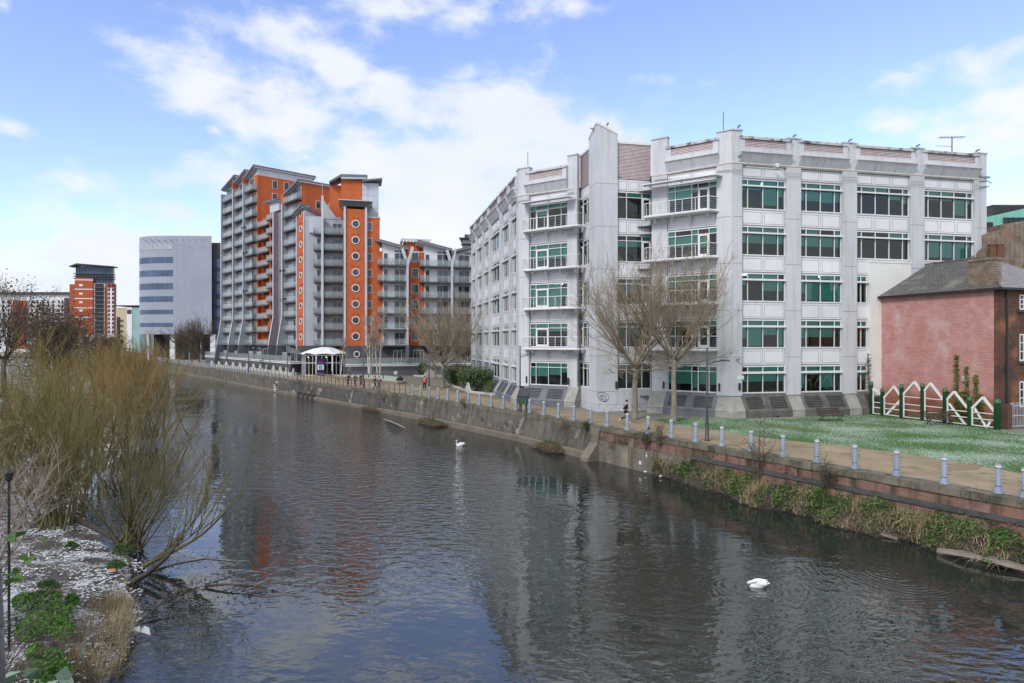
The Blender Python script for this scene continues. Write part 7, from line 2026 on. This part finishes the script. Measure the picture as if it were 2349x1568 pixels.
# grass blades on the lawn
def inside(x, y, P):
    c = False
    for (x0, y0), (x1, y1) in zip(P, P[1:] + P[:1]):
        if (y0 > y) != (y1 > y) and x < (x1 - x0) * (y - y0) / (y1 - y0) + x0: c = not c
    return c
g = random.Random(4); A, B = MB(), MB(); k = 0
while k < 34000:
    px, py = g.uniform(1450, 2349), 950 + 160 * g.random() ** 1.3
    p = at(px, py, .014)
    if p.y < 14 or not inside(p.x, p.y, lawn_pts): continue
    k += 1
    f = math.sin(p.x * .9 + 1.3 * math.sin(p.y * .5)) + math.sin(p.y * 1.1 + p.x * .3) + g.gauss(0, .9)
    blades(B if f > .5 else A, g, [p], .10, .012, .8, seg=2)
tag(A.build('lawn_grass', 'grass_blade', loc=(20, 45, 0)), 'short green grass of the lawn', 'grass', kind='stuff')
tag(B.build('frosted_grass', 'frost_blade', loc=(20, 45, 0)), 'patches of frosted white grass on the lawn', 'grass', kind='stuff')
# ------------------------------------------------------------------ people
def skinned(name, V, E, rad, m, parent, root=0, sub=1):
    me = bpy.data.meshes.new(name); me.from_pydata([tuple(v) for v in V], E, []); me.update()
    o = bpy.data.objects.new(name, me); COL.objects.link(o); o.parent = parent
    me.materials.append(MATS[m])
    md = o.modifiers.new('skin', 'SKIN'); md.use_smooth_shade = True
    if not me.skin_vertices: me.skin_vertices.new()
    for i, r in enumerate(rad):
        d = me.skin_vertices[0].data[i]; r = r if isinstance(r, tuple) else (r, r); d.radius = r; d.use_root = (i == root)
    s = o.modifiers.new('smooth', 'SUBSURF'); s.levels = s.render_levels = sub
    return o
RUN = dict(l=((.10, -.02, .48), (.10, -.46, .40), (.10, -.55, .26)), r=((-.10, .22, .55), (-.10, .20, .10), (-.10, .38, .05)), al=((.25, -.26, 1.14), (.22, .02, 1.08)), ar=((-.26, -.10, 1.13), (-.16, .18, 1.14)), lean=.07)
WALK = dict(l=((.10, .16, .50), (.10, .20, .10), (.10, .38, .05)), r=((-.10, .02, .50), (-.10, -.28, .14), (-.10, -.14, .04)), al=((.26, -.12, 1.16), (.25, -.08, .92)), ar=((-.26, .06, 1.16), (-.24, .20, .95)), lean=.03)
STAND = dict(l=((.10, .04, .50), (.10, .02, .09), (.11, .18, .04)), r=((-.10, .0, .50), (-.10, -.06, .09), (-.11, .10, .04)), al=((.26, -.04, 1.16), (.25, .06, .92)), ar=((-.26, .02, 1.16), (-.22, .16, 1.0)), lean=.0)
def person(p, rz, pose, label, top, legs, hair='hair', long_hair=False, coat=False, shoes='black_cloth', scale=1.0):
    t = thing('person', label, 'person', (0, 0, 0))
    ln = pose['lean']
    sp = [(0, 0, .95), (0, ln * .4, 1.14), (0, ln * .8, 1.36), (0, ln, 1.50), (0, ln + .02, 1.58), (0, ln + .03, 1.68), (0, ln + .02, 1.75)]
    V = list(sp); rad = [(.13, .10), (.125, .095), (.15, .10), .055, .075, .088, .05]; E = [(i, i + 1) for i in range(6)]
    nose = len(V); V.append((0, ln + .135, 1.645)); rad.append(.014); E.append((5, nose))
    for s, lg, ar in ((1, 'l', 'al'), (-1, 'r', 'ar')):
        h = len(V); k, a, f = pose[lg]
        V += [(s * .10, 0, .90), k, a, f]; rad += [.088, .06, .042, .03]; E += [(0, h), (h, h + 1), (h + 1, h + 2), (h + 2, h + 3)]
        q = len(V); e, w = pose[ar]
        V += [(s * .19, ln * .9, 1.42), e, w]; rad += [.06, .042, .028]; E += [(2, q), (q, q + 1), (q + 1, q + 2)]
        ew = (Vector(w) - Vector(e)).normalized(); pal = Vector(w) + ew * .07; q2 = len(V)
        V.append(tuple(pal)); rad.append((.036, .02)); E.append((q + 2, q2))
        side = Vector((0, 1, 0)) - ew * ew.y; side = side.normalized()
        for i in range(4):
            j = len(V); b0 = pal + side * (.024 - i * .016) + ew * .03; V += [tuple(b0), tuple(b0 + ew * (.05 + .012 * (1 - abs(i - 1.3))) + Vector((-s * .015, 0, 0)))]; rad += [.0085, .007]; E += [(q2, j), (j, j + 1)]
        j = len(V); b0 = Vector(w) + side * .03 + ew * .03; V += [tuple(b0), tuple(b0 + side * .018 + ew * .035)]; rad += [.01, .008]; E += [(q + 2, j), (j, j + 1)]
    skinned('body', V, E, rad, 'skin', t)
    V = [(0, 0, .86 if not coat else .62), (0, ln * .4, 1.14), (0, ln * .8, 1.37), (0, ln, 1.475)]; rad = [(.165, .13) if not coat else (.20, .17), (.15, .115), (.172, .12), .075]; E = [(0, 1), (1, 2), (2, 3)]
    for s, ar in ((1, 'al'), (-1, 'ar')):
        q = len(V); e, w = pose[ar]; V += [(s * .195, ln * .9, 1.42), e, tuple(Vector(w) * .96 + Vector(e) * .04)]; rad += [.078, .06, .045]; E += [(2, q), (q, q + 1), (q + 1, q + 2)]
    skinned('jacket', V, E, rad, top, t, 1)
    V, E, rad = [(0, 0, .95)], [], [(.14, .115)]
    for s, lg in ((1, 'l'), (-1, 'r')):
        h = len(V); k, a, f = pose[lg]; V += [(s * .10, 0, .88), k, tuple(Vector(a) * .96 + Vector(k) * .04)]; rad += [.10, .072, .055]; E += [(0, h), (h, h + 1), (h + 1, h + 2)]
    skinned('trousers', V, E, rad, legs, t)
    for s, lg in ((1, 'l'), (-1, 'r')):
        k, a, f = pose[lg]; back = Vector(a) - (Vector(f) - Vector(a)) * .25
        skinned('shoe', [tuple(back - Vector((0, 0, .03))), tuple(Vector(a).lerp(Vector(f), .6) - Vector((0, 0, .01))), tuple(Vector(f) + (Vector(f) - Vector(a)).normalized() * .04)], [(0, 1), (1, 2)], [.046, .045, .03], shoes, t)
    b = MB(); b.blob((0, ln - .015, 1.715), .097, .108, .085, 3, .05)
    if long_hair: b.blob((0, ln - .06, 1.58), .10, .07, .20, 4, .08)
    b.build('hair', hair, t, True)
    t.location = p; t.rotation_euler = (0, 0, rz); t.scale = (scale,) * 3
    return t
p = at(1436, 972); person(p, R(-88), RUN, 'person running along the path in a dark hooded jacket, shorts and pale shoes', 'navy', 'black_cloth', shoes='white_cloth')
p = at(973.7, 896.4); wlk = person(p, R(8), WALK, 'person walking away with a bright orange backpack and a blue jacket', 'blue_coat', 'navy', scale=1.04)
F = Fac((p.x, p.y), (math.cos(R(8)), math.sin(R(8))))
t = thing('backpack', 'bright orange backpack on the back of the person in the blue jacket', 'backpack', (p.x, p.y, 1.25)); b = MB()
b.blob(F.p(.0, .24, 1.22), .22, .14, .28, 2, .06, rot=R(8)); b.build('bag', 'orange_bag', t, True)
b = MB(); b.blob(F.p(.0, .36, 1.14), .15, .06, .14, 5, .05, rot=R(8)); b.build('pocket', 'orange_bag', t, True)
for (x, y), rz, top, legs, lab, kw in (((799.7, 885.5), 70, 'navy', 'navy', 'person in navy walking at the left end of the group of five behind the railing', {}), ((815.4, 886.6), 65, 'slate_cloth', 'navy', 'person in a slate grey jacket, second from left in the group of five', {}),
        ((828.9, 884.5), 60, 'black_cloth', 'navy', 'person in black in the middle of the group of five, beside the lamp post', dict(coat=True)), ((860, 893.8), 150, 'black_cloth', 'black_cloth', 'person with long dark hair and a black coat carrying a white bag', dict(long_hair=True, coat=True)),
        ((869.9, 896.3), 165, 'slate_cloth', 'jeans', 'person in a slate jacket and light blue jeans at the right end of the group', {})):
    p = at(x, y); person(p, R(rz), WALK, lab, top, legs, **kw)
p = at(857, 893.9); b = MB(); b.blob((p.x, p.y - .15, .55), .17, .12, .26, 8, .12); b.tube([(p.x - .06, p.y - .15, .78), (p.x - .01, p.y - .13, .92), (p.x + .05, p.y - .15, .78)], .012, 4)
tag(b.build('carrier_bag', 'white_cloth', loc=(p.x, p.y, .4), smooth=True), 'white carrier bag hanging beside the person in the black coat', 'bag')
p = at(614.4, 857.6); person(p, R(100), WALK, 'person in grey walking by the scalloped wall and clipped shrubs', 'grey_cloth', 'grey_cloth')
# ------------------------------------------------------------------ swans and other birds
def ellipsoid_body(b, rings, n=16):
    i = len(b.v)
    for x, zc, ry, rz in rings:
        for q in range(n):
            a = 2 * math.pi * q / n; b.v.append((x, ry * math.cos(a), zc + rz * math.sin(a)))
    for j in range(len(rings) - 1):
        for q in range(n):
            x, y = i + j * n + q, i + j * n + (q + 1) % n; b.f.append((x, y, y + n, x + n)); b.m.append(0)
    return b
def swan(p, rz, label, preen=False, s=1.0):
    t = thing('swan', label, 'swan', (0, 0, 0)); b = MB()
    ellipsoid_body(b, [(.50, .10, .01, .01), (.46, .10, .11, .11), (.34, .10, .19, .17), (.15, .11, .24, .20), (-.08, .13, .25, .21), (-.28, .15, .20, .17), (-.45, .19, .12, .09), (-.62, .26, .05, .03), (-.66, .27, .01, .01)])
    for y in (-1, 1):
        b.blob((-.10, y * .17, .26), .36, .10, .16, 3 + y, .08, rot=y * -.12)
        b.tube([(-.25, y * .13, .30), (-.42, y * .11, .36), (-.55, y * .10, .37)], [.09, .06, .015], 8)
    if not preen:
        b.tube([(.36, 0, .12), (.47, 0, .26), (.46, 0, .42), (.40, 0, .56), (.42, 0, .68), (.50, 0, .72)], [.10, .075, .055, .048, .048, .045], 9)
        b.blob((.50, 0, .70), .085, .05, .052)
    else:
        b.tube([(.40, .05, .14), (.48, .16, .28), (.36, .24, .38), (.16, .22, .40), (-.02, .16, .36)], [.11, .085, .068, .06, .05], 9); b.blob((-.02, .15, .35), .08, .055, .055)
    b.build('body', 'swan_white', t, True)
    k = MB()
    if not preen: k.tube([(.56, 0, .69), (.63, 0, .665), (.70, 0, .645)], [.034, .026, .012], 7)
    else: k.tube([(-.06, .14, .33), (-.14, .12, .28)], [.03, .012], 7)
    k.build('beak', 'beak', t, True)
    if not preen: k = MB(); k.blob((.575, 0, .71), .03, .022, .03); k.build('knob', 'black_metal', t, True)
    t.location = p; t.rotation_euler = (0, 0, rz); t.scale = (s,) * 3
    return t
q = at(1056, 1023, WZ); swan((q.x, q.y, WZ - .03), R(188), 'white swan swimming left with its neck raised, by the concrete river wall', s=.68)
q = at(1737, 1346, WZ); swan((q.x, q.y, WZ - .03), R(172), 'white swan with its head tucked into its back, on the near water', True, .66)
q = at(1784, 960); b = MB(); b.blob((q.x, q.y, .17), .17, .08, .09, 2, .05); b.blob((q.x + .15, q.y, .29), .055, .05, .055); b.tube([(q.x - .12, q.y, .15), (q.x - .32, q.y, .10)], [.06, .02], 6); b.tube([(q.x + .19, q.y, .29), (q.x + .25, q.y, .28)], [.018, .006], 5)
for s in (-.03, .03): b.tube([(q.x, q.y + s, .1), (q.x + .01, q.y + s, 0)], .008, 4)
tag(b.build('pigeon', 'dark_paint', loc=tuple(q), smooth=True), 'small dark bird standing on the lawn before the office plinth', 'bird')
# ------------------------------------------------------------------ timber and litter along the water
def plank(label, a, c, w, h, name='driftwood'):
    a, c = Vector(a), Vector(c); d = (c - a); n = 8; b = MB(); g = random.Random(int(a.x * 10)); rows = []
    side = Vector((-d.y, d.x, 0)).normalized() * w
    for i in range(n + 1):
        f = i / n; p = a + d * f + Vector((0, 0, math.sin(f * 3.1) * h * .8)); ww = side * (.35 + .65 * math.sin(min(1, f * 3) * 1.57)) * (1 if f < .8 else (1.02 - f) / .22)
        rows.append([tuple(p - ww), tuple(p - ww * .6 + Vector((0, 0, h * .8))), tuple(p + ww * .6 + Vector((0, 0, h))), tuple(p + ww), tuple(p - Vector((0, 0, h)))])
    for r in rows: b.v.extend(r)
    for i in range(n):
        for j in range(5): b.f.append((i * 5 + j, i * 5 + (j + 1) % 5, (i + 1) * 5 + (j + 1) % 5, (i + 1) * 5 + j)); b.m.append(0)
    return tag(b.build(name, 'driftwood', loc=tuple(a)), label, 'driftwood')
plank('long grey driftwood log at the bank edge, left of the other one', at(1930, 1199, -2.36), at(2058, 1240, -2.44), .20, .12)
plank('long bleached driftwood log in the lower right, half afloat', at(2150, 1266, -2.36), at(2380, 1318, -2.36), .24, .15)
plank('thin pale log floating beside the left grass tuft', at(880, 963, WZ), at(930, 984, WZ), .14, .1)
x, y, a = on_line(632, -.3); g = random.Random(2); b = MB()
for i in range(9): b.face([(x + g.uniform(-.5, .3), y + g.uniform(-.3, .3), -2.4 + i * .22), (x + g.uniform(-.2, .5), y + g.uniform(-.3, .3), -2.35 + i * .22), (x + g.uniform(-.2, .5), y - .1, -2.1 + i * .22), (x + g.uniform(-.5, .1), y - .1, -2.15 + i * .22)])
tag(b.build('pale_sheet', 'litter_white', loc=(x, y, -1.4)), 'pale crumpled sheet hanging on the dark river wall by the outfalls', 'litter')
for (px, py, z, m, lab) in ((2125, 1192, -1.7, 'litter_blue', 'crumpled violet bag in the weeds below the brick wall'), (1480, 1084, -2.3, 'litter_white', 'white scrap at the water edge under the weeds'), (1515, 1094, -2.35, 'litter_white', 'second white scrap right of the first, at the weedy water edge'), (2220, 1232, -2.3, 'litter_blue', 'pale blue scrap under the bank by the right driftwood')):
    q = at(px, py, z); b = MB(); b.blob(tuple(q + Vector((0, 0, .04))), .09, .07, .06, int(px), .35, 9, 6); tag(b.build('litter', m, loc=tuple(q)), lab, 'litter')
q0, q1 = at(2058, 1186, -1.9), at(2120, 1148, -1.0)
tag(MB().tube([tuple(at(1350 + 705, 1200, -1.7)), tuple(at(2140, 1150, -1.2))], .03, 5).build('stick', 'straw', loc=tuple(q0)), 'pale stick leaning on the rendered patch of the brick wall', 'stick')
a0, b0 = at(1258, 1037, -2.35), on_line(1312, -.35)
tag(MB().tube([tuple(a0), (b0[0], b0[1], -.5)], .035, 5).build('pole', 'rust', loc=tuple(a0)), 'rusty pole leaning against the concrete wall by the grass tuft', 'pole')
